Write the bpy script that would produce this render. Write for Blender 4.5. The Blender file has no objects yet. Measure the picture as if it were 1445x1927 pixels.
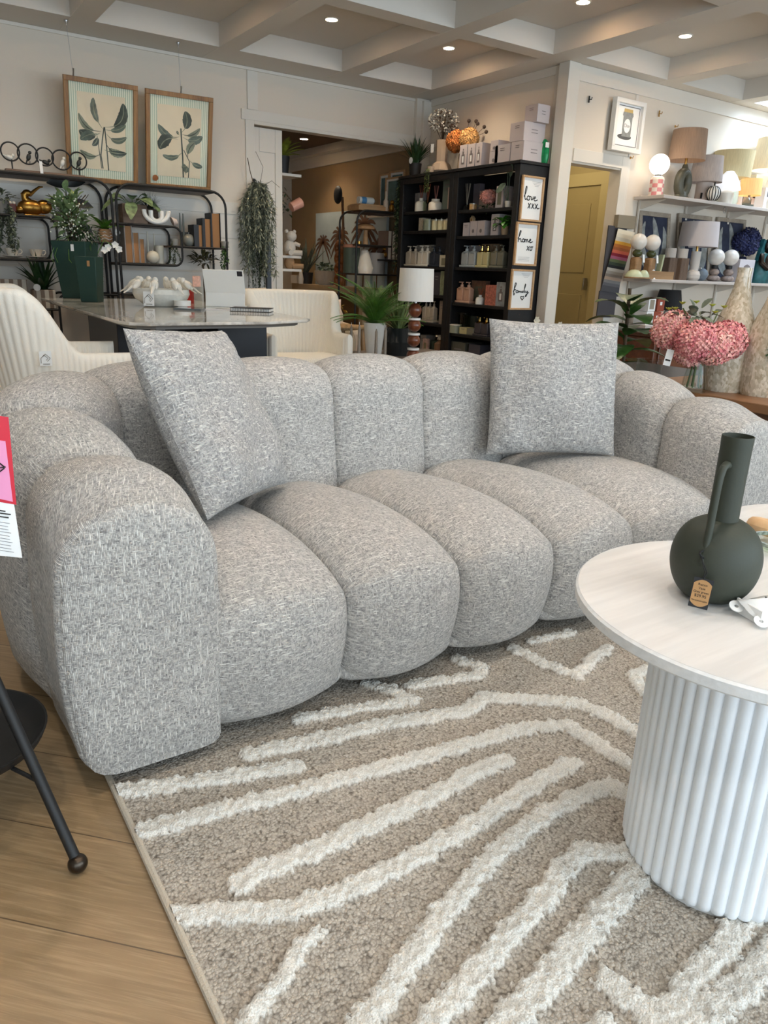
import bpy, bmesh, math, random
import numpy as np
from mathutils import Vector, Matrix
random.seed(7); RNG=np.random.default_rng(5)
S=bpy.context.scene; COL=S.collection
PI=math.pi
# ---------------------------------------------------------------- camera
IMW,IMH=1445.,1927.; FPX=1390.; CH=1.05
ROLL=math.atan(0.0372); PITCH=math.atan((963.5-511.)*math.cos(ROLL)/FPX); YAW=math.radians(34.0)
_fh=np.array([math.sin(YAW),math.cos(YAW),0.]); _up=np.array([0,0,1.]); _rt=np.cross(_fh,_up)
CF=_fh*math.cos(PITCH)-_up*math.sin(PITCH); _u2=_up*math.cos(PITCH)+_fh*math.sin(PITCH)
CI=_rt*math.cos(ROLL)+_u2*math.sin(ROLL); CJ=np.cross(CF,CI)
CP=np.array([0,0,CH])
def ray(x,y): return CI*(x-IMW/2)/FPX+CJ*(y-IMH/2)/FPX+CF
def at_z(x,y,z): d=ray(x,y); return CP+d*((z-CH)/d[2])
def at_x(x,y,X): d=ray(x,y); return CP+d*(X/d[0])
def at_y(x,y,Y): d=ray(x,y); return CP+d*(Y/d[1])
def at_d(x,y,D): d=ray(x,y); return CP+d*(D/math.hypot(d[0],d[1]))
def proj(P):
    v=np.array(P,float)-CP; z=v@CF; return (IMW/2+FPX*(v@CI)/z, IMH/2+FPX*(v@CJ)/z)
cam=bpy.data.objects.new('camera',bpy.data.cameras.new('camera')); COL.objects.link(cam)
M4=Matrix([[CI[0],-CJ[0],-CF[0],0],[CI[1],-CJ[1],-CF[1],0],[CI[2],-CJ[2],-CF[2],CH],[0,0,0,1]])
cam.matrix_world=M4; cam.data.sensor_fit='VERTICAL'; cam.data.sensor_height=36; cam.data.lens=FPX/IMH*36; cam.data.clip_start=.02
S.camera=cam
# ---------------------------------------------------------------- materials
def lin(c):
    c=[x/255. for x in c]
    return tuple((x/12.92 if x<=.04045 else ((x+.055)/1.055)**2.4) for x in c)+(1.,)
MATS={}
def nm(name):
    m=bpy.data.materials.new(name); m.use_nodes=True; nt=m.node_tree; b=nt.nodes['Principled BSDF']; return m,nt,b
def N(nt,t,**k):
    n=nt.nodes.new(t)
    for a,v in k.items():
        if a in n.inputs: n.inputs[a].default_value=v
        else: setattr(n,a,v)
    return n
def MA(nt,op,a,b=None,c=None):
    n=nt.nodes.new('ShaderNodeMath'); n.operation=op
    for i,v in enumerate((a,b,c)):
        if v is None: continue
        if isinstance(v,(int,float)): n.inputs[i].default_value=v
        else: nt.links.new(v,n.inputs[i])
    return n.outputs[0]
def MIX(nt,f,a,b,bt='MIX'):
    n=nt.nodes.new('ShaderNodeMix'); n.data_type='RGBA'; n.blend_type=bt
    for i,v in ((0,f),(6,a),(7,b)):
        if isinstance(v,(int,float,tuple)): n.inputs[i].default_value=v
        else: nt.links.new(v,n.inputs[i])
    return n.outputs[2]
def RAMP(nt,f,lo,hi):
    n=nt.nodes.new('ShaderNodeMapRange'); n.inputs[1].default_value=lo; n.inputs[2].default_value=hi
    n.clamp=True; nt.links.new(f,n.inputs[0]); return n.outputs[0]
def COORD(nt,kind='Object',sc=(1,1,1),rot=(0,0,0)):
    t=nt.nodes.new('ShaderNodeTexCoord'); mp=nt.nodes.new('ShaderNodeMapping')
    mp.inputs['Scale'].default_value=sc; mp.inputs['Rotation'].default_value=rot
    nt.links.new(t.outputs[kind],mp.inputs[0]); return mp.outputs[0]
def NOISE(nt,co,scale,detail=2,rough=.5):
    n=nt.nodes.new('ShaderNodeTexNoise'); n.inputs['Scale'].default_value=scale; n.inputs['Detail'].default_value=detail; n.inputs['Roughness'].default_value=rough
    nt.links.new(co,n.inputs['Vector']); return n.outputs[0]
def BUMP(nt,b,h,st,dist=.01):
    n=nt.nodes.new('ShaderNodeBump'); n.inputs['Strength'].default_value=st; n.inputs['Distance'].default_value=dist
    nt.links.new(h,n.inputs['Height']); nt.links.new(n.outputs[0],b.inputs['Normal'])
def mat(name,col,rough=.5,metal=0.,var=0.,vs=8.,bump=0.,bs=120.,stretch=(1,1,1),coat=0.,trans=0.,emit=0.,alpha=1.,sub=0.):
    if name in MATS: return MATS[name]
    m,nt,b=nm(name); c=lin(col)
    b.inputs['Base Color'].default_value=c; b.inputs['Roughness'].default_value=rough; b.inputs['Metallic'].default_value=metal
    b.inputs['Coat Weight'].default_value=coat; b.inputs['Transmission Weight'].default_value=trans
    b.inputs['Alpha'].default_value=alpha
    co=None
    if var or bump: co=COORD(nt,'Object',stretch)
    if var:
        f=NOISE(nt,co,vs,3)
        a=tuple(min(1,x*(1-var)) for x in c[:3])+(1,); d=tuple(min(1,x*(1+var)) for x in c[:3])+(1,)
        nt.links.new(MIX(nt,RAMP(nt,f,.3,.7),a,d),b.inputs['Base Color'])
    if bump: BUMP(nt,b,NOISE(nt,co,bs,2),bump,.004)
    if emit:
        b.inputs['Emission Color'].default_value=c; b.inputs['Emission Strength'].default_value=emit
    if sub:
        b.inputs['Subsurface Weight'].default_value=sub; b.inputs['Subsurface Radius'].default_value=(.01,.006,.004)
    MATS[name]=m; return m
def wood(name,c1,c2,rough=.5,sc=1.,axis='x',coat=0.):
    if name in MATS: return MATS[name]
    m,nt,b=nm(name)
    s={'x':(2,30,30),'y':(30,2,30),'z':(30,30,2)}[axis]
    co=COORD(nt,'Object',tuple(v*sc for v in s)); f=NOISE(nt,co,1.,4,.6)
    f2=NOISE(nt,COORD(nt,'Object',tuple(v*sc*.2 for v in s)),1.,2)
    k=MA(nt,'MULTIPLY_ADD',f2,.5,MA(nt,'MULTIPLY',f,.5))
    nt.links.new(MIX(nt,RAMP(nt,k,.35,.65),lin(c1),lin(c2)),b.inputs['Base Color'])
    b.inputs['Roughness'].default_value=rough; b.inputs['Coat Weight'].default_value=coat
    BUMP(nt,b,f,.15,.002); MATS[name]=m; return m
def stripes(name,cols,width,axis=0,rough=.7):
    """repeating colour bands along one object axis"""
    if name in MATS: return MATS[name]
    m,nt,b=nm(name); t=nt.nodes.new('ShaderNodeTexCoord'); sp=nt.nodes.new('ShaderNodeSeparateXYZ'); nt.links.new(t.outputs['Object'],sp.inputs[0])
    f=MA(nt,'FRACT',MA(nt,'DIVIDE',sp.outputs[axis],width))
    cur=lin(cols[0]); n=len(cols)
    for i in range(1,n):
        cur=MIX(nt,MA(nt,'GREATER_THAN',f,i/n),cur,lin(cols[i]))
    nt.links.new(cur,b.inputs['Base Color']); b.inputs['Roughness'].default_value=rough; MATS[name]=m; return m
def glassm(name,col=(235,240,238),rough=.02):
    if name in MATS: return MATS[name]
    m,nt,b=nm(name); out=nt.nodes['Material Output']
    tr=N(nt,'ShaderNodeBsdfTransparent'); tr.inputs[0].default_value=lin(col)
    gl=N(nt,'ShaderNodeBsdfGlossy'); gl.inputs['Roughness'].default_value=rough
    lw=N(nt,'ShaderNodeFresnel'); lw.inputs[0].default_value=1.5
    ge=N(nt,'ShaderNodeNewGeometry'); fr=MA(nt,'MULTIPLY',lw.outputs[0],MA(nt,'SUBTRACT',1.,ge.outputs['Backfacing']))
    mx=N(nt,'ShaderNodeMixShader'); nt.links.new(fr,mx.inputs[0]); nt.links.new(tr.outputs[0],mx.inputs[1]); nt.links.new(gl.outputs[0],mx.inputs[2])
    nt.links.new(mx.outputs[0],out.inputs[0]); MATS[name]=m; return m
# ---------------------------------------------------------------- mesh builder
def rotz(a): return Matrix.Rotation(a,3,'Z')
class G:
    def __init__(s): s.V=[]; s.F=[]; s.UV=None
    def add(s,v,f):
        o=len(s.V); s.V+= [tuple(float(q) for q in p) for p in v]; s.F+=[tuple(i+o for i in q) for q in f]; return s
    def box(s,c,d,rz=0.,R=None):
        x,y,z=[q/2. for q in d]; M=R or rotz(rz)
        v=[Vector(c)+M@Vector((a*x,b*y,e*z)) for e in(-1,1) for b in(-1,1) for a in(-1,1)]
        return s.add(v,[(0,2,3,1),(4,5,7,6),(0,1,5,4),(1,3,7,5),(3,2,6,7),(2,0,4,6)])
    def b2(s,a,b): return s.box([(p+q)/2 for p,q in zip(a,b)],[abs(q-p) for p,q in zip(a,b)])
    def lathe(s,prof,c=(0,0,0),n=24,R=None,sx=1.,sy=1.,wob=0.):
        M=R or Matrix.Identity(3); v=[]; f=[]; m=len(prof)
        for r,z in prof:
            for k in range(n):
                a=2*PI*k/n; rr=r*(1+wob*math.sin(3*a+z*9))
                v.append(Vector(c)+M@Vector((rr*math.cos(a)*sx,rr*math.sin(a)*sy,z)))
        for i in range(m-1):
            for k in range(n):
                k2=(k+1)%n; f.append((i*n+k,i*n+k2,(i+1)*n+k2,(i+1)*n+k))
        ring=abs(prof[0][0]-prof[-1][0])+abs(prof[0][1]-prof[-1][1])<1e-7   # closed outline: no end caps
        if not ring and prof[0][0]>1e-5: f.append(tuple(range(n-1,-1,-1)))
        if not ring and prof[-1][0]>1e-5: f.append(tuple((m-1)*n+k for k in range(n)))
        return s.add(v,f)
    def cyl(s,c,r,h,n=20,r2=None): return s.lathe([(r,0),(r if r2 is None else r2,h)],c,n)
    def ball(s,c,r,n=14,m=9,R=None):
        r=(r,r,r) if isinstance(r,(int,float)) else r
        M=R or Matrix.Identity(3); v=[];f=[]
        for i in range(m+1):
            t=PI*i/m
            for k in range(n):
                a=2*PI*k/n; v.append(Vector(c)+M@Vector((r[0]*math.sin(t)*math.cos(a),r[1]*math.sin(t)*math.sin(a),-r[2]*math.cos(t))))
        for i in range(m):
            for k in range(n):
                k2=(k+1)%n; f.append((i*n+k,i*n+k2,(i+1)*n+k2,(i+1)*n+k))
        return s.add(v,f)
    def tube(s,pts,r,n=8,closed=False,flat=1.):
        P=[Vector(p) for p in pts]; m=len(P); rs=r if isinstance(r,(list,tuple)) else [r]*m
        v=[];f=[]; nrm=None
        for i in range(m):
            if closed: t=P[(i+1)%m]-P[i-1]
            else: t=P[min(i+1,m-1)]-P[max(i-1,0)]
            t=t.normalized() if t.length>1e-9 else Vector((0,0,1))
            if nrm is None:
                nrm=t.cross(Vector((0,0,1)))
                if nrm.length<.05: nrm=t.cross(Vector((0,1,0)))
            nrm=(nrm-t*nrm.dot(t)); nrm=nrm.normalized() if nrm.length>1e-6 else t.orthogonal().normalized()
            bn=t.cross(nrm)
            for k in range(n):
                a=2*PI*k/n; v.append(P[i]+(nrm*math.cos(a)+bn*math.sin(a)*flat)*rs[i])
        for i in range(m if closed else m-1):
            i2=(i+1)%m
            for k in range(n):
                k2=(k+1)%n; f.append((i*n+k,i*n+k2,i2*n+k2,i2*n+k))
        if not closed: f+= [tuple(range(n-1,-1,-1)),tuple((m-1)*n+k for k in range(n))]
        return s.add(v,f)
    def prism(s,o,z0,z1,R=None,c=(0,0,0)):
        n=len(o); M=R or Matrix.Identity(3); C=Vector(c)
        v=[C+M@Vector((x,y,z0)) for x,y in o]+[C+M@Vector((x,y,z1)) for x,y in o]
        f=[tuple(range(n-1,-1,-1)),tuple(range(n,2*n))]+[(i,(i+1)%n,n+(i+1)%n,n+i) for i in range(n)]
        return s.add(v,f)
    def blade(s,pts,w,up=(0,0,1),fold=.25,n=None):
        """a leaf: widths w along the midrib pts, folded along it"""
        P=[Vector(p) for p in pts]; m=len(P); U=Vector(up); v=[];f=[]
        for i in range(m):
            t=(P[min(i+1,m-1)]-P[max(i-1,0)]).normalized(); sd=t.cross(U)
            sd=sd.normalized() if sd.length>1e-4 else t.orthogonal().normalized()
            nn=sd.cross(t).normalized()
            ww=w[i]
            v+= [P[i]-sd*ww+nn*ww*fold,P[i],P[i]+sd*ww+nn*ww*fold]
        for i in range(m-1):
            a=3*i; f+=[(a,a+1,a+4,a+3),(a+1,a+2,a+5,a+4)]
        return s.add(v,f)
    def oval(s,base,d,L,W,up=(0,0,1),droop=.2,k=5,fold=.25):
        """simple pointed leaf"""
        d=Vector(d).normalized(); B=Vector(base); pts=[];w=[]
        for i in range(k):
            t=i/(k-1); pts.append(B+d*L*t+Vector((0,0,-droop*L*t*t))); w.append(max(.0004,W*.5*math.sin(PI*min(1,t*.93+.05))**.8))
        return s.blade(pts,w,up,fold)
    def xf(s,M): 
        s.V=[tuple((M@Vector(p))) for p in s.V]; return s
    def build(s,name,m,parent=None,loc=(0,0,0),rz=0.,bevel=0.,sub=0,ang=35,w=False,solid=0.):
        me=bpy.data.meshes.new(name); V=s.V
        if w and parent is not None:
            L=parent.location; V=[(p[0]-L[0],p[1]-L[1],p[2]-L[2]) for p in V]
        elif w: V=[(p[0]-loc[0],p[1]-loc[1],p[2]-loc[2]) for p in V]
        me.from_pydata(V,[],s.F); me.validate(verbose=False)
        if s.UV is not None:
            uv=me.uv_layers.new(name='UVMap'); idx=np.empty(len(me.loops),dtype=np.int32); me.loops.foreach_get('vertex_index',idx)
            uv.data.foreach_set('uv',np.asarray(s.UV,dtype=np.float32)[idx].ravel())
        me.shade_smooth(); me.set_sharp_from_angle(angle=math.radians(ang))
        o=bpy.data.objects.new(name,me); COL.objects.link(o); o.location=loc; o.rotation_euler=(0,0,rz)
        if m is not None: me.materials.append(m)
        if parent is not None: o.parent=parent
        if bevel:
            bm=o.modifiers.new('bevel','BEVEL'); bm.width=bevel; bm.segments=2; bm.limit_method='ANGLE'; bm.angle_limit=math.radians(40)
        if solid:
            sm=o.modifiers.new('solid','SOLIDIFY'); sm.thickness=solid; sm.offset=0
        if sub:
            sd=o.modifiers.new('sub','SUBSURF'); sd.levels=sub; sd.render_levels=sub
        return o
def grid(P,UV=None,g=None,closed_n=False):
    """P[m,n,3] -> quads"""
    g=g or G(); P=np.asarray(P,float); m,n=P.shape[:2]; off=len(g.V)
    g.V+=[tuple(p) for p in P.reshape(-1,3)]
    for i in range(m-1):
        for k in range(n if closed_n else n-1):
            k2=(k+1)%n; g.F.append((off+i*n+k,off+i*n+k2,off+(i+1)*n+k2,off+(i+1)*n+k))
    if UV is not None:
        U=np.asarray(UV,float).reshape(-1,2); g.UV=U if g.UV is None else np.vstack([g.UV,U])
    return g
def tag(o,label=None,cat=None,group=None,kind=None):
    if label: o['label']=label
    if cat: o['category']=cat
    if group: o['group']=group
    if kind: o['kind']=kind
    return o
def thing(name,label,cat,loc=(0,0,0),rz=0.,group=None):
    o=bpy.data.objects.new(name,None); COL.objects.link(o); o.location=[float(q) for q in loc]; o.rotation_euler=(0,0,rz); o.empty_display_size=.05
    return tag(o,label,cat,group)
def struct(o): o['kind']='structure'; return o
def copytree(o,loc,rz=None,label=None,parent=None,scale=None):
    c=o.copy(); COL.objects.link(c)
    if parent is not None: c.parent=parent
    else:
        c.location=[float(q) for q in loc]
        if rz is not None: c.rotation_euler=(0,0,rz)
        if label: c['label']=label
        if scale is not None: c.scale=(scale,)*3
    for ch in list(o.children): copytree(ch,None,parent=c)
    return c
def slotx(X,x0,y0,x1,y1,z=None):
    A=at_x(x0,y1,X); B=at_x(x1,y1,X); T=at_x((x0+x1)/2,y0,X); c=(A+B)/2
    if z is not None: c[2]=z
    return c,abs(A[1]-B[1]),T[2]-c[2]
def sloty(Y,x0,y0,x1,y1,z=None):
    A=at_y(x0,y1,Y); B=at_y(x1,y1,Y); T=at_y((x0+x1)/2,y0,Y); c=(A+B)/2
    if z is not None: c[2]=z
    return c,abs(A[0]-B[0]),T[2]-c[2]
def slotd(D,x0,y0,x1,y1,z=None):
    A=at_d(x0,y1,D); B=at_d(x1,y1,D); T=at_d((x0+x1)/2,y0,D); c=(A+B)/2
    if z is not None: c[2]=z
    return c,math.hypot(A[0]-B[0],A[1]-B[1]),T[2]-c[2]
def textmesh(body,size,name,m,parent,loc,rot,extr=.0004,align='CENTER'):
    cu=bpy.data.curves.new(name,'FONT'); cu.body=body; cu.size=size; cu.extrude=extr; cu.align_x=align; cu.align_y='CENTER'
    t=bpy.data.objects.new('tmp',cu); COL.objects.link(t)
    dg=bpy.context.evaluated_depsgraph_get(); me=bpy.data.meshes.new_from_object(t.evaluated_get(dg)); me.name=name
    bpy.data.objects.remove(t); bpy.data.curves.remove(cu)
    o=bpy.data.objects.new(name,me); COL.objects.link(o); me.materials.clear(); me.materials.append(m)
    o.parent=parent; o.location=loc; o.rotation_euler=rot; return o
# ---------------------------------------------------------------- common materials
WALL=mat('wall_paint',(216,206,192),.6,bump=.05,bs=200)
TRIM=mat('trim_paint',(218,212,202),.45)
CEIL=mat('ceiling_paint',(214,209,201),.7)
BLACK=mat('black_metal',(18,18,19),.55)
BLKW=mat('black_brown_wood',(17,16,18),.55,bump=.1,bs=60)
WHITE=mat('white_gloss',(236,234,228),.25)
CREAM=mat('cream_ceramic',(228,220,206),.3)
PAPER=mat('white_paper',(238,238,236),.7)
SOIL=mat('dark_soil',(38,30,24),.9,bump=.5,bs=150)
INK=mat('black_ink',(18,18,18),.5)
def floor_mat():
    m,nt,b=nm('oak_planks'); t=N(nt,'ShaderNodeTexCoord'); sp=N(nt,'ShaderNodeSeparateXYZ'); nt.links.new(t.outputs['Object'],sp.inputs[0])
    x,y=sp.outputs[0],sp.outputs[1]
    u=MA(nt,'MULTIPLY',MA(nt,'SUBTRACT',x,y),.7071); v=MA(nt,'MULTIPLY',MA(nt,'ADD',x,y),.7071)
    vv=MA(nt,'DIVIDE',MA(nt,'SUBTRACT',v,.010),.203); iv=MA(nt,'FLOOR',vv); fv=MA(nt,'FRACT',vv)
    wn=N(nt,'ShaderNodeTexWhiteNoise',noise_dimensions='1D'); nt.links.new(iv,wn.inputs['W'])
    uu=MA(nt,'DIVIDE',MA(nt,'MULTIPLY_ADD',wn.outputs[0],1.9,u),1.9); iu=MA(nt,'FLOOR',uu); fu=MA(nt,'FRACT',uu)
    w2=N(nt,'ShaderNodeTexWhiteNoise',noise_dimensions='1D'); nt.links.new(MA(nt,'MULTIPLY_ADD',iu,7.31,iv),w2.inputs['W'])
    cb=N(nt,'ShaderNodeCombineXYZ'); nt.links.new(MA(nt,'MULTIPLY_ADD',w2.outputs[0],40.,MA(nt,'MULTIPLY',u,1.6)),cb.inputs[0]); nt.links.new(MA(nt,'MULTIPLY',v,9.),cb.inputs[1]); nt.links.new(MA(nt,'MULTIPLY',w2.outputs[0],9.),cb.inputs[2])
    g1=NOISE(nt,cb.outputs[0],1.3,2,.5)
    ring=MA(nt,'FRACT',MA(nt,'MULTIPLY',g1,9.))
    ring=MA(nt,'ABSOLUTE',MA(nt,'SUBTRACT',ring,.5))
    cb2=N(nt,'ShaderNodeCombineXYZ'); nt.links.new(MA(nt,'MULTIPLY',u,6.),cb2.inputs[0]); nt.links.new(MA(nt,'MULTIPLY',v,160.),cb2.inputs[1])
    g2=NOISE(nt,cb2.outputs[0],1.,3,.7)
    c=MIX(nt,w2.outputs[0],lin((130,106,76)),lin((150,125,92)))
    c=MIX(nt,MA(nt,'MULTIPLY',RAMP(nt,ring,.1,.5),.28),c,lin((104,82,56)))
    c=MIX(nt,MA(nt,'MULTIPLY',RAMP(nt,g2,.47,.72),.6),c,lin((178,152,118)))
    seam=MA(nt,'MAXIMUM',MA(nt,'LESS_THAN',fv,.012),MA(nt,'LESS_THAN',fu,.0012))
    c=MIX(nt,MA(nt,'MULTIPLY',seam,.75),c,lin((60,42,28)))
    nt.links.new(c,b.inputs['Base Color']); b.inputs['Roughness'].default_value=.38
    BUMP(nt,b,MA(nt,'SUBTRACT',g2,MA(nt,'MULTIPLY',seam,2.)),.12,.002); return m
# ---------------------------------------------------------------- room shell
X0,X1,YF,YB,YR,XB=-3.6,9.2,-2.6,6.87,4.90,4.98
ZB,ZC=2.72,2.89
g=G().b2((X0,YF,-.05),(X1,10.2,0)); struct(g.build('floor',floor_mat()))
g=G().b2((X0,YF,ZC),(XB+.1,YB+.1,ZC+.08)).b2((XB+.1,YF,ZC),(7.33,YR+.1,ZC+.08)).b2((8.26,YF,ZC),(X1,YR+.1,ZC+.08)).b2((7.33,YF,ZC),(8.26,3.31,ZC+.08)).b2((7.33,4.75,ZC),(8.26,YR+.1,ZC+.08)); struct(g.build('ceiling',CEIL))
struct(G().b2((7.33,3.31,ZC+.05),(8.26,4.75,ZC+.056)).build('window_5',glassm('skylight_glass',(252,253,255))))
g=G()
for xc in (-2.99,-1.86,-.72,.41,1.54,2.67,3.81):
    g.b2((xc-.085,YF,ZB),(xc+.085,YB,ZC))
for xc in (6.10,7.23,8.36):
    g.b2((xc-.095,YF,ZB),(xc+.095,YR,ZC))
g.b2((4.715,YF,ZB),(4.975,4.88,ZC)); g.b2((4.715,4.88,ZB),(XB,YB,ZC))
g.b2((X0,6.45,ZB+.0015),(4.715,YB,ZC-.001))
for y0 in (4.85,3.25,1.65,.05,-1.55):  # cross beams sit a hair higher so no faces coincide
    g.b2((X0,y0,ZB+.0015),(4.715,y0+.16,ZC-.001))
g.b2((4.975,4.75,ZB+.0015),(X1,YR,ZC-.001))
for y0 in (3.15,1.55,-.05,-1.65): g.b2((4.975,y0,ZB+.0015),(X1,y0+.16,ZC-.001))
struct(g.build('trim_1',CEIL))
# back wall with the wide opening into the next room
g=G().b2((X0,YB,0),(3.06,YB+.12,ZB)).b2((3.06,YB,2.275),(XB,YB+.12,ZB)); struct(g.build('wall_back',WALL))
# wall behind the bookcases, running on into the next room
g=G().b2((XB,4.99,0),(XB+.1,YB+.02,ZB)); struct(g.build('wall_side',WALL))
TAN=mat('tan_wall_paint',(158,134,100),.7)
BRN=mat('brown_ceiling_paint',(104,84,66),.8)
g=G().b2((XB,YB+.12,0),(XB+.1,10.05,2.5)); struct(g.build('wall_far_side',TAN))
g=G().b2((1.5,9.95,0),(XB,10.05,2.5)); struct(g.build('wall_far_back',mat('far_wall_paint',(200,190,172),.7)))
g=G().b2((1.5,YB+.12,0),(1.6,9.95,2.5)); struct(g.build('wall_far_left',TAN))
g=G().b2((1.5,YB+.12,2.5),(XB+.1,10.05,2.56)); struct(g.build('ceiling_far',BRN))
g=G().b2((XB-.03,YB+.12,2.295),(XB,9.95,2.42)).b2((XB-.14,YB+.12,2.42),(XB,9.95,2.5)).b2((1.6,9.85,2.36),(XB-.14,9.95,2.5)); struct(g.build('trim_2',TRIM))
# corner pillar board
g=G().b2((4.93,4.87,0),(5.06,4.99,ZB)); struct(g.build('trim_3',TRIM,bevel=.004))
# right wall with doorway
g=G().b2((5.06,YR,1.985),(5.72,YR+.12,ZB)).b2((5.72,YR,0),(X1,YR+.12,ZB)); struct(g.build('wall_right',WALL))
# passage behind the doorway
OLV=mat('passage_paint',(178,164,126),.6)
g=G().b2((5.06,6.7,0),(6.4,6.8,2.5)).b2((6.3,YR+.12,0),(6.4,6.7,2.5)).b2((5.08,YR+.12,2.4),(6.3,6.7,2.5)); struct(g.build('wall_passage',OLV))
d=thing('door_1','','',(6.29,5.95,0)); d.pop('label',None); d.pop('category',None); struct(d)
OD=mat('olive_door',(172,156,114),.5); OT=mat('olive_trim',(190,176,134),.5)
G().box((-.01,0,.98),(.03,.76,1.96)).build('door_leaf',OD,d,bevel=.003)
for z in (.55,1.45): G().box((-.028,0,z),(.012,.52,.68)).build('door_panel',OD,d,bevel=.004)
G().b2((-.05,-.48,0),(.01,-.381,1.96)).b2((-.05,.381,0),(.01,.48,1.96)).b2((-.05,-.48,1.9605),(.01,.48,2.08)).build('door_frame',OT,d)
G().box((-.06,-.32,1.0),(.05,.02,.12)).build('door_handle',mat('steel',(180,180,180),.3,1.),d,bevel=.003)
g=G().b2((5.10,YR-.012,2.0),(5.72,YR,2.10)).b2((5.72,YR-.012,0),(5.81,YR,2.10)); struct(g.build('trim_4',TRIM,bevel=.003))
# front wall (behind the photographer) with shop windows
g=G()
g.b2((X0,YF-.12,0),(X1,YF,.25)); g.b2((X0,YF-.12,2.55),(X1,YF,ZC))
for x in (X0,-.6,2.6,5.8,X1-.12): g.b2((x,YF-.12,.25),(x+.12,YF,2.55))
struct(g.build('wall_front',WALL))
g=G().b2((X0-.1,YF,0),(X0,YB+.1,ZC)); struct(g.build('wall_left',WALL))
g=G().b2((X1,YF,0),(X1+.1,YR+.1,ZC)); struct(g.build('wall_right_end',WALL))
gl=glassm('shop_glass',(250,252,252))
for i,x in enumerate((X0+.12,-.48,2.72,5.92)):
    struct(G().b2((x,YF-.065,.25),(x+3.06 if i else -.6,YF-.055,2.55)).build('window_%d'%(i+1),gl))
# wall mouldings on the back wall
g=G(); e=.012
g.b2((X0,YB-e,2.695),(XB,YB,2.72)); g.b2((3.0,YB-e,2.386),(3.10,YB,2.694)); g.b2((2.94,YB-e,2.30),(XB-.02,YB,2.385)); g.b2((2.975,YB-e,0),(3.06,YB,2.30))
g.b2((X0,YB-e,1.50),(2.93,YB,1.60)); g.b2((3.06,YB-e,2.272),(XB-.02,YB,2.30))
for z in (1.29,1.0,.7): g.b2((X0,YB-.004,z),(2.975,YB,z+.285))
g.b2((4.82,YB-.05,2.3),(XB,YB,2.72))
struct(g.build('trim_5',TRIM,bevel=.003))
g=G(); g.b2((XB-e,5.06,2.655),(XB,6.80,2.72)); g.b2((XB-e,4.99,0),(XB,5.06,2.72)); g.b2((XB-.1,6.785,0),(XB,YB,2.70)); struct(g.build('trim_6',TRIM,bevel=.003))
g=G(); g.b2((5.06,YR-e,2.60),(X1,YR,2.72)); g.b2((5.80,YR-e*.5,1.2),(5.84,YR,2.6)); struct(g.build('trim_7',TRIM,bevel=.003))
g=G().b2((X0,YB-.015,0),(2.97,YB,.12)).b2((5.82,YR-.015,0),(X1,YR,.12)); struct(g.build('baseboard_back',TRIM))
# sliding door panel standing in the opening
d=thing('door_2','','',(3.21,6.945,0)); struct(d)
G().box((0,0,1.13),(.30,.05,2.26)).build('door_leaf',TRIM,d)
G().box((-.115,-.03,1.13),(.07,.012,2.26)).box((.115,-.03,1.13),(.07,.012,2.26)).box((0,-.03,2.16),(.16,.012,.2)).box((0,-.03,1.2),(.16,.012,.1)).build('door_frame',TRIM,d,bevel=.003)
# hooks and screws left in the walls
STEEL=mat('steel',(180,180,180),.3,1.)
# ---------------------------------------------------------------- light
def downlight(x,y,z,label,watts,col=(1,.84,.64),group='recessed ceiling downlights'):
    t=thing('downlight',label,'ceiling light',(x,y,z),0,group)
    G().lathe([(.046,0),(.058,0),(.058,-.006),(.046,-.006),(.046,0)],n=24).build('trim_ring',WHITE,t)
    G().lathe([(.0001,-.002),(.045,-.002)],n=20).build('lens',mat('lamp_lens',(255,238,214),.4,emit=26.),t)
    l=bpy.data.lights.new('downlight_beam','SPOT'); l.energy=watts; l.color=col; l.spot_size=math.radians(125); l.spot_blend=.8; l.shadow_soft_size=.045
    o=bpy.data.objects.new('downlight_beam',l); COL.objects.link(o); o.location=(x,y,z-.02)
    return t
W=33.; WF=27.
downlight(3.24,5.78,ZC,'round recessed downlight in the ceiling coffer above the wide opening, leftmost of the four',W)
downlight(4.39,5.78,ZC,'round recessed downlight in the corner ceiling coffer above the black bookcases',W)
downlight(4.41,4.29,ZC,'round recessed downlight cut by the top edge of the photo, in front of the bookcases',W)
downlight(5.58,4.30,ZC,'round recessed downlight in the right-hand coffer near the framed jar picture',W)
for x in (-1.3,.98,2.1):
    downlight(x,5.78,ZC,'round recessed downlight above the back wall outside the photo',W*.8)
for x in (-.16,.98,2.1,3.24):  # added out-of-view spots: overhead fill that brightens the sofa tops
    for y in (2.5,.9,-.75): downlight(x,y,ZC,'unseen downlight added above the sofa and front of shop to brighten the sofa tops',WF,(1.,.955,.90))
downlight(6.7,2.6,ZC,'round recessed downlight above the right side outside the photo',W)
downlight(8.7,4.1,ZC,'round recessed downlight above the lamp shelf outside the photo',W)
downlight(4.45,8.57,2.5,'round recessed downlight in the brown ceiling of the next room',22)
for y in (7.6,9.4): downlight(3.0,y,2.5,'round recessed downlight in the next room, hidden by the wall',20)
def area(name,loc,rot,sx,sy,e,col):
    l=bpy.data.lights.new(name,'AREA'); l.shape='RECTANGLE'; l.size=sx; l.size_y=sy; l.energy=e; l.color=col
    o=bpy.data.objects.new(name,l); COL.objects.link(o); o.location=loc; o.rotation_euler=rot; return o
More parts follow.
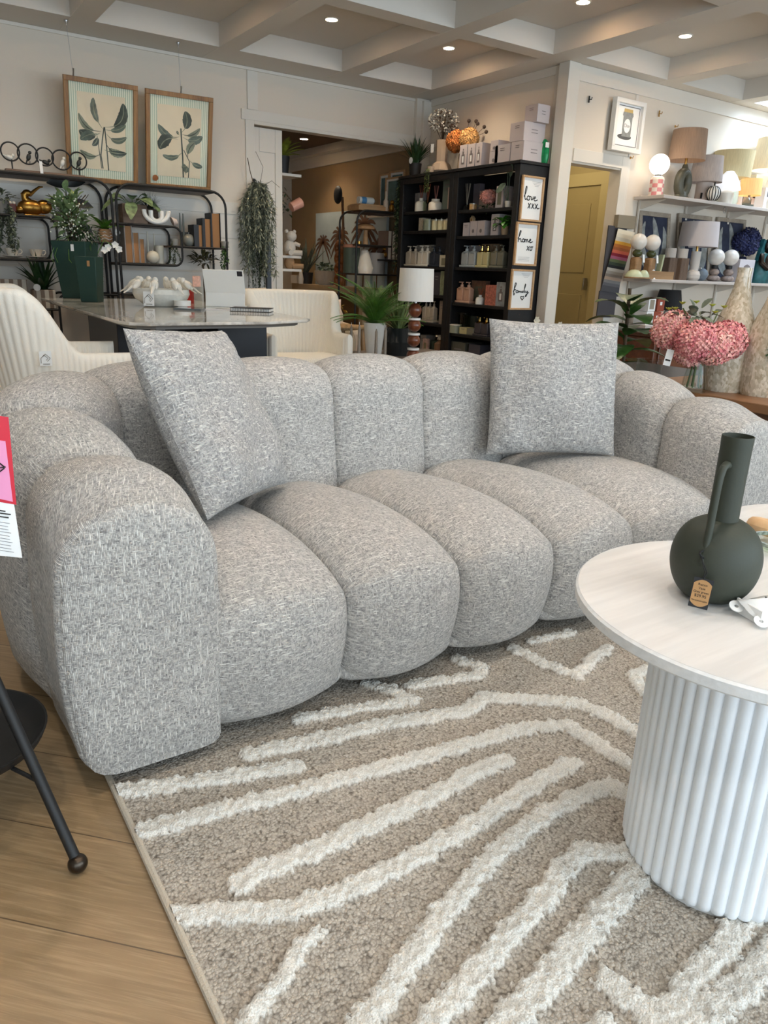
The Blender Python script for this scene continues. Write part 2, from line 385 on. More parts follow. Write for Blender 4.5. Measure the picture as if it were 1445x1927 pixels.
# daylight through the shop windows
for i,x in enumerate((-2.0,1.0,4.2,7.4)):
    area('window_daylight',(x,YF-.16,1.45),(math.radians(90),0,0),2.9,2.2,(48,78,92,86)[i],(.76,.88,1.))
area('skylight_daylight',(7.795,4.03,ZC+.25),(0,0,0),.9,1.4,72,(.66,.83,1.))
pl=bpy.data.lights.new('passage_lamp','POINT'); pl.energy=10; pl.color=(1,.85,.55); pl.shadow_soft_size=.1
po=bpy.data.objects.new('passage_lamp',pl); COL.objects.link(po); po.location=(5.55,5.75,2.25)
w=bpy.data.worlds.new('world'); S.world=w; w.use_nodes=True
w.node_tree.nodes['Background'].inputs[0].default_value=(.80,.90,1.,1); w.node_tree.nodes['Background'].inputs[1].default_value=.9
S.view_settings.view_transform='Standard'; S.view_settings.look='None'; S.view_settings.exposure=.17; S.view_settings.gamma=1.; S.view_settings.use_curve_mapping=False
# ---------------------------------------------------------------- woven sofa fabric
def fabric_mat(name,dark,light,s=1.):
    """tweed: two sets of threads, each thread with its own dashes of pale and dark yarn"""
    m,nt,b=nm(name); t=N(nt,'ShaderNodeTexCoord'); sp=N(nt,'ShaderNodeSeparateXYZ'); nt.links.new(t.outputs['UV'],sp.inputs[0])
    wob=NOISE(nt,t.outputs['UV'],22,2,.5)
    def threads(al,ac,pitch,seed,lscale):
        q=MA(nt,'DIVIDE',MA(nt,'ADD',ac,MA(nt,'MULTIPLY',wob,.006)),pitch); i=MA(nt,'FLOOR',q); f=MA(nt,'FRACT',q)
        cb=N(nt,'ShaderNodeCombineXYZ'); nt.links.new(MA(nt,'MULTIPLY',al,lscale),cb.inputs[0]); nt.links.new(MA(nt,'MULTIPLY_ADD',i,7.77,seed),cb.inputs[1])
        n=NOISE(nt,cb.outputs[0],1.,2,.6)
        pr=MA(nt,'SUBTRACT',1.,MA(nt,'POWER',MA(nt,'ABSOLUTE',MA(nt,'MULTIPLY_ADD',f,2.,-1.)),2.))
        return n,pr,i
    u,v=sp.outputs[0],sp.outputs[1]
    h,hp,hi=threads(u,v,.0030,1.3,90.); w,wp,wi=threads(v,u,.0030,5.7,90.)
    h2,_,_=threads(u,v,.0030,91.,42.); w2,_,_=threads(v,u,.0030,47.,42.)
    big=NOISE(nt,t.outputs['UV'],9,2,.5)
    hs=RAMP(nt,h2,.55,.66); ws=MA(nt,'MULTIPLY',RAMP(nt,w2,.60,.70),.8)
    # who lies on top
    top=RAMP(nt,MA(nt,'SUBTRACT',MA(nt,'ADD',h,MA(nt,'MULTIPLY',hs,.5)),MA(nt,'ADD',w,MA(nt,'MULTIPLY',ws,.5))),-.12,.06)
    ch=MIX(nt,RAMP(nt,h,.36,.64),lin(dark),lin(light)); ch=MIX(nt,MA(nt,'MULTIPLY',hs,.85),ch,lin((226,223,216)))
    cw=MIX(nt,RAMP(nt,w,.36,.64),lin(dark),lin(light)); cw=MIX(nt,MA(nt,'MULTIPLY',ws,.8),cw,lin((218,215,208)))
    c=MIX(nt,top,cw,ch)
    pr=N(nt,'ShaderNodeMix'); pr.data_type='FLOAT'; nt.links.new(top,pr.inputs[0]); nt.links.new(wp,pr.inputs[2]); nt.links.new(hp,pr.inputs[3])
    gap=pr.outputs[0]
    c=MIX(nt,MA(nt,'MULTIPLY',MA(nt,'SUBTRACT',1.,gap),.35),c,lin((72,72,74)))
    c=MIX(nt,MA(nt,'MULTIPLY',RAMP(nt,big,.45,.75),.12),c,lin((140,136,132)))
    nt.links.new(c,b.inputs['Base Color']); b.inputs['Roughness'].default_value=.9; b.inputs['Specular IOR Level'].default_value=.15
    b.inputs['Sheen Weight'].default_value=.12; b.inputs['Sheen Roughness'].default_value=.5
    BUMP(nt,b,MA(nt,'ADD',gap,MA(nt,'ADD',MA(nt,'MULTIPLY',h,.8),MA(nt,'MULTIPLY',hs,.7))),.5,.0022); return m
FAB=fabric_mat('woven_tweed',(120,118,117),(200,196,190))
FABP=fabric_mat('cushion_tweed',(116,115,115),(194,191,187))
# ---------------------------------------------------------------- sofa
sofa=thing('sofa','long curved grey tweed channel-tufted sofa in the middle of the picture, with two cushions','sofa',(1.36,1.85,0))
ARX,RC,YE=.355,.31,1.94          # arm centre line, corner radius, where the corner starts
YBK=YE+RC; XM=1.405; XR=2*XM-ARX
L1=YE-1.365; L2=PI/2*RC; L3=XM-(ARX+RC); HALF=L1+L2+L3
def smooth(a,b,x):
    t=min(1,max(0,(x-a)/(b-a))); return t*t*(3-2*t)
def path(s):
    p,n=path0(s)
    k=.075*smooth(1.42,2.12,p.y)*(XM-p.x)/(XM-.30); p.x-=max(-.075,min(.075,k)); return p,n
def path0(s):
    if s>HALF:
        p,n=path0(2*HALF-s); return Vector((2*XM-p.x,p.y,0)),Vector((-n.x,n.y,0))
    if s<L1: return Vector((ARX,1.365+s,0)),Vector((1,0,0))      # normal points to the seat
    if s<L1+L2:
        a=(s-L1)/RC; return Vector((ARX+RC-RC*math.cos(a),YE+RC*math.sin(a),0)),Vector((math.cos(a),-math.sin(a),0))
    return Vector((ARX+RC+(s-L1-L2),YBK,0)),Vector((0,-1,0))
def hgt(s):
    d=min(s,2*HALF-s); return .612+.045*smooth(0,.16,d)+.115*smooth(.12,.95,d)
def prof(s):
    """inner-to-outer outline (offset towards the seat, z)"""
    d=min(s,2*HALF-s); h=hgt(s); bk=smooth(.35,1.0,d)
    wt=.160; ib=.152+.06*bk; ob=.150; r=.150; z0=.035
    o=[(ib-.04,z0),(ib-.022,z0+.003),(ib-.009,z0+.011),(ib-.002,z0+.024),(ib,z0+.04)]
    zr=h-r
    for t in (.15,.3,.45,.6,.75,.9): o.append((ib+(wt-.005-ib)*t+.012*math.sin(PI*t),z0+.04+(zr-z0-.04)*t))
    for k in range(17):
        a=PI*k/16; x=math.cos(a); zz=math.sin(a)
        sx=(abs(x)**.86)*(1 if x>=0 else -1); o.append((wt*sx-.0,zr+r*zz**.9))
    for t in (.1,.25,.4,.55,.7,.85): o.append((-wt+(wt-ob)*t-.012*math.sin(PI*t),zr+(z0+.075-zr)*t))
    o+=[(-ob+.004,z0+.062),(-ob+.013,z0+.042),(-ob+.028,z0+.022),(-ob+.046,z0+.009),(-ob+.07,z0+.002),(-ob+.09,z0)]
    return np.array(o)
def channel(s0,s1,front=False,back=False,nu=22):
    """one upholstered channel between two seams; front: flat arm panel at s0, back: at s1"""
    rows=[];uvs=[]
    us=np.linspace(-1,1,nu)
    us=np.sign(us)*(1-(1-np.abs(us))**1.5)
    for u in us:
        s=(s0+s1)/2+u*(s1-s0)/2
        d=.046*(1-(max(0,1-abs(u)**2.2))**.55)
        if front and u<0: d=.010*max(0,(abs(u)-.93)/.07)**2
        if back and u>0: d=.010*max(0,(abs(u)-.93)/.07)**2
        o=prof(s); p,n=path(s)
        tg=np.gradient(o,axis=0); ln=np.hypot(tg[:,0],tg[:,1])+1e-9; nx,nz=tg[:,1]/ln,-tg[:,0]/ln
        keep=np.minimum(1,np.maximum(0,(o[:,1]-.05)/.06))
        x=o[:,0]-nx*d*keep*1.0; z=o[:,1]-nz*d*keep
        rows.append([(p.x+n.x*a,p.y+n.y*a,b) for a,b in zip(x,z)])
        arc=np.concatenate([[0],np.cumsum(np.hypot(*np.diff(o,axis=0).T))]); uvs.append([(s,v) for v in arc])
    g=grid(rows,uvs)
    for fl,ri in ((front,0),(back,-1)):
        if not fl: continue
        R=np.array(rows[ri]); R=np.vstack([R]+[R[-1]+(R[0]-R[-1])*q for q in (.2,.4,.6,.8)]+[R[:1]]); y0=R[:,1].mean(); c=np.array([R[:,0].mean(),y0,.30])
        fr=[];fu=[]
        for q in (1.,.985,.95,.8,.55,.3,.02):
            P=c+(R-c)*q; P[:,1]=y0-.017*(1-q**5)**.5*np.clip((P[:,2]-.03)/.06,0,1) if q<1 else y0
            fr.append(P); fu.append([(v[2],v[0]+3.) for v in P])
        g=grid(fr,fu,g); k_=len(fr[-1]); g.F.append(tuple(range(len(g.V)-k_,len(g.V)-1)))
    return g
sx=[0,.301,.602,.9035,1.2485]; m_=HALF-.1725; sx=[m_*k/ (1.5935) for k in (0,.301,.602,.9035,1.2485,1.5935)]
seams=sx+[2*HALF-q for q in reversed(sx)]
for i in range(len(seams)-1):
    g=channel(seams[i],seams[i+1],front=(i==0),back=(i==len(seams)-2))
    nmq='arm_channel' if i<3 or i>len(seams)-5 else 'back_channel'
    g.build(nmq,FAB,sofa,w=True,ang=60)
# seat channels
def chaikin_(P,n=2):
    P=[np.array(p,float) for p in P]
    for _ in range(n):
        Q=[P[0]]
        for a,b in zip(P[:-1],P[1:]): Q+=[a*.75+b*.25,a*.25+b*.75]
        P=Q+[P[-1]]
    return P
def seat(xa,xb,nu=22):
    key=[(1.56,.035),(1.44,.036),(1.40,.040),(1.378,.055),(1.360,.09),(1.343,.15),(1.333,.21),(1.333,.265),(1.342,.312),(1.360,.345),(1.372,.357),(1.388,.364),(1.43,.384),(1.50,.405),(1.60,.421),(1.72,.428),(1.84,.424),(1.96,.412),(2.08,.395)]
    prof_=[tuple(p) for p in chaikin_(key,2)]
    o=np.array(prof_); tg=np.gradient(o,axis=0); ln=np.hypot(tg[:,0],tg[:,1]); nx,nz=-tg[:,1]/ln,tg[:,0]/ln
    arc=np.concatenate([[0],np.cumsum(np.hypot(*np.diff(o,axis=0).T))])
    keep=np.minimum(1,np.maximum(0,(o[:,1]-.030)/.02))
    rows=[];uvs=[]
    us=np.linspace(-1,1,nu); us=np.sign(us)*(1-(1-np.abs(us))**1.6)
    for u in us:
        d=.072*(1-(max(0,1-abs(u)**2.05))**.52); x=(xa+xb)/2+u*(xb-xa)/2
        rows.append([(x,a-p*d,b-q*d*k) for a,b,p,q,k in zip(o[:,0],o[:,1],nx,nz,keep)]); uvs.append([(x,v) for v in arc])
    return grid(rows,uvs)
xs=[.455,.846,1.195,1.543,1.892,2.36]
for a,b in zip(xs[:-1],xs[1:]): seat(a,b).build('seat_channel',FAB,sofa,w=True,ang=60)
G().b2((.30,1.52,.04),(2.50,2.30,.26)).build('base',mat('dark_lining',(40,38,36),.9),sofa,w=True)
for x in (.36,2.45):
    for y in (1.50,2.2): G().cyl((x,y,.0),.025,.05,14).build('foot',BLACK,sofa,w=True)
# ---------------------------------------------------------------- cushions
def cushion(name,label,base,yaw,lean,roll,Sz,seed,thick=.085):
    r=np.random.default_rng(seed); n=44
    a=np.array([math.cos(yaw),math.sin(yaw),0.]); up=np.array([0,0,1.]); nn=np.cross(a,up)
    u=up*math.cos(lean)-nn*math.sin(lean); a2=a*math.cos(roll)+u*math.sin(roll); u2=-a*math.sin(roll)+u*math.cos(roll)
    fn=np.cross(a2,u2); B=np.array(base)
    t=thing(name,label,'cushion',base)
    ph=r.uniform(0,6,8); g=G()
    for sgn in (1,-1):
        rows=[];uv=[]
        for i in range(n+1):
            row=[];ur=[]
            for k in range(n+1):
                x=2*i/n-1; y=2*k/n-1
                x=math.copysign(1-(1-abs(x))**1.25,x); y=math.copysign(1-(1-abs(y))**1.25,y)
                ins=.045*(1-abs(y)**2.2) ; ins2=.045*(1-abs(x)**2.2)
                X=x*(1-ins*abs(x)**6); Y=y*(1-ins2*abs(y)**6)
                th=thick*((1-abs(x)**2.3)*(1-abs(y)**2.3))**.48
                wr=.006*(math.sin(5*x+3*y+ph[0])+math.sin(4*y-6*x+ph[1])+.6*math.sin(11*x*y+ph[2])) * (1-max(abs(x),abs(y))**4)
                edge=max(abs(x),abs(y)); wr+=.005*math.sin(26*(x+y)+ph[3])*edge**8*(1-edge)*14
                q=B+u2*Sz/2+a2*X*Sz/2+u2*Y*Sz/2+fn*(-sgn)*(-(th+ (wr if sgn>0 else 0)))*1.0
                row.append(q); ur.append((X*Sz/2-math.copysign(th*.9,X)*abs(X)**4+sgn*2,Y*Sz/2-math.copysign(th*.9,Y)*abs(Y)**4))
            rows.append(row); uv.append(ur)
        if sgn<0: rows=rows[::-1]; uv=uv[::-1]
        g=grid(rows,uv,g)
    g.build('cover',FABP,t,w=True,ang=70)
    return t
cushion('cushion','square grey tweed cushion leaning in the left corner of the sofa, against the near arm',(.79,1.83,.435),.75,.46,-.08,.50,3)
cushion('cushion','square grey tweed cushion standing upright on the right-hand end of the sofa, facing the camera',(2.0,1.875,.425),-.464,.222,0,.49,8)
# ---------------------------------------------------------------- rug
RX0,RX1,RY0,RY1=.268,3.0,-.9,2.02
STROKES=[([(213,1490),(300,1478),(400,1464),(480,1452),(555,1441)],.05),
([(470,1417),(592,1392),(714,1363),(877,1337),(911,1311),(981,1315),(1086,1322),(1150,1349),(1225,1394),(1300,1440)],.052),
([(268,1562),(400,1526),(545,1491),(650,1462),(772,1430),(894,1395),(987,1369),(1068,1363),(1127,1401),(1212,1455),(1290,1510)],.05),
([(452,1660),(487,1639),(603,1593),(720,1537),(830,1488),(900,1447),(946,1430)],.054),
([(330,1722),(400,1714),(490,1713),(545,1710),(644,1677),(749,1628),(865,1564),(958,1505),(1028,1459),(1076,1435)],.05),
([(655,1960),(685,1918),(749,1837),(818,1738),(865,1680),(935,1599),(1028,1529),(1098,1494),(1150,1476),(1205,1506),(1290,1560)],.048),
([(770,1970),(807,1924),(888,1837),(958,1755),(1034,1674),(1068,1622),(1098,1598),(1190,1605)],.05),
([(930,1960),(958,1918),(1039,1831),(1115,1738),(1179,1665),(1240,1590)],.056),
([(440,1965),(464,1924),(528,1837),(574,1773),(596,1755)],.036),
([(1143,1845),(1175,1866),(1216,1905),(1261,1894),(1291,1856),(1337,1804),(1375,1762),(1420,1700)],.05),
([(1240,1960),(1276,1930),(1333,1900),(1390,1860),(1445,1811),(1500,1760)],.056),
([(1128,1935),(1134,1918)],.04),
([(964,1218),(1028,1250),(1086,1270),(1109,1244),(1142,1219)],.044),
([(1260,1242),(1190,1270),(1214,1302),(1260,1335),(1330,1390)],.044),
([(560,1352),(662,1334),(775,1318),(740,1298),(690,1285)],.044),
([(770,1288),(900,1270),(908,1255),(860,1240)],.044),
([(1000,1205),(1075,1190)],.04)]
dx=.0055
gx=np.arange(RX0,RX1+dx,dx); gy=np.arange(RY0,RY1+dx,dx); XX,YY=np.meshgrid(gx,gy,indexing='ij')
def segdist(px,py,a,b):
    ab=b-a; t=np.clip(((px-a[0])*ab[0]+(py-a[1])*ab[1])/(ab@ab+1e-12),0,1); return np.hypot(px-(a[0]+t*ab[0]),py-(a[1]+t*ab[1]))
extra=[([(1.9,.1),(2.2,.5),(2.7,.75)],.05),([(1.5,-.2),(2.0,-.05),(2.6,.4)],.05),([(.5,-.5),(1.0,-.1),(1.5,.0)],.05),([(.4,-.2),(.9,.15)],.05),([(2.1,1.2),(2.5,1.0),(2.9,1.25)],.05),([(1.0,-.8),(1.8,-.5),(2.7,-.2)],.05)]
pile=np.zeros_like(XX)
wobx=RNG.normal(size=XX.shape)*.0035
paths=[([at_z(x,y,.012)[:2] for x,y in pts],w) for pts,w in STROKES]+[([np.array(p) for p in pts],w) for pts,w in extra]
for pts,w in paths:
    d=np.full(XX.shape,9.)
    for a,b in zip(pts[:-1],pts[1:]):
        d=np.minimum(d,segdist(XX,YY,np.array(a),np.array(b)))
    edge=d+wobx+.004*np.sin(XX*90+YY*40)*np.cos(YY*110)
    pile=np.maximum(pile,np.clip((w/2-edge)/.006,0,1))
ZZ=.006+RNG.normal(size=XX.shape)*.0007+pile*(.011+RNG.normal(size=XX.shape)*.0028)
ZZ=np.maximum(ZZ,.004)
g=grid(np.stack([XX,YY,ZZ],-1))
rug=thing('rug','beige rug with raised shaggy cream zigzag stripes under the sofa and white table','rug',(1.6,.6,0))
def rug_mat():
    m,nt,b=nm('rug_pile'); at=N(nt,'ShaderNodeAttribute',attribute_name='pile'); co=COORD(nt)
    n1=NOISE(nt,co,230,2,.6); n2=NOISE(nt,co,60,2,.5); n3=NOISE(nt,co,420,1,.5)
    dn=N(nt,'ShaderNodeTexNoise'); dn.inputs['Scale'].default_value=90; nt.links.new(co,dn.inputs['Vector'])
    va=N(nt,'ShaderNodeVectorMath',operation='MULTIPLY_ADD'); nt.links.new(dn.outputs['Color'],va.inputs[0]); va.inputs[1].default_value=(.008,.008,.008); nt.links.new(co,va.inputs[2])
    vo=N(nt,'ShaderNodeTexVoronoi'); vo.inputs['Scale'].default_value=185; nt.links.new(va.outputs[0],vo.inputs['Vector'])
    vd=vo.outputs['Distance']; sc_=N(nt,'ShaderNodeSeparateColor'); nt.links.new(vo.outputs['Color'],sc_.inputs[0])
    loop=MIX(nt,sc_.outputs[0],lin((164,155,143)),lin((196,188,176)))
    loop=MIX(nt,RAMP(nt,vd,.42,.95),loop,lin((104,96,87)))
    loop=MIX(nt,MA(nt,'MULTIPLY',RAMP(nt,n2,.35,.7),.25),loop,lin((150,142,131)))
    shag=MIX(nt,RAMP(nt,n3,.3,.62),lin((190,187,179)),lin((225,222,215)))
    nt.links.new(MIX(nt,RAMP(nt,at.outputs['Fac'],.2,.6),loop,shag),b.inputs['Base Color'])
    b.inputs['Roughness'].default_value=.95; b.inputs['Specular IOR Level'].default_value=.1
    BUMP(nt,b,MA(nt,'ADD',MA(nt,'SUBTRACT',MA(nt,'MULTIPLY',n1,.4),vd),MA(nt,'MULTIPLY',n3,.5)),.6,.004); return m
o=g.build('pile',rug_mat(),rug,w=True,ang=180)
a_=o.data.attributes.new('pile','FLOAT','POINT'); a_.data.foreach_set('value',pile.ravel().astype(np.float32))
BND=mat('rug_binding',(186,176,160),.9,bump=.6,bs=300)
G().tube([(RX0-.001,RY0,.007),(RX0-.001,RY1,.007)],.007,8).tube([(RX0,RY1,.007),(RX1,RY1,.007)],.007,8).tube([(RX1,RY1,.007),(RX1,RY0,.007)],.007,8).tube([(RX0,RY0,.007),(RX1,RY0,.007)],.007,8).build('edge_binding',BND,rug,w=True)
# ---------------------------------------------------------------- fluted side tables
def tabtop_mat():
    m,nt,b=nm('white_stained_wood'); co=COORD(nt,'Object',(3,40,40),(0,0,math.radians(-50))); f=NOISE(nt,co,1.,3,.6)
    c=MIX(nt,RAMP(nt,f,.38,.68),lin((206,205,203)),lin((219,218,216)))
    nt.links.new(c,b.inputs['Base Color']); b.inputs['Roughness'].default_value=.45; BUMP(nt,b,f,.1,.002); return m
TOPM=tabtop_mat(); FLUT=mat('white_paint_fluted',(236,240,244),.5,var=.03,vs=14)
EDGEM=mat('chipped_white_edge',(226,227,227),.5,var=.06,vs=60,bump=.3,bs=90)
def fluted(x,y,zt,r,rb,label):
    t=thing('side_table',label,'side table',(x,y,0))
    G().lathe([(.001,zt-.0005),(r-.004,zt-.0005),(r-.004,zt),(.001,zt)][::-1],n=96).build('top_face',TOPM,t)
    G().lathe([(.01,zt-.024),(r-.006,zt-.024),(r,zt-.019),(r,zt-.004),(r-.004,zt-.0004),(.01,zt-.0006)],n=96).build('top',EDGEM,t)
    nf=46; n=nf*8; v=[];f=[]
    zs=[.0185,.026,.03,zt-.03,zt-.023]
    for z in zs:
        for k in range(n):
            q=(k%8)/8; rr=rb-.005+.007*math.sin(PI*q)**.6+(-.003 if z==zs[0] else 0)
            a=2*PI*k/n; v.append((rr*math.cos(a),rr*math.sin(a),z))
    for i in range(len(zs)-1):
        for k in range(n): f.append((i*n+k,i*n+(k+1)%n,(i+1)*n+(k+1)%n,(i+1)*n+k))
    f.append(tuple(range(n-1,-1,-1)))
    g=G().add(v,f); g.build('fluted_base',FLUT,t,ang=50)
    G().cyl((0,0,.004),rb-.012,.016,40).build('foot_plate',EDGEM,t)
    return t
fluted(1.19,.59,.535,.316,.168,'round white side table with fluted drum base, carrying the dark green vase')
fluted(2.03,.885,.43,.26,.14,'lower round white table tucked behind the vase table at the right edge')
# ---------------------------------------------------------------- green vase with tag
vb=at_z(1333,1121,.535); GRN=mat('matt_green_glaze',(50,54,43),.6,bump=.05,bs=300)
Dv=math.hypot(vb[0],vb[1])
vase=thing('vase','dark grey-green long-necked vase with loop handle and price tag on white table','vase',vb)
pr=[(.001,0),(.036,0),(.048,.006),(.060,.020),(.069,.040),(.0735,.064),(.072,.088),(.064,.112),(.050,.130),(.034,.139),(.0245,.1415),(.0242,.15),(.0240,.2),(.0242,.262),(.0250,.283),(.0236,.283),(.022,.262),(.022,.16),(.001,.155)]
G().lathe([tuple(p) for p in chaikin_(pr[:10],2)]+[tuple(p) for p in chaikin_(pr[10:],1)],n=72).build('body',GRN,vase,ang=50)
side=Vector((-CI[0],-CI[1],0)).normalized(); tow=Vector((-vb[0],-vb[1],0)).normalized()
hd=(tow*.93+side*.36).normalized()
P=[]
for r_,z_ in ((.020,.236),(.034,.240),(.046,.236),(.053,.224),(.056,.205),(.0575,.17),(.0585,.13),(.060,.105),(.0665,.086),(.069,.080)): P.append(hd*r_+Vector((0,0,z_)))
G().tube(P,.0062,12).build('handle',GRN,vase)
cord=mat('black_cord',(20,20,20),.8)
tg0=hd*.0665+Vector((0,0,.094))
g=G(); ring=[tg0+hd*(.009*math.cos(a))+Vector((0,0,.007*math.sin(a)))+side*(.004*math.sin(2*a)) for a in np.linspace(0,2*PI,14)[:-1]]
g.tube(ring,.0016,6,closed=True)
tq=tow*.080+side*.013; 
g.tube([tg0+hd*.008,tg0*.4+tq*.6+tow*.018+Vector((0,0,.045)),tq+Vector((0,0,.075))+tow*.002,tq+Vector((0,0,.060))],.0009,6).tube([tg0+hd*.008+side*.002,tq+Vector((0,0,.072))-side*.004,tq+Vector((0,0,.060))],.0009,6)
g.build('tag_cord',cord,vase)
KR=mat('kraft_card',(176,134,88),.8)
# tag plane: faces the camera, tips of the corners dark
tn=tow; tr=-side
def tagpt(a,b,d=0.): return tq+tr*a+Vector((0,0,b))+tn*d
yaw=math.atan2(tn[1],tn[0])+PI/2
Rt=Matrix.Rotation(yaw,3,'Z')@Matrix.Rotation(math.radians(80),3,'X')
tc=tq+Vector((0,0,.036))+tn*.002
o=G().box((0,0,0),(.030,.050,.0008)).build('tag_sleeve',mat('black_card',(26,26,30),.4),vase); o.location=tc; o.rotation_euler=(math.radians(80),math.radians(3),yaw)
kr=[(-.0138+.0276*i/8,.0225-.007*((i/4-1)**2)) for i in range(9)]; kr=kr+[(x,-y) for x,y in reversed(kr)]
o2=G().prism(kr,.0005,.0011).build('price_tag',KR,vase); o2.location=tc; o2.rotation_euler=o.rotation_euler
for txt,y,s in (('Rocco',.0145,.0056),('Vase',.0082,.0056),('Grey green',.002,.0052),('$29.95',-.0046,.0068),('VM-514-GYGRN',-.0128,.0034)):
    q=textmesh(txt,s,'lettering',INK,o2,(0,y,.0013),(0,0,0),.0001)
# ---------------------------------------------------------------- white die-cut card lying on the table
cb=at_z(1432,1165,.535); cd=thing('card_garland','white scalloped card with two round punched tabs lying on the vase table','card',cb)
dr=Vector((CI[0],CI[1],0)).normalized(); fw=Vector((CF[0],CF[1],0)).normalized()
def pl(a,b,z): v=dr*a+fw*b; return (v.x,v.y,z)
g=G(); sc=[]
for i in range(40):
    a=2*PI*i/40; rr=.040*(1+.07*abs(math.sin(4.5*a))); sc.append((rr*math.cos(a)*1.15,rr*math.sin(a)))
top=[pl(x+.012,y+.012,.028+.006*math.sin(x*60)-.35*abs(y)) for x,y in sc]; 
n=len(top); g.add(top+[pl(.012,.012,.032)],[(i,(i+1)%n,n) for i in range(n)])
g.build('face_sheet',PAPER,cd,solid=.0012)
g=G().box(pl(-.022,.0,.013),(.004,.055,.024),math.atan2(dr[1],dr[0])+.3); g.build('fold_strip',PAPER,cd)
for (a,b,z) in ((-.038,.012,.016),(-.016,-.030,.010)):
    g=G(); c=Vector(pl(a,b,z)); R=Matrix.Rotation(math.radians(28),3,dr)
    g.lathe([(.0034,-.0006),(.0115,-.0006),(.0115,.0006),(.0034,.0006),(.0034,-.0006)],c,22,R); g.build('punched_tab',PAPER,cd)
for a,b in ((.012,.020),(.022,-.024)):
    G().box(pl(a,b,.0325-.35*abs(b-.012)),(.005,.0035,.001),.6).build('black_mark',INK,cd)

# glass dish at the back rim and wooden ring on the lower table
dd=at_z(1462,1036,.536); t=thing('glass_dish','shallow bubbled clear glass dish at the back rim of the vase table','dish',dd)
G().lathe([(.001,.002),(.034,.001),(.047,.008),(.052,.020),(.050,.021),(.044,.010),(.001,.005)],n=36).build('bowl',glassm('bubble_glass',(244,249,243),.08),t)
G().lathe([(.047,.017),(.053,.017),(.053,.024),(.047,.024),(.047,.017)],n=36).build('rim',mat('speckled_glass_rim',(120,128,116),.15,var=.6,vs=160),t)
rr=at_z(1450,1012,.43); t=G().lathe([(.045+.018*math.cos(a),.020*math.sin(a)) for a in np.linspace(0,2*PI,13)],(0,0,.024),36,Matrix.Rotation(math.radians(14),3,'Y')).build('wooden_ring',wood('pale_beech',(205,164,118),(226,190,146),.5),None,rr)
tag(t,'chunky pale wooden ring ornament on the lower table behind the glass dish','ornament')
# ---------------------------------------------------------------- black metal stand, lower left
st=thing('plant_stand','black metal stand with shallow round tray and ball foot at the lower left edge','stand',(0.0,1.43,0))
G().lathe([(.001,.150),(.10,.150),(.135,.158),(.158,.172),(.166,.190),(.162,.190),(.150,.176),(.13,.164),(.001,.156)],n=48).build('tray',BLACK,st)
foot=np.array([.157,1.176,.018]); topp=at_d(0,1300,math.hypot(.083,1.33)); dv=(topp-foot)
for k in range(3):
    R=Matrix.Rotation(2*PI*k/3,3,'Z')
    pts=[R@Vector(foot+dv*q-np.array([0,1.43,0])) for q in (0,1.,2.1)]
    G().tube(pts,.0095,12).build('leg',BLACK,st)
    G().ball(pts[0],.0175,16,10).build('ball_foot',mat('aged_bronze',(70,62,54),.3,.9),st)
    mid=R@Vector(foot+dv*.47-np.array([0,1.43,0])); rim=Vector((mid.x,mid.y,0)).normalized()*.150
    G().tube([mid,(rim.x,rim.y,.165)],.004,8).build('bracket',BLACK,st)
ft=R@Vector(foot+dv*2.1-np.array([0,1.43,0]))
G().lathe([(math.hypot(ft.x,ft.y)-.01,ft.z-.006),(math.hypot(ft.x,ft.y)+.01,ft.z-.006),(math.hypot(ft.x,ft.y)+.01,ft.z+.006),(math.hypot(ft.x,ft.y)-.01,ft.z+.006),(math.hypot(ft.x,ft.y)-.01,ft.z-.006)],n=40).build('top_ring',BLACK,st)
# ---------------------------------------------------------------- sale tag hanging on the sofa arm
A=at_y(0,785,1.425); t=thing('sale_tag','red plastic sleeve and white card hanging on the sofa arm at the left edge','tag',A)
P=lambda x,y: Vector(at_y(x,y,1.425+.00012*(x-20)))-Vector(A)
def sheet(c,m,nm_,dx_=0.):
    g=G(); o=Vector((0,dx_,0)); g.add([v+o for v in c]+[v+o+Vector((0,.0012,0)) for v in c],[(0,1,2,3),(7,6,5,4),(0,4,5,1),(1,5,6,2),(2,6,7,3),(3,7,4,0)]); return g.build(nm_,m,t)
RED=mat('red_plastic',(206,48,66),.25); PNK=mat('pink_card',(232,150,190),.3)
sheet([P(-60,775),P(16,785),P(31,950),P(-60,935)],RED,'sleeve')
sheet([P(-60,822),P(10,830),P(24,944),P(-60,925)],PNK,'pink_panel',-.0014)
sheet([P(-60,925),P(26,945),P(42,1050),P(-60,1040)],PAPER,'care_card',.0006)
g=G()
for a,b,c_,d_ in ((-5,880,10,878),(-5,868,8,878),(-5,890,8,880)): g.tube([P(a,b)+Vector((0,-.003,0)),P(c_,d_)+Vector((0,-.003,0))],.0012,5)
for i,y in enumerate((962,968,974)): g.tube([P(-40,y-8)+Vector((0,-.0012,0)),P((10,20,16)[i],y)+Vector((0,-.0012,0))],.0011,4)
g.build('black_print',INK,t)
g=G()
for i in range(10): g.tube([P(-40,975+6*i)+Vector((0,-.0012,0)),P(18+i*.9-(4 if i%3 else 0),985+6*i)+Vector((0,-.0012,0))],.0004,4)
g.build('fine_print',mat('grey_ink',(110,110,118),.6),t)
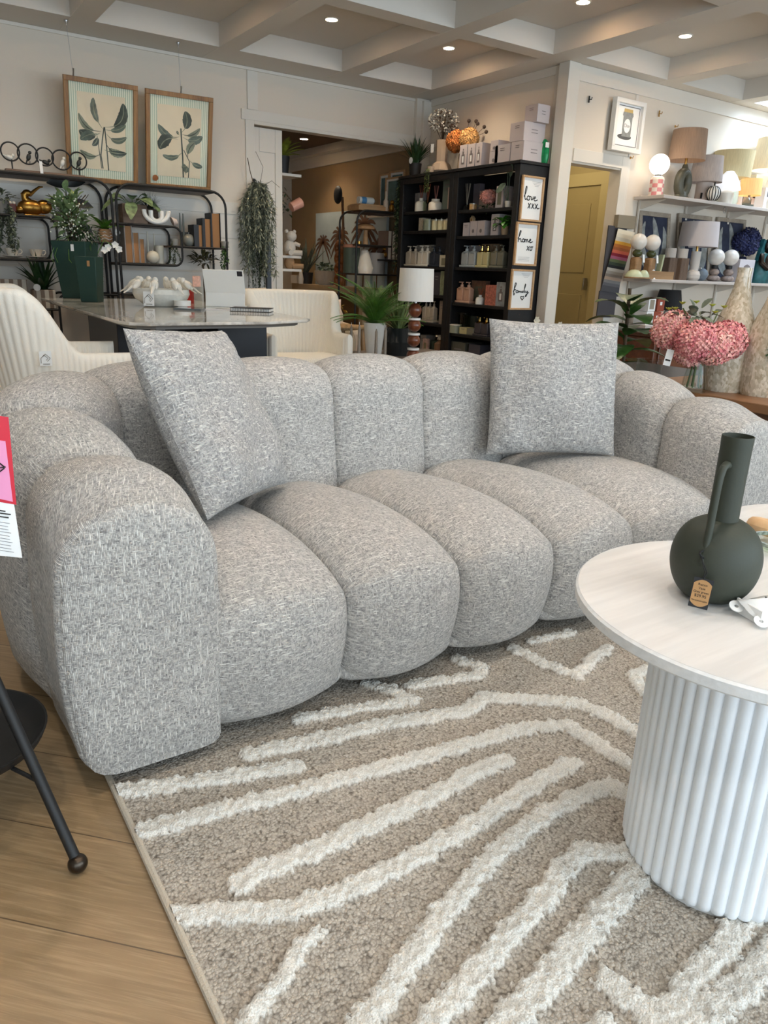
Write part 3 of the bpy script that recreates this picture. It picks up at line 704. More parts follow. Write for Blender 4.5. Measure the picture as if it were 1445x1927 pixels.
# ---------------------------------------------------------------- generic plant pieces
GREEN1=mat('leaf_green',(70,104,48),.5,var=.35,vs=30); GREEN2=mat('leaf_dark_green',(38,66,34),.45,var=.35,vs=30)
GREEN3=mat('leaf_grey_green',(104,112,92),.65,var=.3,vs=30); GREEN4=mat('leaf_bright_green',(86,128,44),.5,var=.4,vs=30)
STEM=mat('brown_stem',(84,66,46),.8)
rnd=random.Random(11)
def fern(n,L,W,z0=0.,up=.75,leaf=.05,seed=1,nl=14):
    r=random.Random(seed); g=G()
    for i in range(n):
        a=2*PI*i/n+r.uniform(-.25,.25); l=L*r.uniform(.75,1.1); e=r.uniform(.25,1.15)*up
        pts=[]
        for k in range(nl):
            t=k/(nl-1); rr=l*t*math.cos(e*(1-.45*t*t)); zz=z0+l*(math.sin(e)*t-.36*t**2.4*(1-.35*e)); pts.append(Vector((rr*math.cos(a),rr*math.sin(a),zz)))
        g.tube(pts,.0022,4)
        for k in range(1,nl):
            t=k/(nl-1); d=(pts[k]-pts[k-1]).normalized(); sd=d.cross(Vector((0,0,1))).normalized(); ll=leaf*math.sin(PI*min(1,.12+.86*t))**.7
            for sg in (-1,1):
                for off in (0,.5):
                    b=pts[k]-(pts[k]-pts[k-1])*off
                    dd=(sd*sg+d*.55+Vector((0,0,-.12))).normalized()
                    w=leaf*W
                    nrm=dd.cross(d).normalized(); ww=d*w
                    g.add([b-ww*.5,b+dd*ll*.5-ww*.5,b+dd*ll,b+dd*ll*.5+ww*.5,b+ww*.5],[(0,1,2,3,4)])
    return g
def grass(n,L,W,spread=.6,droop=.25,seed=1,z0=0.,r0=.02):
    r=random.Random(seed); g=G()
    for i in range(n):
        a=r.uniform(0,2*PI); e=r.uniform(0,spread)*r.choice((1,1,.5)); l=L*r.uniform(.65,1.05); b=Vector((r0*math.cos(a)*r.random(),r0*math.sin(a)*r.random(),z0))
        pts=[];w=[]
        for k in range(6):
            t=k/5; rr=l*math.sin(e)*t*(1+droop*t); pts.append(b+Vector((rr*math.cos(a),rr*math.sin(a),l*math.cos(e)*t-droop*l*t*t*math.sin(e)))); w.append(max(.0005,W*.5*(1-t**1.8)))
        g.blade(pts,w,(0,0,1) if e>.15 else (math.cos(a),math.sin(a),0),.3)
    return g
def bush(n,size,L,W,seed=1,c=(0,0,0),droop=.2,shell=.5,updir=.3,round_=False):
    r=random.Random(seed); g=G(); c=Vector(c)
    for i in range(n):
        while True:
            v=Vector((r.uniform(-1,1),r.uniform(-1,1),r.uniform(-1,1)))
            if .05<v.length<1: break
        v=v.normalized()*(shell+(1-shell)*r.random()) if r.random()<.8 else v
        p=c+Vector((v.x*size[0],v.y*size[1],v.z*size[2]))
        d=(Vector((v.x,v.y,v.z*.6+updir))+Vector((r.uniform(-.6,.6),r.uniform(-.6,.6),r.uniform(-.5,.5)))).normalized()
        k=r.uniform(.7,1.2); g.oval(p,d,L*k,W*k,(r.uniform(-.3,.3),r.uniform(-.3,.3),1),droop,5 if round_ else 4)
    return g
def strands(n,L,spread,leaf,seed=1,z0=0.,per=26,W=.5,dens=2,drop0=.0):
    """hanging foliage strands starting around the origin and falling"""
    r=random.Random(seed); g=G()
    for i in range(n):
        a=r.uniform(0,2*PI); rr=spread*math.sqrt(r.random()); l=L*r.uniform(.55,1.); x,y=rr*math.cos(a),rr*math.sin(a)
        pts=[]
        m=max(6,int(per*l/L))
        for k in range(m):
            t=k/(m-1); pts.append(Vector((x*(.35+.65*min(1,t*4))+.012*math.sin(5*t+i),y*(.35+.65*min(1,t*4))+.012*math.cos(4*t+2*i),z0-l*t)))
        g.tube(pts,.0015,4)
        for k in range(m):
            for q in range(dens):
                d=Vector((r.uniform(-1,1),r.uniform(-1,1),r.uniform(-.9,.25))); g.oval(pts[k],d,leaf*r.uniform(.6,1.1),leaf*W,(0,0,1),.2,3)
    return g
def stems(pts,r=.003): 
    g=G()
    for p in pts: g.tube(p,r,5)
    return g
def flat_tag(name,c,w,h,m,parent,yaw,tilt=8,thick=.0012):
    o=G().box((0,0,0),(w,thick,h)).build(name,m,parent); o.location=c; o.rotation_euler=(math.radians(-tilt),0,yaw); return o
CAMYAW=-YAW     # turns a thing's -y side towards the camera
# ---------------------------------------------------------------- dining table
ZT=.78
def marble_mat():
    m,nt,b=nm('grey_marble'); co=COORD(nt,'Object',(1,.55,1),(0,0,.5)); n=NOISE(nt,co,1.6,6,.62)
    d=MA(nt,'ABSOLUTE',MA(nt,'SUBTRACT',n,.5)); v=RAMP(nt,d,.0,.06); n2=NOISE(nt,co,4.5,4,.6)
    c=MIX(nt,RAMP(nt,n2,.3,.7),lin((240,236,228)),lin((198,192,182)))
    c=MIX(nt,MA(nt,'MULTIPLY_ADD',v,.6,.4),lin((110,104,98)),c)
    nt.links.new(c,b.inputs['Base Color']); b.inputs['Roughness'].default_value=.05; b.inputs['Specular IOR Level'].default_value=.4; return m
MARB=marble_mat()
dt=thing('dining_table','marble-topped dining table on black slab pedestal, laden with planters, bird bowl and tablet','table',(1.5,4.9,0))
oc=[(1.03,6.08),(.99,6.02),(.952,3.79),(.975,3.66),(1.06,3.605),(1.70,3.655),(1.98,3.775),(2.045,3.86),(2.115,4.6),(2.10,5.96),(2.06,6.05),(1.98,6.08)]
G().prism(oc,ZT-.016,ZT).build('top',MARB,dt,w=True,bevel=.004)
oc2=[(1.5+(x-1.5)*.90,4.9+(y-4.9)*.955) for x,y in oc]
G().prism(oc2,ZT-.036,ZT-.0165).build('under_top',mat('grey_board',(120,116,110),.5),dt,w=True)
g=G(); NAVY=mat('black_navy_panel',(20,23,33),.35)
G().b2((1.16,4.62,0),(1.36,5.35,ZT-.037)).build('pedestal_panel',NAVY,dt,w=True,bevel=.006)
G().b2((1.66,4.30,0),(1.98,4.50,ZT-.037)).build('pedestal_panel',NAVY,dt,w=True,bevel=.006)
G().b2((1.46,4.66,0),(1.70,4.86,ZT-.037)).build('pedestal_panel',NAVY,dt,w=True,bevel=.006)
G().b2((1.38,4.56,0),(1.43,4.60,ZT-.037)).build('metal_strip',mat('brushed_grey',(120,122,126),.4,.6),dt,w=True)
G().b2((1.12,4.5,0),(2.0,5.4,.02)).build('base_plate',NAVY,dt,w=True)
# ---------------------------------------------------------------- ribbed armchairs
CORD=mat('cream_corduroy',(244,238,226),.9,bump=.25,bs=260); 
def shell_chair(label,x,y,rz):
    t=thing('dining_chair',label,'chair',(x,y,0),rz,'ribbed cream armchairs around the marble table')
    HW=.275
    def pth(u):   # u 0..1 along the U from one arm front to the other
        s=u*(.30+.30+PI*HW*.86); A=.30
        if s<A: return Vector((-HW,-.24+s,0)),Vector((1,0,0))
        if s>A+PI*HW*.86: q=s-A-PI*HW*.86; return Vector((HW,.06-q,0)),Vector((-1,0,0))
        a=(s-A)/(HW*.86); sx=math.cos(a); sy=math.sin(a); p=2.6
        k=(abs(sx)**p+abs(sy)**p)**(-1/p)
        return Vector((-HW*sx*k,.06+HW*.86*sy*k,0)),Vector((sx,-sy*1.,0)).normalized()
    nr=58; nu=nr*6+1; rows=[]
    for i in range(nu):
        u=i/(nu-1); p,n=pth(u); d=min(u,1-u)*2
        h=.625+.275*smooth(.30,.62,d); lean=.085*smooth(.35,.7,d)
        rib=.0055*abs(math.sin(PI*nr*u)); th=.034+rib
        ef=min(1,min(u,1-u)*40+.05); th*=.35+.65*min(1,ef)
        zb=.33
        row=[]
        prof_=[(th*.7,zb)]+[(th,zb+(h-th-zb)*q) for q in (.03,.2,.4,.6,.8,.95)]+[(th*math.cos(a),h-th+th*math.sin(a)) for a in np.linspace(.2,PI-.2,7)]+[(-th,zb+(h-th-zb)*q) for q in (.95,.8,.6,.4,.2,.03)]+[(-th*.7,zb)]
        for o,z in prof_:
            L=-lean*max(0,(z-.45)/(.9-.45)) ; row.append(p+n*(o+L)+Vector((0,0,z)))
        rows.append(row)
    g=grid(rows); nn=len(rows[0])
    g.F.append(tuple(range(nn))); g.F.append(tuple((nu-1)*nn+k for k in reversed(range(nn))))
    g.build('shell',CORD,t,ang=75)
    nx=34; rows=[]
    prof_=[(-.27,.34),(-.285,.38),(-.283,.43),(-.26,.462),(-.2,.472),(0,.47),(.14,.462),(.24,.45),(.25,.35)]
    for i in range(nx*4+1):
        x_=(i/(nx*4)-.5)*.47; r_=.004*abs(math.sin(PI*nx*i/(nx*4))); rows.append([(x_,a-(r_ if k<4 else 0),b+(r_ if 2<k<8 else 0)) for k,(a,b) in enumerate(prof_)])
    g=grid(rows); nn=len(prof_); g.F.append(tuple(range(nn))); g.F.append(tuple(nx*4*nn+k for k in reversed(range(nn)))); g.build('seat',CORD,t,ang=75)
    G().box((0,.0,.325),(.44,.46,.03)).build('seat_frame',BLACK,t)
    for a,b in ((-1,-1),(1,-1),(-1,1),(1,1)):
        G().tube([(a*.19,b*.18,.33),(a*.24,b*.235,0.0)],[.014,.010],10).build('leg',BLACK,t)
    return t
ch1=shell_chair('cream ribbed armchair seen from behind, left of the marble table, logo tag on it',.75,3.93,math.radians(84))
ch2=copytree(ch1,(.56,4.98,0),math.radians(90),'cream ribbed armchair cut by the left edge, behind the nearer one at the marble table')
ch3=copytree(ch1,(2.47,4.80,0),math.radians(-8),'cream ribbed armchair facing the camera at the right end of the marble table')
GOLD=mat('dark_gold_print',(96,80,50),.4,.5)
def logo(parent,c,yaw,s,tilt=0,card=PAPER,name='logo_tag'):
    """white card with a double mountain-peak mark"""
    o=G().box((0,0,0),(s*.78,.0012,s)).build(name,card,parent); o.location=c; o.rotation_euler=(math.radians(tilt),0,yaw)
    y=-.0016; g=G(); r=s*.016
    g.tube([(-.30*s,y,-.32*s),(-.30*s,y,.02*s),(-.06*s,y,.22*s),(.16*s,y,0),(.02*s,y,-.12*s)],r,5)
    g.tube([(-.2*s,y,.12*s),(-.0*s,y,.32*s),(.30*s,y,.02*s),(.1*s,y,-.2*s)],r,5)
    for k in range(2): g.tube([(-.2*s,y,-.36*s-k*.05*s),(.25*s,y,-.36*s-k*.05*s)],r*.6,4)
    g.build('printed_mark',GOLD,o); return o
ch1.scale=(1.03,)*3
lg=at_y(84,672,3.64)
lo=logo(None,(0,0,0),0,.062,0); lo.parent=ch1; 
Mi=Matrix.Rotation(-math.radians(84),3,'Z')@(Vector(lg)-Vector((.75,3.93,0))); lo.location=(Mi.x+.028,Mi.y,Mi.z); lo.rotation_euler=(0,0,math.radians(-90))
# position the tag just clear of the chair's near flank
lo.location=(-.275-.075,Mi.y/1.03,Mi.z/1.03); lo.rotation_euler=(0,0,-PI/2)
lo2=logo(None,(0,0,0),0,.062,0); lo2.parent=ch2; lo2.location=(-.275-.075,Mi.y+.05,Mi.z+.03); lo2.rotation_euler=(0,0,-PI/2)
# ---------------------------------------------------------------- things on the dining table
def slotg(x0,y0,x1,y1,z):
    c=at_z((x0+x1)/2,y1,z); dep=(c-CP)@CF; D=math.hypot(c[0],c[1]); w=(x1-x0)*dep/FPX
    h=at_d((x0+x1)/2,y0,D)[2]-z; return c,w,h
def out(c,d):   # push a point away from the camera along the floor
    L=math.hypot(c[0],c[1]); return np.array([c[0]*(1+d/L),c[1]*(1+d/L),c[2]])
TEAL=mat('dark_teal_planter',(22,58,50),.55)
def planter(label,x0,x1,y0,y1,push,xb0,xb1):
    c,w,h=slotg(x0,y0,x1,y1,ZT); c=out(c,push); t=thing('tall_planter',label,'planter',c,CAMYAW,'tall dark green planters on the marble table')
    wb=w*(xb1-xb0)/(x1-x0); a,b=w*.5*1.02,wb*.5*1.02
    def ring(r,z): return [(r*sx_,r*sy_,z) for sx_,sy_ in ((-1,-1),(1,-1),(1,1),(-1,1))]
    g=G(); R=[ring(b,0),ring(a,h),ring(a-.008,h),ring(a-.012,h-.03)]; g.add([p for q in R for p in q],[(3,2,1,0)]+[(i*4+k,i*4+(k+1)%4,(i+1)*4+(k+1)%4,(i+1)*4+k) for i in range(3) for k in range(4)]+[(12,13,14,15)])
    g.build('body',TEAL,t,bevel=.006); return t,w,h
p1_,w,h=planter('taller dark green square planter at the back of the marble table, full of white-berried greenery',119,181,455,561,.0,134,178)
P2c=(w,h)
flat_tag('price_tag',(.03,-w*.5-.004,h-.045),.022,.045,PAPER,p1_,0,2)
# berry greenery
g=bush(120,(.17,.15,.17),.075,.040,3,(-.01,0,h+.20),.15,.35,.5); g2=bush(130,(.16,.12,.10),.05,.018,5,(.12,0,h+.05),.6,.5,-.1)
ev=thing('berry_spray','green leafy spray dotted with white berries standing in the taller planter','plant',tuple(p1_.location+Vector((0,0,h-.02))),CAMYAW)
g=bush(190,(.11,.10,.16),.080,.046,3,(-.02,0,.22),.15,.2,.5,True); gb=bush(190,(.15,.10,.07),.055,.014,5,(.06,0,.07),.5,.3,.1)
g.build('leaves',mat('eucalyptus_green',(118,140,96),.55,var=.35,vs=40),ev); gb.build('fine_leaves',GREEN2,ev)
r_=random.Random(4); g=G()
for i in range(70):
    g.ball((r_.gauss(-.0,.060),-.05+r_.gauss(-.03,.04),.05+r_.random()*.27),.0062,8,6)
b_=g.build('berries',mat('white_berry',(220,224,208),.4),ev); b_['kind']='stuff'
stems([[(r_.uniform(-.03,.03),r_.uniform(-.03,.03),-.1),(r_.gauss(0,.05),r_.gauss(0,.04),.2),(r_.gauss(0,.08),r_.gauss(0,.06),.34)] for i in range(16)],.0025).build('stems',STEM,ev)
g=G()
for dx_ in (-.10,-.13,.0): 
    g.tube([(-.03,-.06,.05),(dx_*.6,-.11,.03),(dx_,-.13,-.06-.05*rnd.random()),(dx_+.02,-.135,-.13)],.002,5)
g.build('trailing_tendrils',GREEN4,ev)
p2_,w,h=planter('shorter dark green square planter in front of the taller one on the marble table',155,193,483,568,.0,163,194)
flat_tag('price_tag',(.022,-w*.5-.004,h-.045),.018,.036,KR,p2_,0,2)
# bowl with perched birds
c,w,h=slotg(252,545,358,578,ZT); R0=w/2; c=out(c,R0*.75)
bw=thing('bird_bowl','white glazed bowl with ceramic birds perched around its rim on the marble table','bowl',c)
G().lathe([(.001,0),(R0*.55,0),(R0*.62,.006),(R0*.92,h*.45),(R0*1.0,h*.72),(R0*.97,h*1.0),(R0*.93,h*1.0),(R0*.94,h*.7),(R0*.55,.02),(.001,.015)],n=48).build('bowl',mat('white_crackle_glaze',(226,224,216),.18,var=.05,vs=60),bw)
for i in range(8):
    a=2*PI*i/8+.25; q=Vector((math.cos(a),math.sin(a),0)); g=G(); s=.030
    B=q*R0*.97+Vector((0,0,h+.030)); f=(-q+Vector((0,0,.75))).normalized(); Rm=f.to_track_quat('Z','Y').to_matrix()
    g.ball(B,(s*.86,s*.80,s*1.35),14,10,Rm); g.ball(B+f*s*1.35+Vector((0,0,.004)),(s*.62,s*.62,s*.62),12,8)
    hd_=B+f*s*1.4; g.lathe([(.0075,0),(.0008,.02)],hd_-q*.012,8,(-q).to_track_quat('Z','Y').to_matrix())
    tl=(q-Vector((0,0,.55))).normalized(); g.tube([B-f*s*.5,B-f*s*1.0+q*.012,B-f*s*1.1+tl*.045,B-f*s*1.1+tl*.075],[s*.62,s*.5,s*.3,s*.2],10,flat=.55)
    for sd in (-1,1):
        sv=Vector((-q.y,q.x,0))*sd; g.ball(B+sv*s*.62-f*.008,(s*.3,s*.62,s*1.15),10,8,Rm)
    g.build('bird',mat('bird_glaze',(238,234,224),.2),bw,ang=60)
lg=Vector((-c[0],-c[1],0)).normalized(); logo(bw,tuple(lg*(R0+.022)+Vector((CI[0],CI[1],0))*(-R0*.45)+Vector((0,0,h*.48))),CAMYAW,.088,-4)
# white tin, glass coaster book, candle, red box
c,w,h=slotg(328,565,359,576,ZT+.012); t=thing('tin','small round white tin on the glass tile beside the bird bowl','tin',out(c,.02)); G().cyl((0,0,0),w/2,.032,28).build('tin_body',WHITE,t); G().lathe([(w/2+.001,.020),(w/2+.0015,.034),(.001,.035)],n=28).build('lid',WHITE,t)
c=at_z(352,584,ZT); t=G().box((0,.06,.0055),(.17,.12,.011)).build('glass_tile',mat('smoky_tile',(92,98,100),.1),None,c,CAMYAW); tag(t,'flat smoky glass tile under the white tin on the marble table','tile')
c=at_z(372,579,ZT); t=thing('candle_stand','clear acrylic block carrying a cut pink ornament, left of the tablet','stand',out(c,.03),CAMYAW)
G().box((0,0,.065),(.075,.06,.13)).build('acrylic_block',glassm('acrylic',(246,247,244)),t)
G().box((0,0,.165),(.045,.045,.068)).build('pink_ornament',mat('rose_marble',(232,178,156),.4,var=.25,vs=50),t,bevel=.004)
c=at_z(357,572,ZT); t=G().box((0,.03,.05),(.04,.04,.10)).build('red_box',mat('red_card',(190,36,34),.4),None,out(c,.02),CAMYAW); tag(t,'small red box half hidden behind the bird bowl','box')
# tablet in a pale folio
c=at_z(424,578,ZT); t=thing('tablet','tablet in pale grey folio case propped up on the marble table, camera at its corner','tablet',out(c,.02),CAMYAW)
FOL=mat('pale_folio',(236,236,232),.6)
def slab(a,b,wd,th): # slab between two points in the local y-z plane
    v=Vector((0,b[0]-a[0],b[1]-a[1])); n_=Vector((0,-v.z,v.y)).normalized()*th
    q=[Vector((s_*wd/2,p[0],p[1])) for p in (a,b) for s_ in (-1,1)]
    return G().add(q+[p+n_ for p in q],[(0,1,3,2),(4,6,7,5),(0,4,5,1),(1,5,7,3),(3,7,6,2),(2,6,4,0)])
slab((0,0),(.02,.095),.27,.006).build('lower_flap',FOL,t,bevel=.002)
slab((.02,.095),(-.045,.245),.275,.010).build('tablet_back',FOL,t,bevel=.003)
o=G().box((0,0,0),(.036,.004,.036)).build('camera_plate',mat('dark_glass',(40,40,48),.15),t,bevel=.0015); o.rotation_euler=(math.radians(23.4),0,0); o.location=(.112,-.0445,.221)
G().lathe([(.0001,-.0035),(.010,-.0035)],(.007,0,.007),16,Matrix.Rotation(PI/2,3,'X')).build('camera_lens',BLACK,o)
slab((.02,.004),(.16,.004),.275,.005).build('keyboard',FOL,t)
# papers and spiral notebook
for i,(x,y,a,lb) in enumerate(((415,584,.3,'loose printed sheet poking out left of the spiral notebook'),(432,581,-.15,'white sheet lying under the tablet beside the spiral notebook'))):
    c=at_z(x,y,ZT+.0006*(i+1)); o=G().box((0,.07,0),(.21,.14,.0006)).build('paper_sheet',mat('paper_%d'%i,((206,210,224),(236,236,234))[i],.6),None,c,CAMYAW+a); tag(o,lb,'paper')
c=at_z(470,587,ZT); t=thing('notebook','black spiral-bound notebook lying near the right front corner of the marble table','notebook',c,CAMYAW)
G().box((0,.08,.011),(.245,.155,.016)).build('pages',PAPER,t); G().box((0,.08,.0205),(.25,.16,.003)).box((0,.08,.0015),(.25,.16,.003)).build('cover',BLACK,t)
g=G(); 
for k in range(24): 
    g.tube([(-.118+.0103*k,-.002+.010*math.cos(a),.012+.011*math.sin(a)) for a in np.linspace(0,2*PI,9)[:-1]],.0014,5,closed=True)
sp_=g.build('spiral',BLACK,t)
# ---------------------------------------------------------------- black tube shelving against the back wall
DKW=wood('dark_walnut',(52,34,24),(86,58,40),.5)
def arc2(c,r,a0,a1,n=7): return [(c[0]+r*math.cos(a),c[1]+r*math.sin(a)) for a in np.linspace(a0,a1,n)]
YS0,YS1=6.50,6.83
def shelf_unit(label,xa,xb,zt,boards,loops,mirror=False):
    t=thing('shelving_unit',label,'shelf',((xa+xb)/2,(YS0+YS1)/2,0))
    r=.13
    for y in (YS0,YS1):
        o=[(xa,0),(xa,zt-r)]+arc2((xa+r,zt-r),r,PI,PI/2)+arc2((xb-r,zt-r),r,PI/2,0)+[(xb,0)]
        G().tube([(x,y,z) for x,z in o],.0105,8).build('arch_frame',BLACK,t,w=True)
        for lp in loops:
            G().tube([(x,y,z) for x,z in lp],.009,8).build('shelf_frame',BLACK,t,w=True)
    for x0,x1,z in boards:
        G().b2((x0,YS0+.008,z-.013),(x1,YS1-.008,z)).build('shelf_board',DKW,t,w=True)
        for y in (YS0,YS1): G().tube([(x0,y,z-.006),(x1,y,z-.006)],.008,6).build('shelf_rail',BLACK,t,w=True)
    return t
r=.07
lpR=[(1.70,1.343),(2.22-r,1.343)]+arc2((2.22-r,1.343-r),r,PI/2,0)+arc2((2.22-r,1.045+r-.012),r,0,-PI/2)+[(1.70,1.033)]
lpR2=[(2.62,.70),(2.10+r,.70)]+arc2((2.10+r,.70-r),r,PI/2,PI)+arc2((2.10+r,.36+r),r,PI,1.5*PI)+[(2.62,.36)]
shelf_unit('right-hand black tube shelving unit under the two palm pictures',1.70,2.62,1.645,[(1.80,2.52,1.643),(1.70,2.16,1.350),(1.70,2.16,1.046),(2.13,2.62,1.196),(1.70,2.10,.80),(2.17,2.62,.37)],[lpR,lpR2])
lpL=[(.60,1.353),(1.235-r,1.353)]+arc2((1.235-r,1.353-r),r,PI/2,0)+arc2((1.235-r,1.048+r-.012),r,0,-PI/2)+[(.60,1.036)]
lpL2=[(1.67,.79),(1.20+r,.79)]+arc2((1.20+r,.79-r),r,PI/2,PI)+arc2((1.20+r,.36+r),r,PI,1.5*PI)+[(1.67,.36)]
shelf_unit('left-hand black tube shelving unit, cut by the left edge, with the ring sculpture on top',.60,1.665,1.650,[(.72,1.55,1.648),(.60,1.17,1.360),(.60,1.17,1.050),(1.235,1.665,1.196),(.60,1.19,.675),(1.27,1.665,.37)],[lpL,lpL2])
# ---------------------------------------------------------------- two palm pictures hung from the ceiling, leaning on the shelves
BAMB=wood('bamboo_frame',(112,74,36),(164,120,66),.45,2.2,'y')
STRP=stripes('green_ticking',[(228,232,214),(228,232,214),(158,182,158)],.0155,0)
AGED=mat('aged_paper',(226,214,188),.8,var=.05,vs=6); PG=[mat('print_green',(96,108,98),.8,var=.45,vs=14),mat('print_dark',(70,80,74),.8,var=.35,vs=14),mat('print_olive',(132,138,118),.8,var=.3,vs=14)]
def framed(name,label,cat,TL,TR,BL,fw,fd,fm,parts=True,group=None):
    TL,TR,BL=[Vector(q) for q in (TL,TR,BL)]; ex=(TR-TL).normalized(); ey=(TL-BL); ey=(ey-ex*ey.dot(ex)).normalized(); ez=ex.cross(ey)
    w=(TR-TL).length; h=(TL-BL).dot(ey); c=BL+ex*w/2
    t=thing(name,label,cat,c,0,group); t.rotation_euler=Matrix((ex,ey,ez)).transposed().to_euler()
    for nm_,cc,dd in (('frame_rail',(0,fw/2,0),(w,fw,fd)),('frame_rail',(0,h-fw/2,0),(w,fw,fd)),('frame_stile',(-w/2+fw/2,h/2,0),(fw,h-2*fw,fd)),('frame_stile',(w/2-fw/2,h/2,0),(fw,h-2*fw,fd))):
        G().box(cc,dd).build(nm_,fm,t,bevel=.002)
    return t,w,h
def leafshape(pts,w,z):
    """flat printed leaf along pts"""
    n=len(pts); v=[];f=[]
    for i,(x,y) in enumerate(pts):
        a=pts[max(i-1,0)]; b=pts[min(i+1,n-1)]; dx_,dy_=b[0]-a[0],b[1]-a[1]; L=math.hypot(dx_,dy_)+1e-9; ww=w*math.sin(PI*(i+.15)/(n-.7))**.55*(1+.07*math.sin(i*2.3+x*90))
        v+=[(x-dy_/L*ww,y+dx_/L*ww,z),(x+dy_/L*ww,y-dx_/L*ww,z)]
    for i in range(n-1): f.append((2*i,2*i+1,2*i+3,2*i+2))
    return v,f
def curve(a,b,bend,n=17):
    a=Vector(a);b=Vector(b);d=b-a; nn=Vector((-d.y,d.x)); return [tuple(a+d*t+nn*bend*4*t*(1-t)) for t in np.linspace(0,1,n)]
def palmpic(label,TL,TR,BL,leaves,trunks):
    t,w,h=framed('framed_print',label,'picture',TL,TR,BL,.034,.03,BAMB,group='palm prints hung above the shelves')
    G().box((0,h/2,-.004),(w-.06,h-.06,.004)).build('striped_mount',STRP,t)
    aw,ah=w-.19,h-.19; art=G().box((0,h/2,-.0005),(aw,ah,.003)).build('print',AGED,t)
    z=.0013
    S_=lambda q: (-aw/2+q[0]*aw,h/2-ah/2+(1-q[1])*ah)
    g=G()
    for pts,wd in trunks:
        v,f=[],[]; P=[S_(p) for p in pts]
        for i,(x,y) in enumerate(P): v+=[(x-wd*aw,y,z),(x+wd*aw,y,z)]
        g.add(v,[(2*i,2*i+1,2*i+3,2*i+2) for i in range(len(P)-1)])
    g.build('printed_trunk',PG[1],art)
    for i,(a,b,bend,wd,k) in enumerate(leaves):
        cv=curve(S_(a),S_(b),bend); v,f=leafshape(cv[4:],wd*aw*1.25,z+.00012*(i+1)); G().add(v,f).build('printed_leaf',PG[k],art); v,f=leafshape(cv,.0035,z+.00012*(i+1)+.00006); G().add(v,f).build('printed_midrib',PG[2 if k<2 else 1],art)
    # glazing
    G().box((0,h/2,.007),(w-.06,h-.06,.002)).build('glazing',glassm('picture_glass',(255,255,255)),t)
    # wire to the ceiling
    return t,w,h
def hang(t,w,h,xf,hook):
    R=t.rotation_euler.to_matrix(); top=Vector(t.location)+R@Vector((xf*w,h+.004,-.01)); H=Vector(hook)
    l=R.inverted()@(H-Vector(t.location)); s_=Vector((xf*w,h,-.01))
    G().tube([tuple(s_),tuple(l)],.0016,6).build('hanging_wire',STEEL,t)
    G().tube([tuple(s_),tuple(s_+Vector((0,.05,.01)))],.006,8).build('wire_clip',STEEL,t)
    o=G().lathe([(.016,0),(.016,-.006),(.006,-.022),(.004,-.03)],n=14).build('ceiling_hook',STEEL,t); o.matrix_local=t.matrix_basis.inverted() if False else Matrix.Translation(l)@R.inverted().to_4x4()
YT,YBm=6.54,6.70
P_=lambda q,Y: at_y(q[0],q[1],Y)
def snap(TL,TR,BL,zb):
    BL=np.array(BL); BL[2]=zb; return TL,TR,BL
L1_=[((.52,.45),(.33,.06),.12,.055,0),((.54,.42),(.95,.08),-.28,.085,1),((.56,.45),(1.0,.36),-.12,.05,0),((.58,.50),(1.02,.52),-.25,.05,0),((.56,.62),(1.0,.74),-.22,.065,2),((.52,.72),(1.02,.74),-.06,.04,1),((.48,.48),(.02,.28),.22,.05,2),((.46,.5),(.02,.5),.18,.08,1),((.44,.52),(.04,.62),-.1,.07,0),((.46,.78),(.03,.76),.22,.05,2),((.38,.52),(.28,.68),.2,.045,1)]
TL,TR,BL=snap(P_((105,137),YT),P_((247,160),YT),P_((127,340),YBm),1.653)
pa,wa,ha=palmpic('larger-leafed palm print in striped mount and bamboo frame, left of the pair above the shelves',TL,TR,BL,L1_,[([(.50,.98),(.46,.80),(.50,.58),(.54,.42)],.012),([(.62,1.0),(.60,.80),(.57,.55),(.55,.42)],.012),([(.47,.98),(.40,.6)],.008)])
hang(pa,wa,ha,-.36,at_z(124,38,2.719))
L2_=[((.54,.36),(.62,.06),-.2,.085,1),((.56,.38),(.97,.27),-.18,.045,2),((.58,.42),(1.03,.38),-.18,.07,0),((.50,.42),(.02,.28),.2,.06,0),((.46,.46),(.05,.62),-.22,.10,1),((.58,.62),(.12,.70),.2,.045,0),((.70,.72),(.86,.48),.15,.065,2),((.74,.74),(1.05,.82),-.1,.045,0),((.66,.96),(.70,.84),.1,.05,0),((.50,.40),(.44,.34),.1,.02,1),((.70,.82),(.56,.84),.1,.05,0)]
TL,TR,BL=snap(P_((256,163),YT),P_((385,182),YT),P_((275,352),YBm),1.653)
pb,wb,hb=palmpic('tall banana-palm print in striped mount and bamboo frame, right of the pair, orange dot sticker',TL,TR,BL,L2_,[([(.60,1.0),(.58,.7),(.54,.4),(.53,.3)],.016),([(.72,1.0),(.74,.76),(.60,.60)],.010)])
hang(pb,wb,hb,0.02,at_z(335,80,2.719))
G().lathe([(.0001,0),(.024,0)],(-wb/2+.075,.075,.0092),24).build('dot_sticker',mat('orange_sticker',(196,124,66),.5),pb)
# ---------------------------------------------------------------- objects on the left unit
def on(Y,x0,y0,x1,y1,z): return sloty(Y,x0,y0,x1,y1,z)
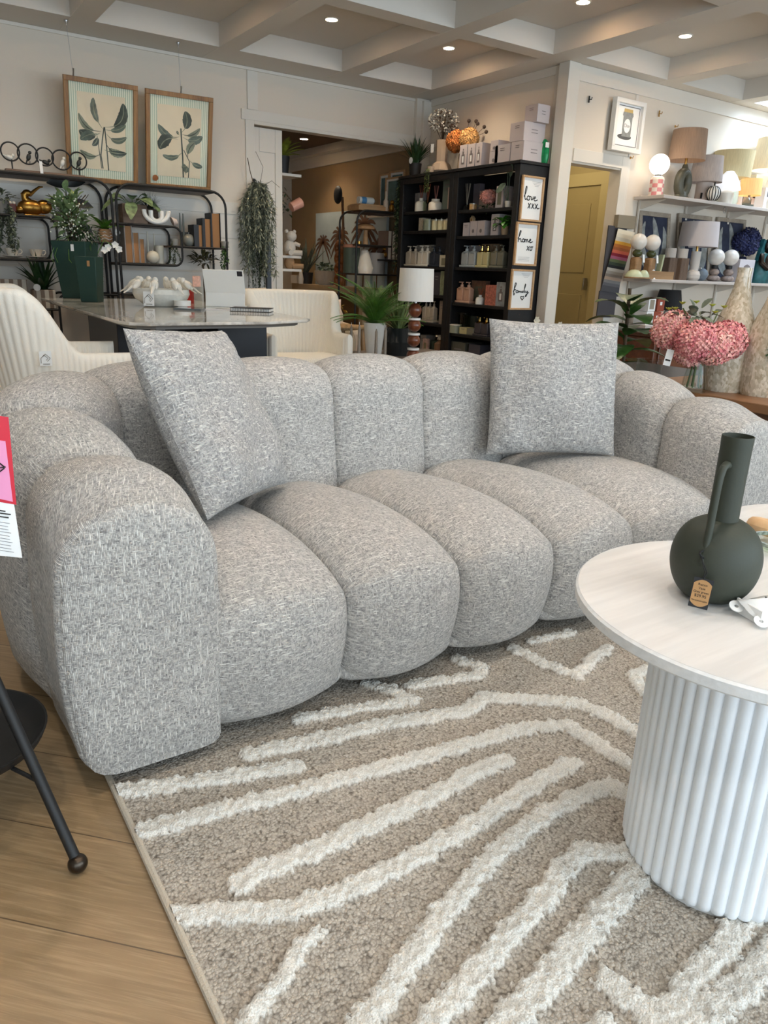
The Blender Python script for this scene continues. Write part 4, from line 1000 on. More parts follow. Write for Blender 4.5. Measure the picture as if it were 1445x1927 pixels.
# ring sculpture with birds
c,w,h=on(6.60,12,322,158,338,1.648); t=thing('ring_sculpture','black ring sculpture with five little birds on a wooden base on the shelf top','sculpture',c)
G().box((0,0,.016),(w,.07,.032)).build('base',wood('brown_base',(92,64,42),(124,90,60),.5),t)
BW=mat('bird_white',(226,222,212),.5); BD=mat('bird_dark',(44,46,44),.5)
for i,(px,py,pr_) in enumerate(((19,285,16),(52,290,17.5),(84,295,15.5),(116,301,17),(147,303,15))):
    q=at_y(px,py,6.60)-c; R_=pr_*((at_y(px,py,6.6)-CP)@CF)/FPX*1.0
    G().tube([(q[0]+R_*math.cos(a),0,q[2]+R_*math.sin(a)) for a in np.linspace(0,2*PI,29)[:-1]],.0055,8,closed=True).build('ring',BLACK,t)
    g=G(); up_=i in (1,3,4); s=.020; bz=q[2]-R_+.004
    x=q[0]+(.004 if i else -.01)
    if up_: g.ball((x,0,bz+.045),(s*.8,s*.8,s*1.35),12,8,Matrix.Rotation(.35,3,'Y')).ball((x+.012,0,bz+.078),s*.62,10,7).tube([(x-.008,0,bz+.03),(x-.02,0,bz+.004)],[.008,.004],6).tube([(x,.005,bz+.02),(x,.005,bz)],.002,5).tube([(x+.006,-.005,bz+.02),(x+.006,-.005,bz)],.002,5)
    else: g.ball((x,0,bz+.020),(s*1.35,s*.8,s*.8),12,8,Matrix.Rotation(.3,3,'Y')).ball((x+.026,0,bz+.034),s*.6,10,7).tube([(x-.02,0,bz+.024),(x-.045,0,bz+.034)],[.008,.004],6)
    g.build('bird',BW if i in (0,3) else BD,t)
for px,py in ((22,303),(149,318)):
    q=at_y(px,py,6.60)-c; G().tube([(q[0],0,.03),(q[0],0,q[2]+.01)],.005,8).build('post',BLACK,t)
q=at_y(77,315,6.57)-c; flat_tag('price_tag',(q[0],-.042,.06),.022,.085,PAPER,t,.2,4)
# gold pelican
c,w,h=on(6.62,34,355,94,404,1.360); GLD=mat('antique_gold',(170,128,62),.32,.95,bump=.25,bs=60)
t=thing('pelican_figure','antique gold pelican figure with raised beak on the upper left shelf','figurine',c); g=G(); s=w/.28
g.ball((-.02,0,.062),(.095,.055,.058),20,12).ball((-.09,0,.045),(.055,.04,.03),12,8,Matrix.Rotation(-.25,3,'Y'))
g.build('body',GLD,t)
G().ball((.075,0,.072),(.062,.036,.052),18,12,Matrix.Rotation(-.15,3,'Y')).build('pouch',GLD,t)
G().tube([(-.03,0,.10),(-.055,0,.125),(-.06,0,.148),(-.035,0,.165)],[.03,.026,.024,.026],12).ball((-.035,0,.163),(.034,.028,.026),14,9).build('head',GLD,t)
G().tube([(-.02,0,.148),(.02,0,.185),(.055,0,.212),(.082,0,.216)],[.019,.016,.012,.007],10,flat=.75).build('beak',GLD,t)
G().box((0,0,.006),(.15,.07,.012)).build('plinth',GLD,t,bevel=.004)
# carved red piece at the left
c,w,h=on(6.62,3,384,32,402,1.360); t=thing('carved_ornament','carved dark red ornament with pale knobs left of the gold pelican','ornament',c)
G().box((0,0,.05),(w*.95,.06,.06)).box((0,0,.018),(w*.7,.05,.036)).build('carved_body',mat('dark_red_wood',(88,30,22),.5,var=.4,vs=40),t,bevel=.008)
for k in range(4): G().ball((-w*.35+k*w*.23,-.02,.085),.012,10,7).build('knob',CREAM,t)
# trailing grey plant cut off at the left edge
c=at_y(1,392,6.56); t=thing('trailing_plant','grey-green plant trailing down over the shelves at the far left edge','plant',(c[0],6.56,1.360))
G().lathe([(.05,0),(.065,.09),(.058,.09),(.001,.07)],n=20).build('pot',mat('grey_pot',(120,116,110),.7),t)
strands(16,.40,.10,.035,3,.09,24,.6,3).build('foliage',GREEN3,t)
bush(60,(.10,.08,.06),.05,.028,9,(0,0,.12)).build('crown',GREEN3,t)
# cups and saucers
def cup(px0,px1,y0,y1,label,z=1.050):
    c,w,h=on(6.60,px0,y0,px1,y1,z); t=thing('teacup',label,'cup',c,0,'scalloped teacups on the middle shelf')
    G().lathe([(.001,.004),(.03,.002),(.05,.005),(.072,.014),(.072,.017),(.05,.009),(.001,.007)],n=32,wob=.012).build('saucer',CREAM,t)
    G().lathe([(.001,.009),(.024,.009),(.03,.02),(.042,.045),(.050,.068),(.047,.068),(.04,.045),(.026,.022),(.001,.016)],n=32,wob=.03).build('bowl',CREAM,t)
    G().tube([(.044,0,.06),(.064,0,.062),(.07,0,.046),(.058,0,.03),(.038,0,.028)],.0045,8).build('handle',CREAM,t); return t
cup(12,36,468,483,'cream scalloped teacup on saucer, left of the two on the middle shelf'); cup(54,84,470,485,'cream scalloped teacup on saucer, right of the two on the middle shelf')
# striped planter and box
STR2=stripes('linen_stripe',[(204,196,182),(138,120,104)],.060,0)
c,w,h=on(6.58,63,545,104,577,.675); t=thing('potted_succulent','spiky green succulent in a striped square pot with round tag, behind the table corner','plant',c)
g=G().box((0,0,h/2),(w,w*.9,h)); g.build('pot',STR2,t,bevel=.006); G().box((0,0,h+.001),(w*.86,w*.78,.004)).build('soil',SOIL,t)
grass(30,.30,.055,.95,.28,5,h-.01,.03).build('leaves',GREEN2,t)
G().lathe([(.0001,0),(.026,0),(.026,.002),(.0001,.002)],(-.055,-w*.45-.02,h+.018),20,Matrix.Rotation(PI/2,3,'X')).build('round_tag',PAPER,t)
c,w,h=on(6.60,4,528,54,578,.675); t=thing('striped_box','striped linen gift box on the lower left shelf beside the succulent','box',c)
G().box((0,0,h/2),(w,.06,h)).build('box_body',STR2,t,bevel=.004); G().box((0,0,h+.004),(w*1.03,.065,.012)).build('lid',STR2,t)
c=at_y(45,583,6.53); t=thing('wooden_beads','string of pale wooden beads lying at the front of the lower left shelf','beads',(c[0],6.545,.675))
for k in range(9): G().ball((-.06+.022*k,.01*math.sin(k*1.3)-.01,.014),.0135,10,7).build('bead',wood('bead_wood',(176,130,82),(204,160,110),.5),t)
# small wave pot and orchid on the right part of the left unit
c,w,h=on(6.60,188,424,209,455,1.196); t=thing('potted_fern','small tan pot with white wave pattern holding a leafy fern, behind the berry spray','plant',c)
hp=.10; G().lathe([(.05,0),(.062,.03),(.055,.07),(.045,hp),(.04,hp),(.001,hp-.012)],n=28).build('pot',mat('tan_pot',(166,124,86),.7),t)
for k in range(3): G().tube([((.064-.006*k)*math.cos(a),(.064-.006*k)*math.sin(a),.025+.024*k+.006*math.sin(6*a)) for a in np.linspace(0,2*PI,49)[:-1]],.0022,5,closed=True).build('wave_line',PAPER,t)
fern(12,.17,.25,hp,.9,.035,4).build('fronds',GREEN4,t)
G().lathe([(.006,0),(.024,0),(.024,.002),(.006,.002),(.006,0)],(.09,-.03,.08),20,Matrix.Rotation(PI/2,3,'X')).tube([(.09,-.03,.10),(.04,0,.13)],.001,4).build('ring_tag',PAPER,t)
c=at_y(207,500,6.42); t=thing('orchid','white orchid spray and brown dried fronds behind the shorter green planter','plant',(1.42,6.30,ZT))
G().lathe([(.05,0),(.06,.11),(.055,.11),(.001,.1)],n=20).build('pot',mat('brown_basket',(96,74,50),.8,bump=.4,bs=80),t)
q=at_y(208,468,6.28)-np.array([1.42,6.30,ZT])
G().tube([(0,0,.1),(.02,-.01,q[2]*.7),(q[0]*.7,-.02,q[2]+.06),(q[0]+.04,-.03,q[2]+.01)],.0035,6).build('stem',GREEN4,t)
for k,(a,b,cc) in enumerate(((-.02,-.02,.01),(.03,-.04,.03),(.06,-.03,.0),(-.05,-.03,-.01))):
    g=G()
    for j in range(5):
        an=2*PI*j/5+.3*k; g.oval((q[0]+a,b,q[2]+cc),(math.cos(an),-.25,math.sin(an)),.030,.026,(0,-1,0),.05,5)
    g.build('bloom',mat('orchid_white',(240,238,232),.5,sub=.1),t)
strands(14,.26,.07,.05,8,.36,14,.22,3).build('dried_fronds',mat('dried_brown',(112,92,58),.8,var=.4,vs=20),t)
# ---------------------------------------------------------------- objects on the right unit
CRATE=wood('weathered_crate',(92,74,60),(128,108,92),.75,1.3)
c,w,h=on(6.62,226,390,268,418,1.350); c[0]=1.86; w=.20
t=thing('planter_box','weathered wood planter box with large variegated monstera leaves on the right-hand shelf','plant',c)
G().box((0,0,.075),(.20,.13,.15)).build('crate',CRATE,t,bevel=.003)
g=G()
for k,(a,e,l,wd) in enumerate(((-2.6,.7,.16,.09),(-1.2,.35,.17,.12),(-.5,.15,.16,.13),(.1,.6,.15,.09),(2.6,.6,.15,.09),(1.4,.8,.14,.09),(-1.8,-.2,.13,.10),(3.0,.2,.17,.08),(-.9,.9,.14,.08))):
    d=Vector((math.cos(a)*math.cos(e),math.sin(a)*math.cos(e)*.6,math.sin(e))); b=Vector((.05*math.cos(a),.03*math.sin(a),.17)); g.tube([(0,0,.14),tuple(b+d*.03)],.003,5); g.oval(b+d*.03,d,l,wd,(0,-.3,1),.75,6,.15)
g.build('leaves',mat('variegated_leaf',(112,132,92),.5,var=.6,vs=26),t)
c=np.array([2.015,6.70,1.350]); t=thing('planter_box','small wooden planter box of fine dark grass behind the white U-shaped candle holder','plant',c)
G().box((0,0,.065),(.13,.11,.13)).build('crate',CRATE,t,bevel=.003); grass(90,.17,.006,1.25,.35,6,.12,.04).build('grass',mat('dusky_grass',(66,70,56),.8,var=.3,vs=30),t)
c,w,h=on(6.54,268,396,322,423,1.350); t=thing('candle_holder','chunky white double-U candle holder on the right-hand shelf','candle holder',c)
R1,R2=w*.42,w*.19; tr_=.0185
G().tube([(-R1,0,.115),(-R1,0,R1+tr_-.02)]+[(R1*math.cos(a),0,tr_+.003+R1*.82+R1*.82*math.sin(a)) for a in np.linspace(PI,2*PI,17)]+[(R1,0,R1+tr_-.02),(R1,0,.115)],tr_,14).build('outer_u',WHITE,t)
G().tube([(-R2,0,.112)]+[(R2*math.cos(a),0,.072+R2*.9*math.sin(a)) for a in np.linspace(PI,2*PI,13)]+[(R2,0,.112)],tr_,14).build('inner_u',WHITE,t)
t=thing('shell_ornament','small pale pink shell ornament right of the U-shaped candle holder','ornament',(c[0]+w*.5+.035,6.55,1.350)); g=G()
for k in range(4): g.lathe([(.001,-.004),(.036-.004*k,-.004),(.036-.004*k,.004),(.001,.004)],(.0+.012*k-.018,.004*k,.038),18,Matrix.Rotation(1.2,3,'Y'))
g.build('shell',mat('shell_pink',(216,196,184),.4),t)
# brown book-shaped boxes
TANB=mat('tan_book_spine',(150,104,56),.6); GRYB=mat('grey_board_edge',(150,142,136),.7)
def book(x0,x1,y0,y1,z,Y,label,spine,cover,group):
    c,w,h=on(Y,x0,y0,x1,y1,z); t=thing('book',label,'book',(c[0],Y,z),0,group)
    G().box((0,.07,h/2),(w*.74,.14,h*.985)).build('page_block',spine,t); 
    for sg in (-1,1): G().box((sg*w*.435,.07,h/2),(w*.12,.15,h)).build('cover_board',cover,t)
    return t
zz=1.046
for a,b,y0,lb in ((237,252,425,'tallest of the three tan books on the inner shelf'),(252.5,264,438,'middle-height tan book of the three on the inner shelf'),(264.5,273.5,450,'shortest of the three tan books on the inner shelf, next to the ball candle')):
    book(a,b,y0,494,zz,6.56,lb,TANB,GRYB,'tan books on the inner shelf')
zz=1.196
for a,b,y0,lb in ((366,383,423,'shortest of the black-covered books on the right-hand shelf'),(376,399,411,'middle black-covered book on the right-hand shelf'),(386,417,401,'tallest black-covered book at the right end of the shelf')):
    pass
BLKB=mat('black_cover',(16,16,18),.5)
def stepbook(xa,xb,xs,y0,y1,label):   # black slipcase with the tan page edge showing at its right half
    c,w,h=on(6.54,xa,y0,xb,y1,1.196); t=thing('book',label,'book',(c[0],6.54,1.196),0,'black-covered books on the shelf')
    s=(xs-xa)/(xb-xa)*w
    G().box((-w/2+s/2,.07,h/2),(s,.15,h)).build('cover_board',BLKB,t); G().box((-w/2+s+(w-s)*.45,.07,h*.49),((w-s)*.9,.13,h*.98)).build('page_block',TANB,t); G().box((w/2-.0022,.07,h/2),(.0044,.15,h)).build('back_cover',BLKB,t)
stepbook(366,382,375,423,466,'shortest of the three black-covered books on the right-hand shelf'); stepbook(382.5,398,387,411,466.5,'middle of the three black-covered books on the right-hand shelf'); stepbook(398.5,416,400.5,401,467,'tallest of the three black-covered books on the right-hand shelf')
# candles
WAX=mat('candle_wax',(216,208,190),.5,sub=.2); GWAX=mat('grey_wax',(128,130,122),.55,sub=.1)
def candle(name,label,x0,x1,y0,y1,z,Y,kind,m,wick=.014):
    c,w,h=on(Y,x0,y0,x1,y1,z); t=thing(name,label,'candle',(c[0],Y,z)); r=w/2
    if kind=='ball': G().ball((0,0,r*.97),r,24,16).build('wax',m,t); zt=2*r*.97
    elif kind=='taper': G().lathe([(.0105,0),(.0085,h*.6),(.005,h),(.001,h+.002)],n=14).build('wax',m,t); zt=h
    else: G().lathe([(r,0),(r,h-.003),(r-.004,h),(.001,h-.003)],n=28).build('wax',m,t); zt=h-.003
    G().tube([(0,0,zt-.004),(.001,0,zt+wick)],.0014,6).build('wick',PAPER,t); return t
candle('ball_candle','round cream ball candle on the inner shelf beside the tan books',277,300,474,496,1.046,6.57,'ball',WAX)
candle('pillar_candle','cream pillar candle behind the ball candle on the inner shelf',293,309,462,495,1.046,6.66,'pillar',WAX)
candle('taper_candle','thin pale taper candle standing left behind the ball candle',279.5,281,436,495,1.046,6.72,'taper',WAX)
candle('taper_candle','thin pale taper candle standing between ball and pillar candle',291.5,293,440,495,1.046,6.76,'taper',WAX)
candle('taper_candle','grey taper candle on the right-hand shelf, left of the two',339,343,401,465,1.196,6.72,'taper',GWAX)
candle('taper_candle','grey taper candle on the right-hand shelf, right of the two',345,349,402,465,1.196,6.70,'taper',GWAX)
candle('ball_candle','grey ball candle on the right-hand shelf before the black-covered books',345,367,443,465,1.196,6.60,'ball',GWAX)
t=G().box((0,0,.06),(.085,.05,.12)).build('grey_block',mat('grey_block',(104,106,102),.7),None,(2.34,6.72,1.196)); tag(t,'square grey block standing behind the grey ball candle','block')
# trailing plants
def trail(label,x,y,Y,L,m,sd,n=6,sp=.04,leaf=.028,pot=True,zp=None):
    c=at_y(x,y,Y); z=c[2] if zp is None else zp; t=thing('trailing_plant',label,'plant',(c[0],Y,z))
    G().lathe([(.028,0),(.038,.055),(.033,.055),(.001,.045)],n=18).build('pot',mat('small_pot',(150,146,138),.6),t)
    g=strands(n,L,sp,leaf,sd,.055,22,.6,2); g.build('foliage',m,t); return t
trail('string plant trailing below the rounded shelf corner, in front of the grey tapers',329,462,6.56,.24,mat('string_green',(72,84,52),.6,var=.4,vs=30),3,5,.055,.022,zp=1.196)
trail('bright green plant trailing from the right end of the black-book shelf',423,466,6.53,.30,GREEN1,5,9,.035,.026,zp=1.196)
t=thing('bromeliad','dusky bronze rosette plant on the lower right shelf, above the tablet','plant',(2.46,6.66,.37)); 
G().lathe([(.08,0),(.11,.26),(.10,.26),(.001,.24)],n=24).build('pot',mat('dark_pot',(50,46,42),.6),t); G().tube([(0,0,.25),(0,0,.68)],.008,8).build('stem',STEM,t)
bush(60,(.10,.08,.06),.09,.03,8,(0,0,.72),.2,.2,.35).build('leaves',mat('bronze_leaf',(72,70,40),.5,var=.5,vs=30),t)
# black bow-like dark foliage behind the berry spray, on the wall side
t=thing('dark_foliage','black-green broad leaves of an artificial stem behind the berry spray','plant',(1.37,6.62,1.196)); G().lathe([(.03,0),(.035,.06),(.03,.06),(.001,.05)],n=16).build('pot',BLACK,t)
g=G().tube([(0,0,.05),(-.02,0,.42)],.004,5)
for a,e,z in ((2.9,.25,.40),(.1,.05,.28),(3.1,0,.30),(.2,-.45,.16),(2.6,-.2,.2),(.6,.5,.40)): g.oval((0,-.02,z),(math.cos(a)*math.cos(e),-.15,math.sin(e)),.17,.075,(0,-1,.3),.2,6)
g.build('leaves',mat('black_leaf',(18,22,20),.5),t)
# hanging wall plant beside the opening
c=at_y(486,345,6.80); t=thing('hanging_plant','long grey-green hanging plant on the wall left of the wide opening','plant',(c[0],6.80,c[2]))
G().tube([(-.02,.04,.04),(-.03,.05,-.03)],.012,8).build('wall_hook',BLACK,t)
g=strands(34,.80,.17,.055,13,-.0,34,.26,5); g.build('foliage',mat('mossy_green',(138,142,122),.8,var=.35,vs=30),t)
strands(14,1.15,.09,.035,17,-.1,40,.3,2).build('lower_foliage',mat('deep_green',(48,62,36),.7,var=.4,vs=30),t)
g=G().tube([(-.05,0,0),(-.09,-.02,.10),(-.11,-.02,.2)],.004,5).tube([(.02,0,0),(.04,-.02,.14),(-.03,-.02,.26)],.002,5).tube([(.05,0,-.02),(.12,-.03,.03),(.2,-.03,-.02)],.002,5); g.build('twigs',STEM,t)
t=G().box((0,0,.3),(.045,.03,.62)).build('narrow_panel',NAVY,None,(3.20,6.895,.67)); tag(t,'narrow dark navy panel behind the hanging plant by the opening','panel')
# ---------------------------------------------------------------- black-brown bookcases
BX0,BX1=4.61,4.945
ZL=[1.635,1.452,1.112,.847,.57,.248]; ZR=[1.615,1.39,1.115,.79,.505]
def bookcase(label,ya,yb,zs):
    t=thing('bookcase',label,'bookcase',((BX0+BX1)/2,(ya+yb)/2,0))
    w_=lambda a,b,nm_,bv=.003: G().b2(a,b).build(nm_,BLKW,t,w=True,bevel=bv)
    w_((BX0-.015,ya-.012,1.945),(BX1,yb+.012,1.97),'top')
    w_((BX0+.012,ya,0),(BX1,ya+.035,1.944),'side_panel'); w_((BX0+.012,yb-.035,0),(BX1,yb,1.944),'side_panel')
    w_((BX0,ya,.0),(BX0+.018,ya+.062,1.944),'front_stile'); w_((BX0,yb-.062,.0),(BX0+.018,yb,1.944),'front_stile')
    w_((BX0,ya+.062,1.89),(BX0+.018,yb-.062,1.944),'front_rail'); w_((BX0,ya+.062,0),(BX0+.018,yb-.062,.07),'front_rail')
    w_((BX1-.012,ya+.035,.05),(BX1-.004,yb-.035,1.94),'back_panel')
    for z in zs+[.08]: w_((BX0+.02,ya+.036,z-.028),(BX1-.014,yb-.036,z),'shelf')
    return t
bookcase('left-hand black-brown bookcase of bottles and jars, behind the lamp of stacked wooden balls',5.885,6.765,ZL)
bookcase('right-hand black-brown bookcase next to the white pillar, three framed words on its side',5.003,5.879,ZR)
XI=4.69
LIL=mat('lilac_carton',(196,186,186),.6); LIL2=mat('lilac_carton_side',(176,166,176),.6); GRC=mat('grey_carton',(150,148,146),.6)
SEPIA=mat('grey_print',(120,112,112),.6)
def carton(label,px,z,m,depth=.13,mark='oval',X=None,group=None,cat='box',name='carton'):
    X=X or BX0+.06; c,w,h=slotx(X,*px,z); t=thing(name,label,cat,(X+depth/2,c[1],z),0,group)
    G().box((0,0,h/2),(depth,w*.97,h)).build('box_body',m,t,bevel=.0015)
    x=-depth/2-.0008
    if mark=='oval': G().lathe([(.0001,0),(.5,0),(.5,.001),(.0001,.001)],(0,0,0),22,None,h*.26,w*.30*2*.5).xf(Matrix.Translation((x,0,h*.33))@Matrix.Rotation(-PI/2,4,'Y')).build('printed_oval',SEPIA,t)
    elif mark=='bottle':
        g=G(); g.box((x,0,h*.40),(.001,w*.42,h*.40)).box((x,0,h*.66),(.001,w*.20,h*.14)).box((x,0,h*.80),(.001,w*.1,h*.08)); o=g.build('printed_bottle',SEPIA,t); G().box((x-.0006,0,h*.40),(.001,w*.2,h*.26)).build('printed_label',PAPER,t)
        o['kind']='stuff' if False else 'part'; del o['kind']
    elif mark=='panel': G().box((x,0,h*.45),(.001,w*.5,h*.6)).build('printed_panel',mat('olive_print',(120,118,98),.6),t)
    elif mark=='lines':
        for k in range(2): G().box((x,0,h*(.80-.12*k)),(.001,w*(.5-.15*k),h*.04)).build('printed_line',SEPIA,t)
    return t
# boxes on top of the right bookcase
zt=1.97
for i,(a,b) in enumerate(((863,877),(878,892),(893,913))):
    carton('tall lilac bottle-print carton, %s of the row of three on the bookcase top'%('leftmost','middle','rightmost')[i],(a,273+ -i*2,b if i<2 else 905,316-i*2.6),zt,LIL,.16,'bottle',4.66,'bottle cartons on the bookcase top')
carton('lower of two small lilac cartons with round motif on the bookcase top',(920,284,936,304),zt,LIL,.20,'oval',4.66,'small motif cartons')
carton('upper of two small lilac cartons with round motif on the bookcase top',(922,264,937,283.5),zt+.105,LIL,.20,'oval',4.66,'small motif cartons')
# stacked cubes
def cube(label,y,z,sx,sy,sz,x=4.78):
    t=thing('carton',label,'box',(x,y,z),0,'pale cube cartons stacked on the bookcase corner')
    G().box((0,0,sz/2),(sx,sy,sz)).build('box_body',LIL,t,bevel=.002)
    for k in range(2): G().box((-.0,-sy/2-.0006,sz*(.62-.16*k)),(sx*.3,.001,sz*.035)).build('printed_line',SEPIA,t)
    for k in range(2): G().box((-sx/2-.0006,0,sz*(.8-.1*k)),(.001,sy*.3,sz*.03)).build('printed_line',SEPIA,t); 
    return t
ya=at_x(976,300,4.66)[1]
cube('pale lilac cube carton at the front end of the bottom row on the bookcase corner',5.115,zt,.24,.155,.155)
cube('pale lilac cube carton set back in the bottom row on the bookcase corner',5.30,zt,.24,.19,.150)
cube('pale lilac cube carton in the middle row of the stack on the bookcase corner',5.135,zt+.157,.24,.17,.145)
cube('topmost pale lilac cube carton of the stack on the bookcase corner',5.09,zt+.304,.14,.15,.135,4.83)
# green gift bag
t=thing('gift_parcel','shiny green wrapped parcel behind the cube cartons against the pillar','parcel',(4.905,5.055,zt))
GRNF=mat('green_foil',(28,140,84),.2,.2,var=.3,vs=20)
G().lathe([(.001,0),(.05,0),(.062,.05),(.06,.12),(.045,.165),(.02,.19),(.001,.192)],n=18,sx=.62,wob=.04).build('wrapped_body',GRNF,t)
G().box((-.02,-.06,.14),(.04,.002,.04)).build('white_label',PAPER,t)
# plants on the left bookcase top
def potp(name,label,y,z,x,pr_,ph,pm,foliage,fm,dz=0.):
    t=thing(name,label,'plant',(x,y,z)); 
    G().lathe([(.001,0),(pr_*.8,0),(pr_,ph),(pr_-.008,ph),(.001,ph-.015)],n=24).build('pot',pm,t)
    foliage.build('foliage',fm,t); return t
c,w,h=slotx(4.70,782,305,792,322,zt)
t=potp('potted_palm','dark green spiky palm in a small black pot, left on the bookcase top',at_x(787,322,4.74)[1],zt,4.70,.065,.12,mat('black_pot',(22,22,24),.6),grass(70,.29,.028,.8,.35,6,.11,.03),GREEN2)
G().lathe([(.0001,0),(.03,0),(.03,.002),(.0001,.002)],(-.07,-.02,.14),20,Matrix.Rotation(-PI/2,3,'Y')).build('round_tag',PAPER,t)
yv=at_x(828,318,4.75)[1]; t=thing('dried_arrangement','tall putty-coloured angular vase of dried white and brown flowers on the bookcase top','flowers',(4.76,yv,zt))
PUT=mat('putty_ceramic',(170,150,130),.75,bump=.1,bs=80)
G().lathe([(.09,0),(.115,.03),(.085,.09),(.055,.11),(.062,.30),(.055,.30),(.05,.13),(.001,.12)],n=8).build('vase',PUT,t,ang=20)
g=G(); r_=random.Random(9)
for i in range(34):
    a=r_.uniform(0,6.28); e=r_.random()*.16; g.tube([(0,0,.28),(e*.5*math.cos(a),e*.5*math.sin(a),.38),(e*math.cos(a),e*math.sin(a),.42+r_.random()*.12)],.0018,4)
g.build('stems',STEM,t)
b_=bush(170,(.15,.15,.10),.03,.018,12,(0,0,.46),.1,.4,.2).build('dried_leaves',mat('dried_taupe',(120,100,82),.8,var=.4,vs=30),t)
g=G()
for i in range(110):
    v=Vector((r_.gauss(0,1),r_.gauss(0,1),r_.gauss(0,1))).normalized(); g.ball((v.x*.145,v.y*.145,.47+v.z*.095),.009,7,5)
b_=g.build('white_buds',mat('bud_white',(226,220,206),.7),t); b_['kind']='stuff'
G().box((-.11,.01,.22),(.002,.045,.075)).build('price_tag',PAPER,t)
t2=thing('trailing_plant','green vine trailing from the bookcase top beside the angular vase','plant',(4.615,yv-.03,zt+.002)); G().lathe([(.001,0),(.03,0),(.035,.05),(.03,.05),(.001,.04)],n=16).build('pot',PUT,t2); 
g=G(); 
for i in range(5):
    pts=[(0,.01*i-.02,.05),(-.02,.012*i-.024,.06),(-.035,.014*i-.028,-.02),(-.036,.014*i-.028,-.13-.02*i)]; g.tube(pts,.0015,4)
    for k in range(12):
        t_=k/11; g.oval((-.035,.014*i-.028+.01*math.sin(k*2.),.03-.2*t_),(r_.uniform(-.5,-.1),r_.uniform(-1,1),r_.uniform(-1,.2)),.03,.012,(0,0,1),.2,3)
g.build('foliage',mat('vine_olive',(78,88,40),.6,var=.3,vs=30),t2)
yo=at_x(868,300,4.80)[1]
t=thing('flower_arrangement','orange hydrangea heads with dark seed pods in a pale vase on the bookcase top','flowers',(4.83,yo,zt))
G().lathe([(.05,0),(.06,.05),(.05,.16),(.045,.16),(.001,.15)],n=20).build('vase',PUT,t)
def florets(n,c,R,m,par,size=.022,seed=1,name='bloom',flat=1.):
    r=random.Random(seed); g=G(); c=Vector(c)
    for i in range(n):
        zz=1-2*(i+.5)/n; ph=i*2.39996; q=math.sqrt(1-zz*zz); v=Vector((q*math.cos(ph),q*math.sin(ph),zz)); p=c+Vector((v.x*R,v.y*R,v.z*R*flat))*r.uniform(.84,1.04)
        u=v.orthogonal().normalized(); w=v.cross(u)
        u,w=u*math.cos(ph)+w*math.sin(ph),w*math.cos(ph)-u*math.sin(ph)
        s=size*r.uniform(.75,1.15)
        for k in range(4):
            a=PI/2*k; d=u*math.cos(a)+w*math.sin(a); e=u*math.cos(a+PI/2)+w*math.sin(a+PI/2)
            g.add([p,p+d*s*.55+e*s*.36+v*s*.30,p+d*s*.98+v*s*.42,p+d*s*.55-e*s*.36+v*s*.12],[(0,1,2,3)])
    G().ball(c,(R*.86,R*.86,R*.86*flat),14,9).build(name+'_core',m,par) if False else g.ball(c,(R*.74,R*.74,R*.74*flat),14,9)
    return g.build(name,m,par,ang=180)
ORG=mat('orange_petal',(206,128,62),.7,var=.45,vs=26); CRM=mat('peach_petal',(220,172,108),.7,var=.3,vs=26)
florets(330,(-.06,.05,.27),.092,ORG,t,.022,1); florets(300,(-.03,-.10,.28),.085,CRM,t,.022,2)
g=G()
for a,b,z in ((.02,-.12,.43),(.0,-.17,.40),(.03,-.23,.37),(.0,-.04,.44),(.05,-.24,.33)): g.tube([(0,0,.16),(a*.5,b*.5,.3),(a,b,z)],.002,5); g.ball((a,b,z),.017,8,6)
g.build('seed_pods',mat('dark_pod',(70,54,44),.8),t)
# small clear bottles at the left end
for i,(yy,lb) in enumerate(((at_x(765,322,4.72)[1],'clear glass bottle with white cap at the far left of the bookcase top'),)):
    t=thing('glass_bottle',lb,'bottle',(4.72,min(yy,6.72),zt)); G().lathe([(.001,0),(.03,0),(.03,.09),(.014,.11),(.014,.125)],n=20).build('body',glassm('clear_glass'),t); G().cyl((0,0,.125),.018,.025,16).build('cap',CREAM,t)
# ---------------------------------------------------------------- shelf contents
def pumps(label,px,z,m,m2,n=2,X=None,group='hand wash and lotion pairs in the bookcases'):
    X=X or BX0+.075; c,w,h=slotx(X,*px,z); t=thing('pump_bottle_set',label,'bottles',(X+.02,c[1],z),0,group)
    G().box((0,0,h*.055),(.078,w,h*.11)).build('tray',m,t,bevel=.006)
    bw_=w*.92/n
    for k in range(n):
        y=(k-(n-1)/2)*bw_; o=G().box((0,y,h*.10+h*.30),(.06,bw_*.94,h*.60)).build('bottle',m,t,bevel=.010)
        G().lathe([(bw_*.42,h*.68),(bw_*.30,h*.74),(bw_*.16,h*.76),(.001,h*.76)],(0,y,0),14).lathe([(bw_*.16,h*.76),(bw_*.16,h*.86),(bw_*.07,h*.88),(bw_*.07,h*.97)],(0,y,0),10).box((-.012,y,h*.975),(.045,bw_*.16,h*.04)).build('pump',m2,o)
    return t
def bottlem(n,c,r=.4): return mat('bottle_'+n,c,r)
TP=bottlem('taupe',(186,176,160)); IV=bottlem('ivory',(226,220,206)); NV=bottlem('navy',(44,50,62)); GB=bottlem('grey_blue',(164,172,174)); YL=bottlem('straw',(204,194,144)); OL=bottlem('sage',(128,126,110)); PKB=bottlem('blush',(206,164,140)); CHR=bottlem('charcoal',(74,68,72)); GLDP=mat('bright_gold',(224,190,110),.2,1.)
pumps('taupe pair of pump bottles, leftmost on the third shelf of the left bookcase',(762,463,784,501),ZL[2],TP,TP)
pumps('ivory pair of pump bottles in the left bookcase between taupe and navy pairs',(784.5,462,806,502),ZL[2],IV,IV)
pumps('navy pair of pump bottles on a tray in the left bookcase',(806.5,464,829,502),ZL[2],NV,NV)
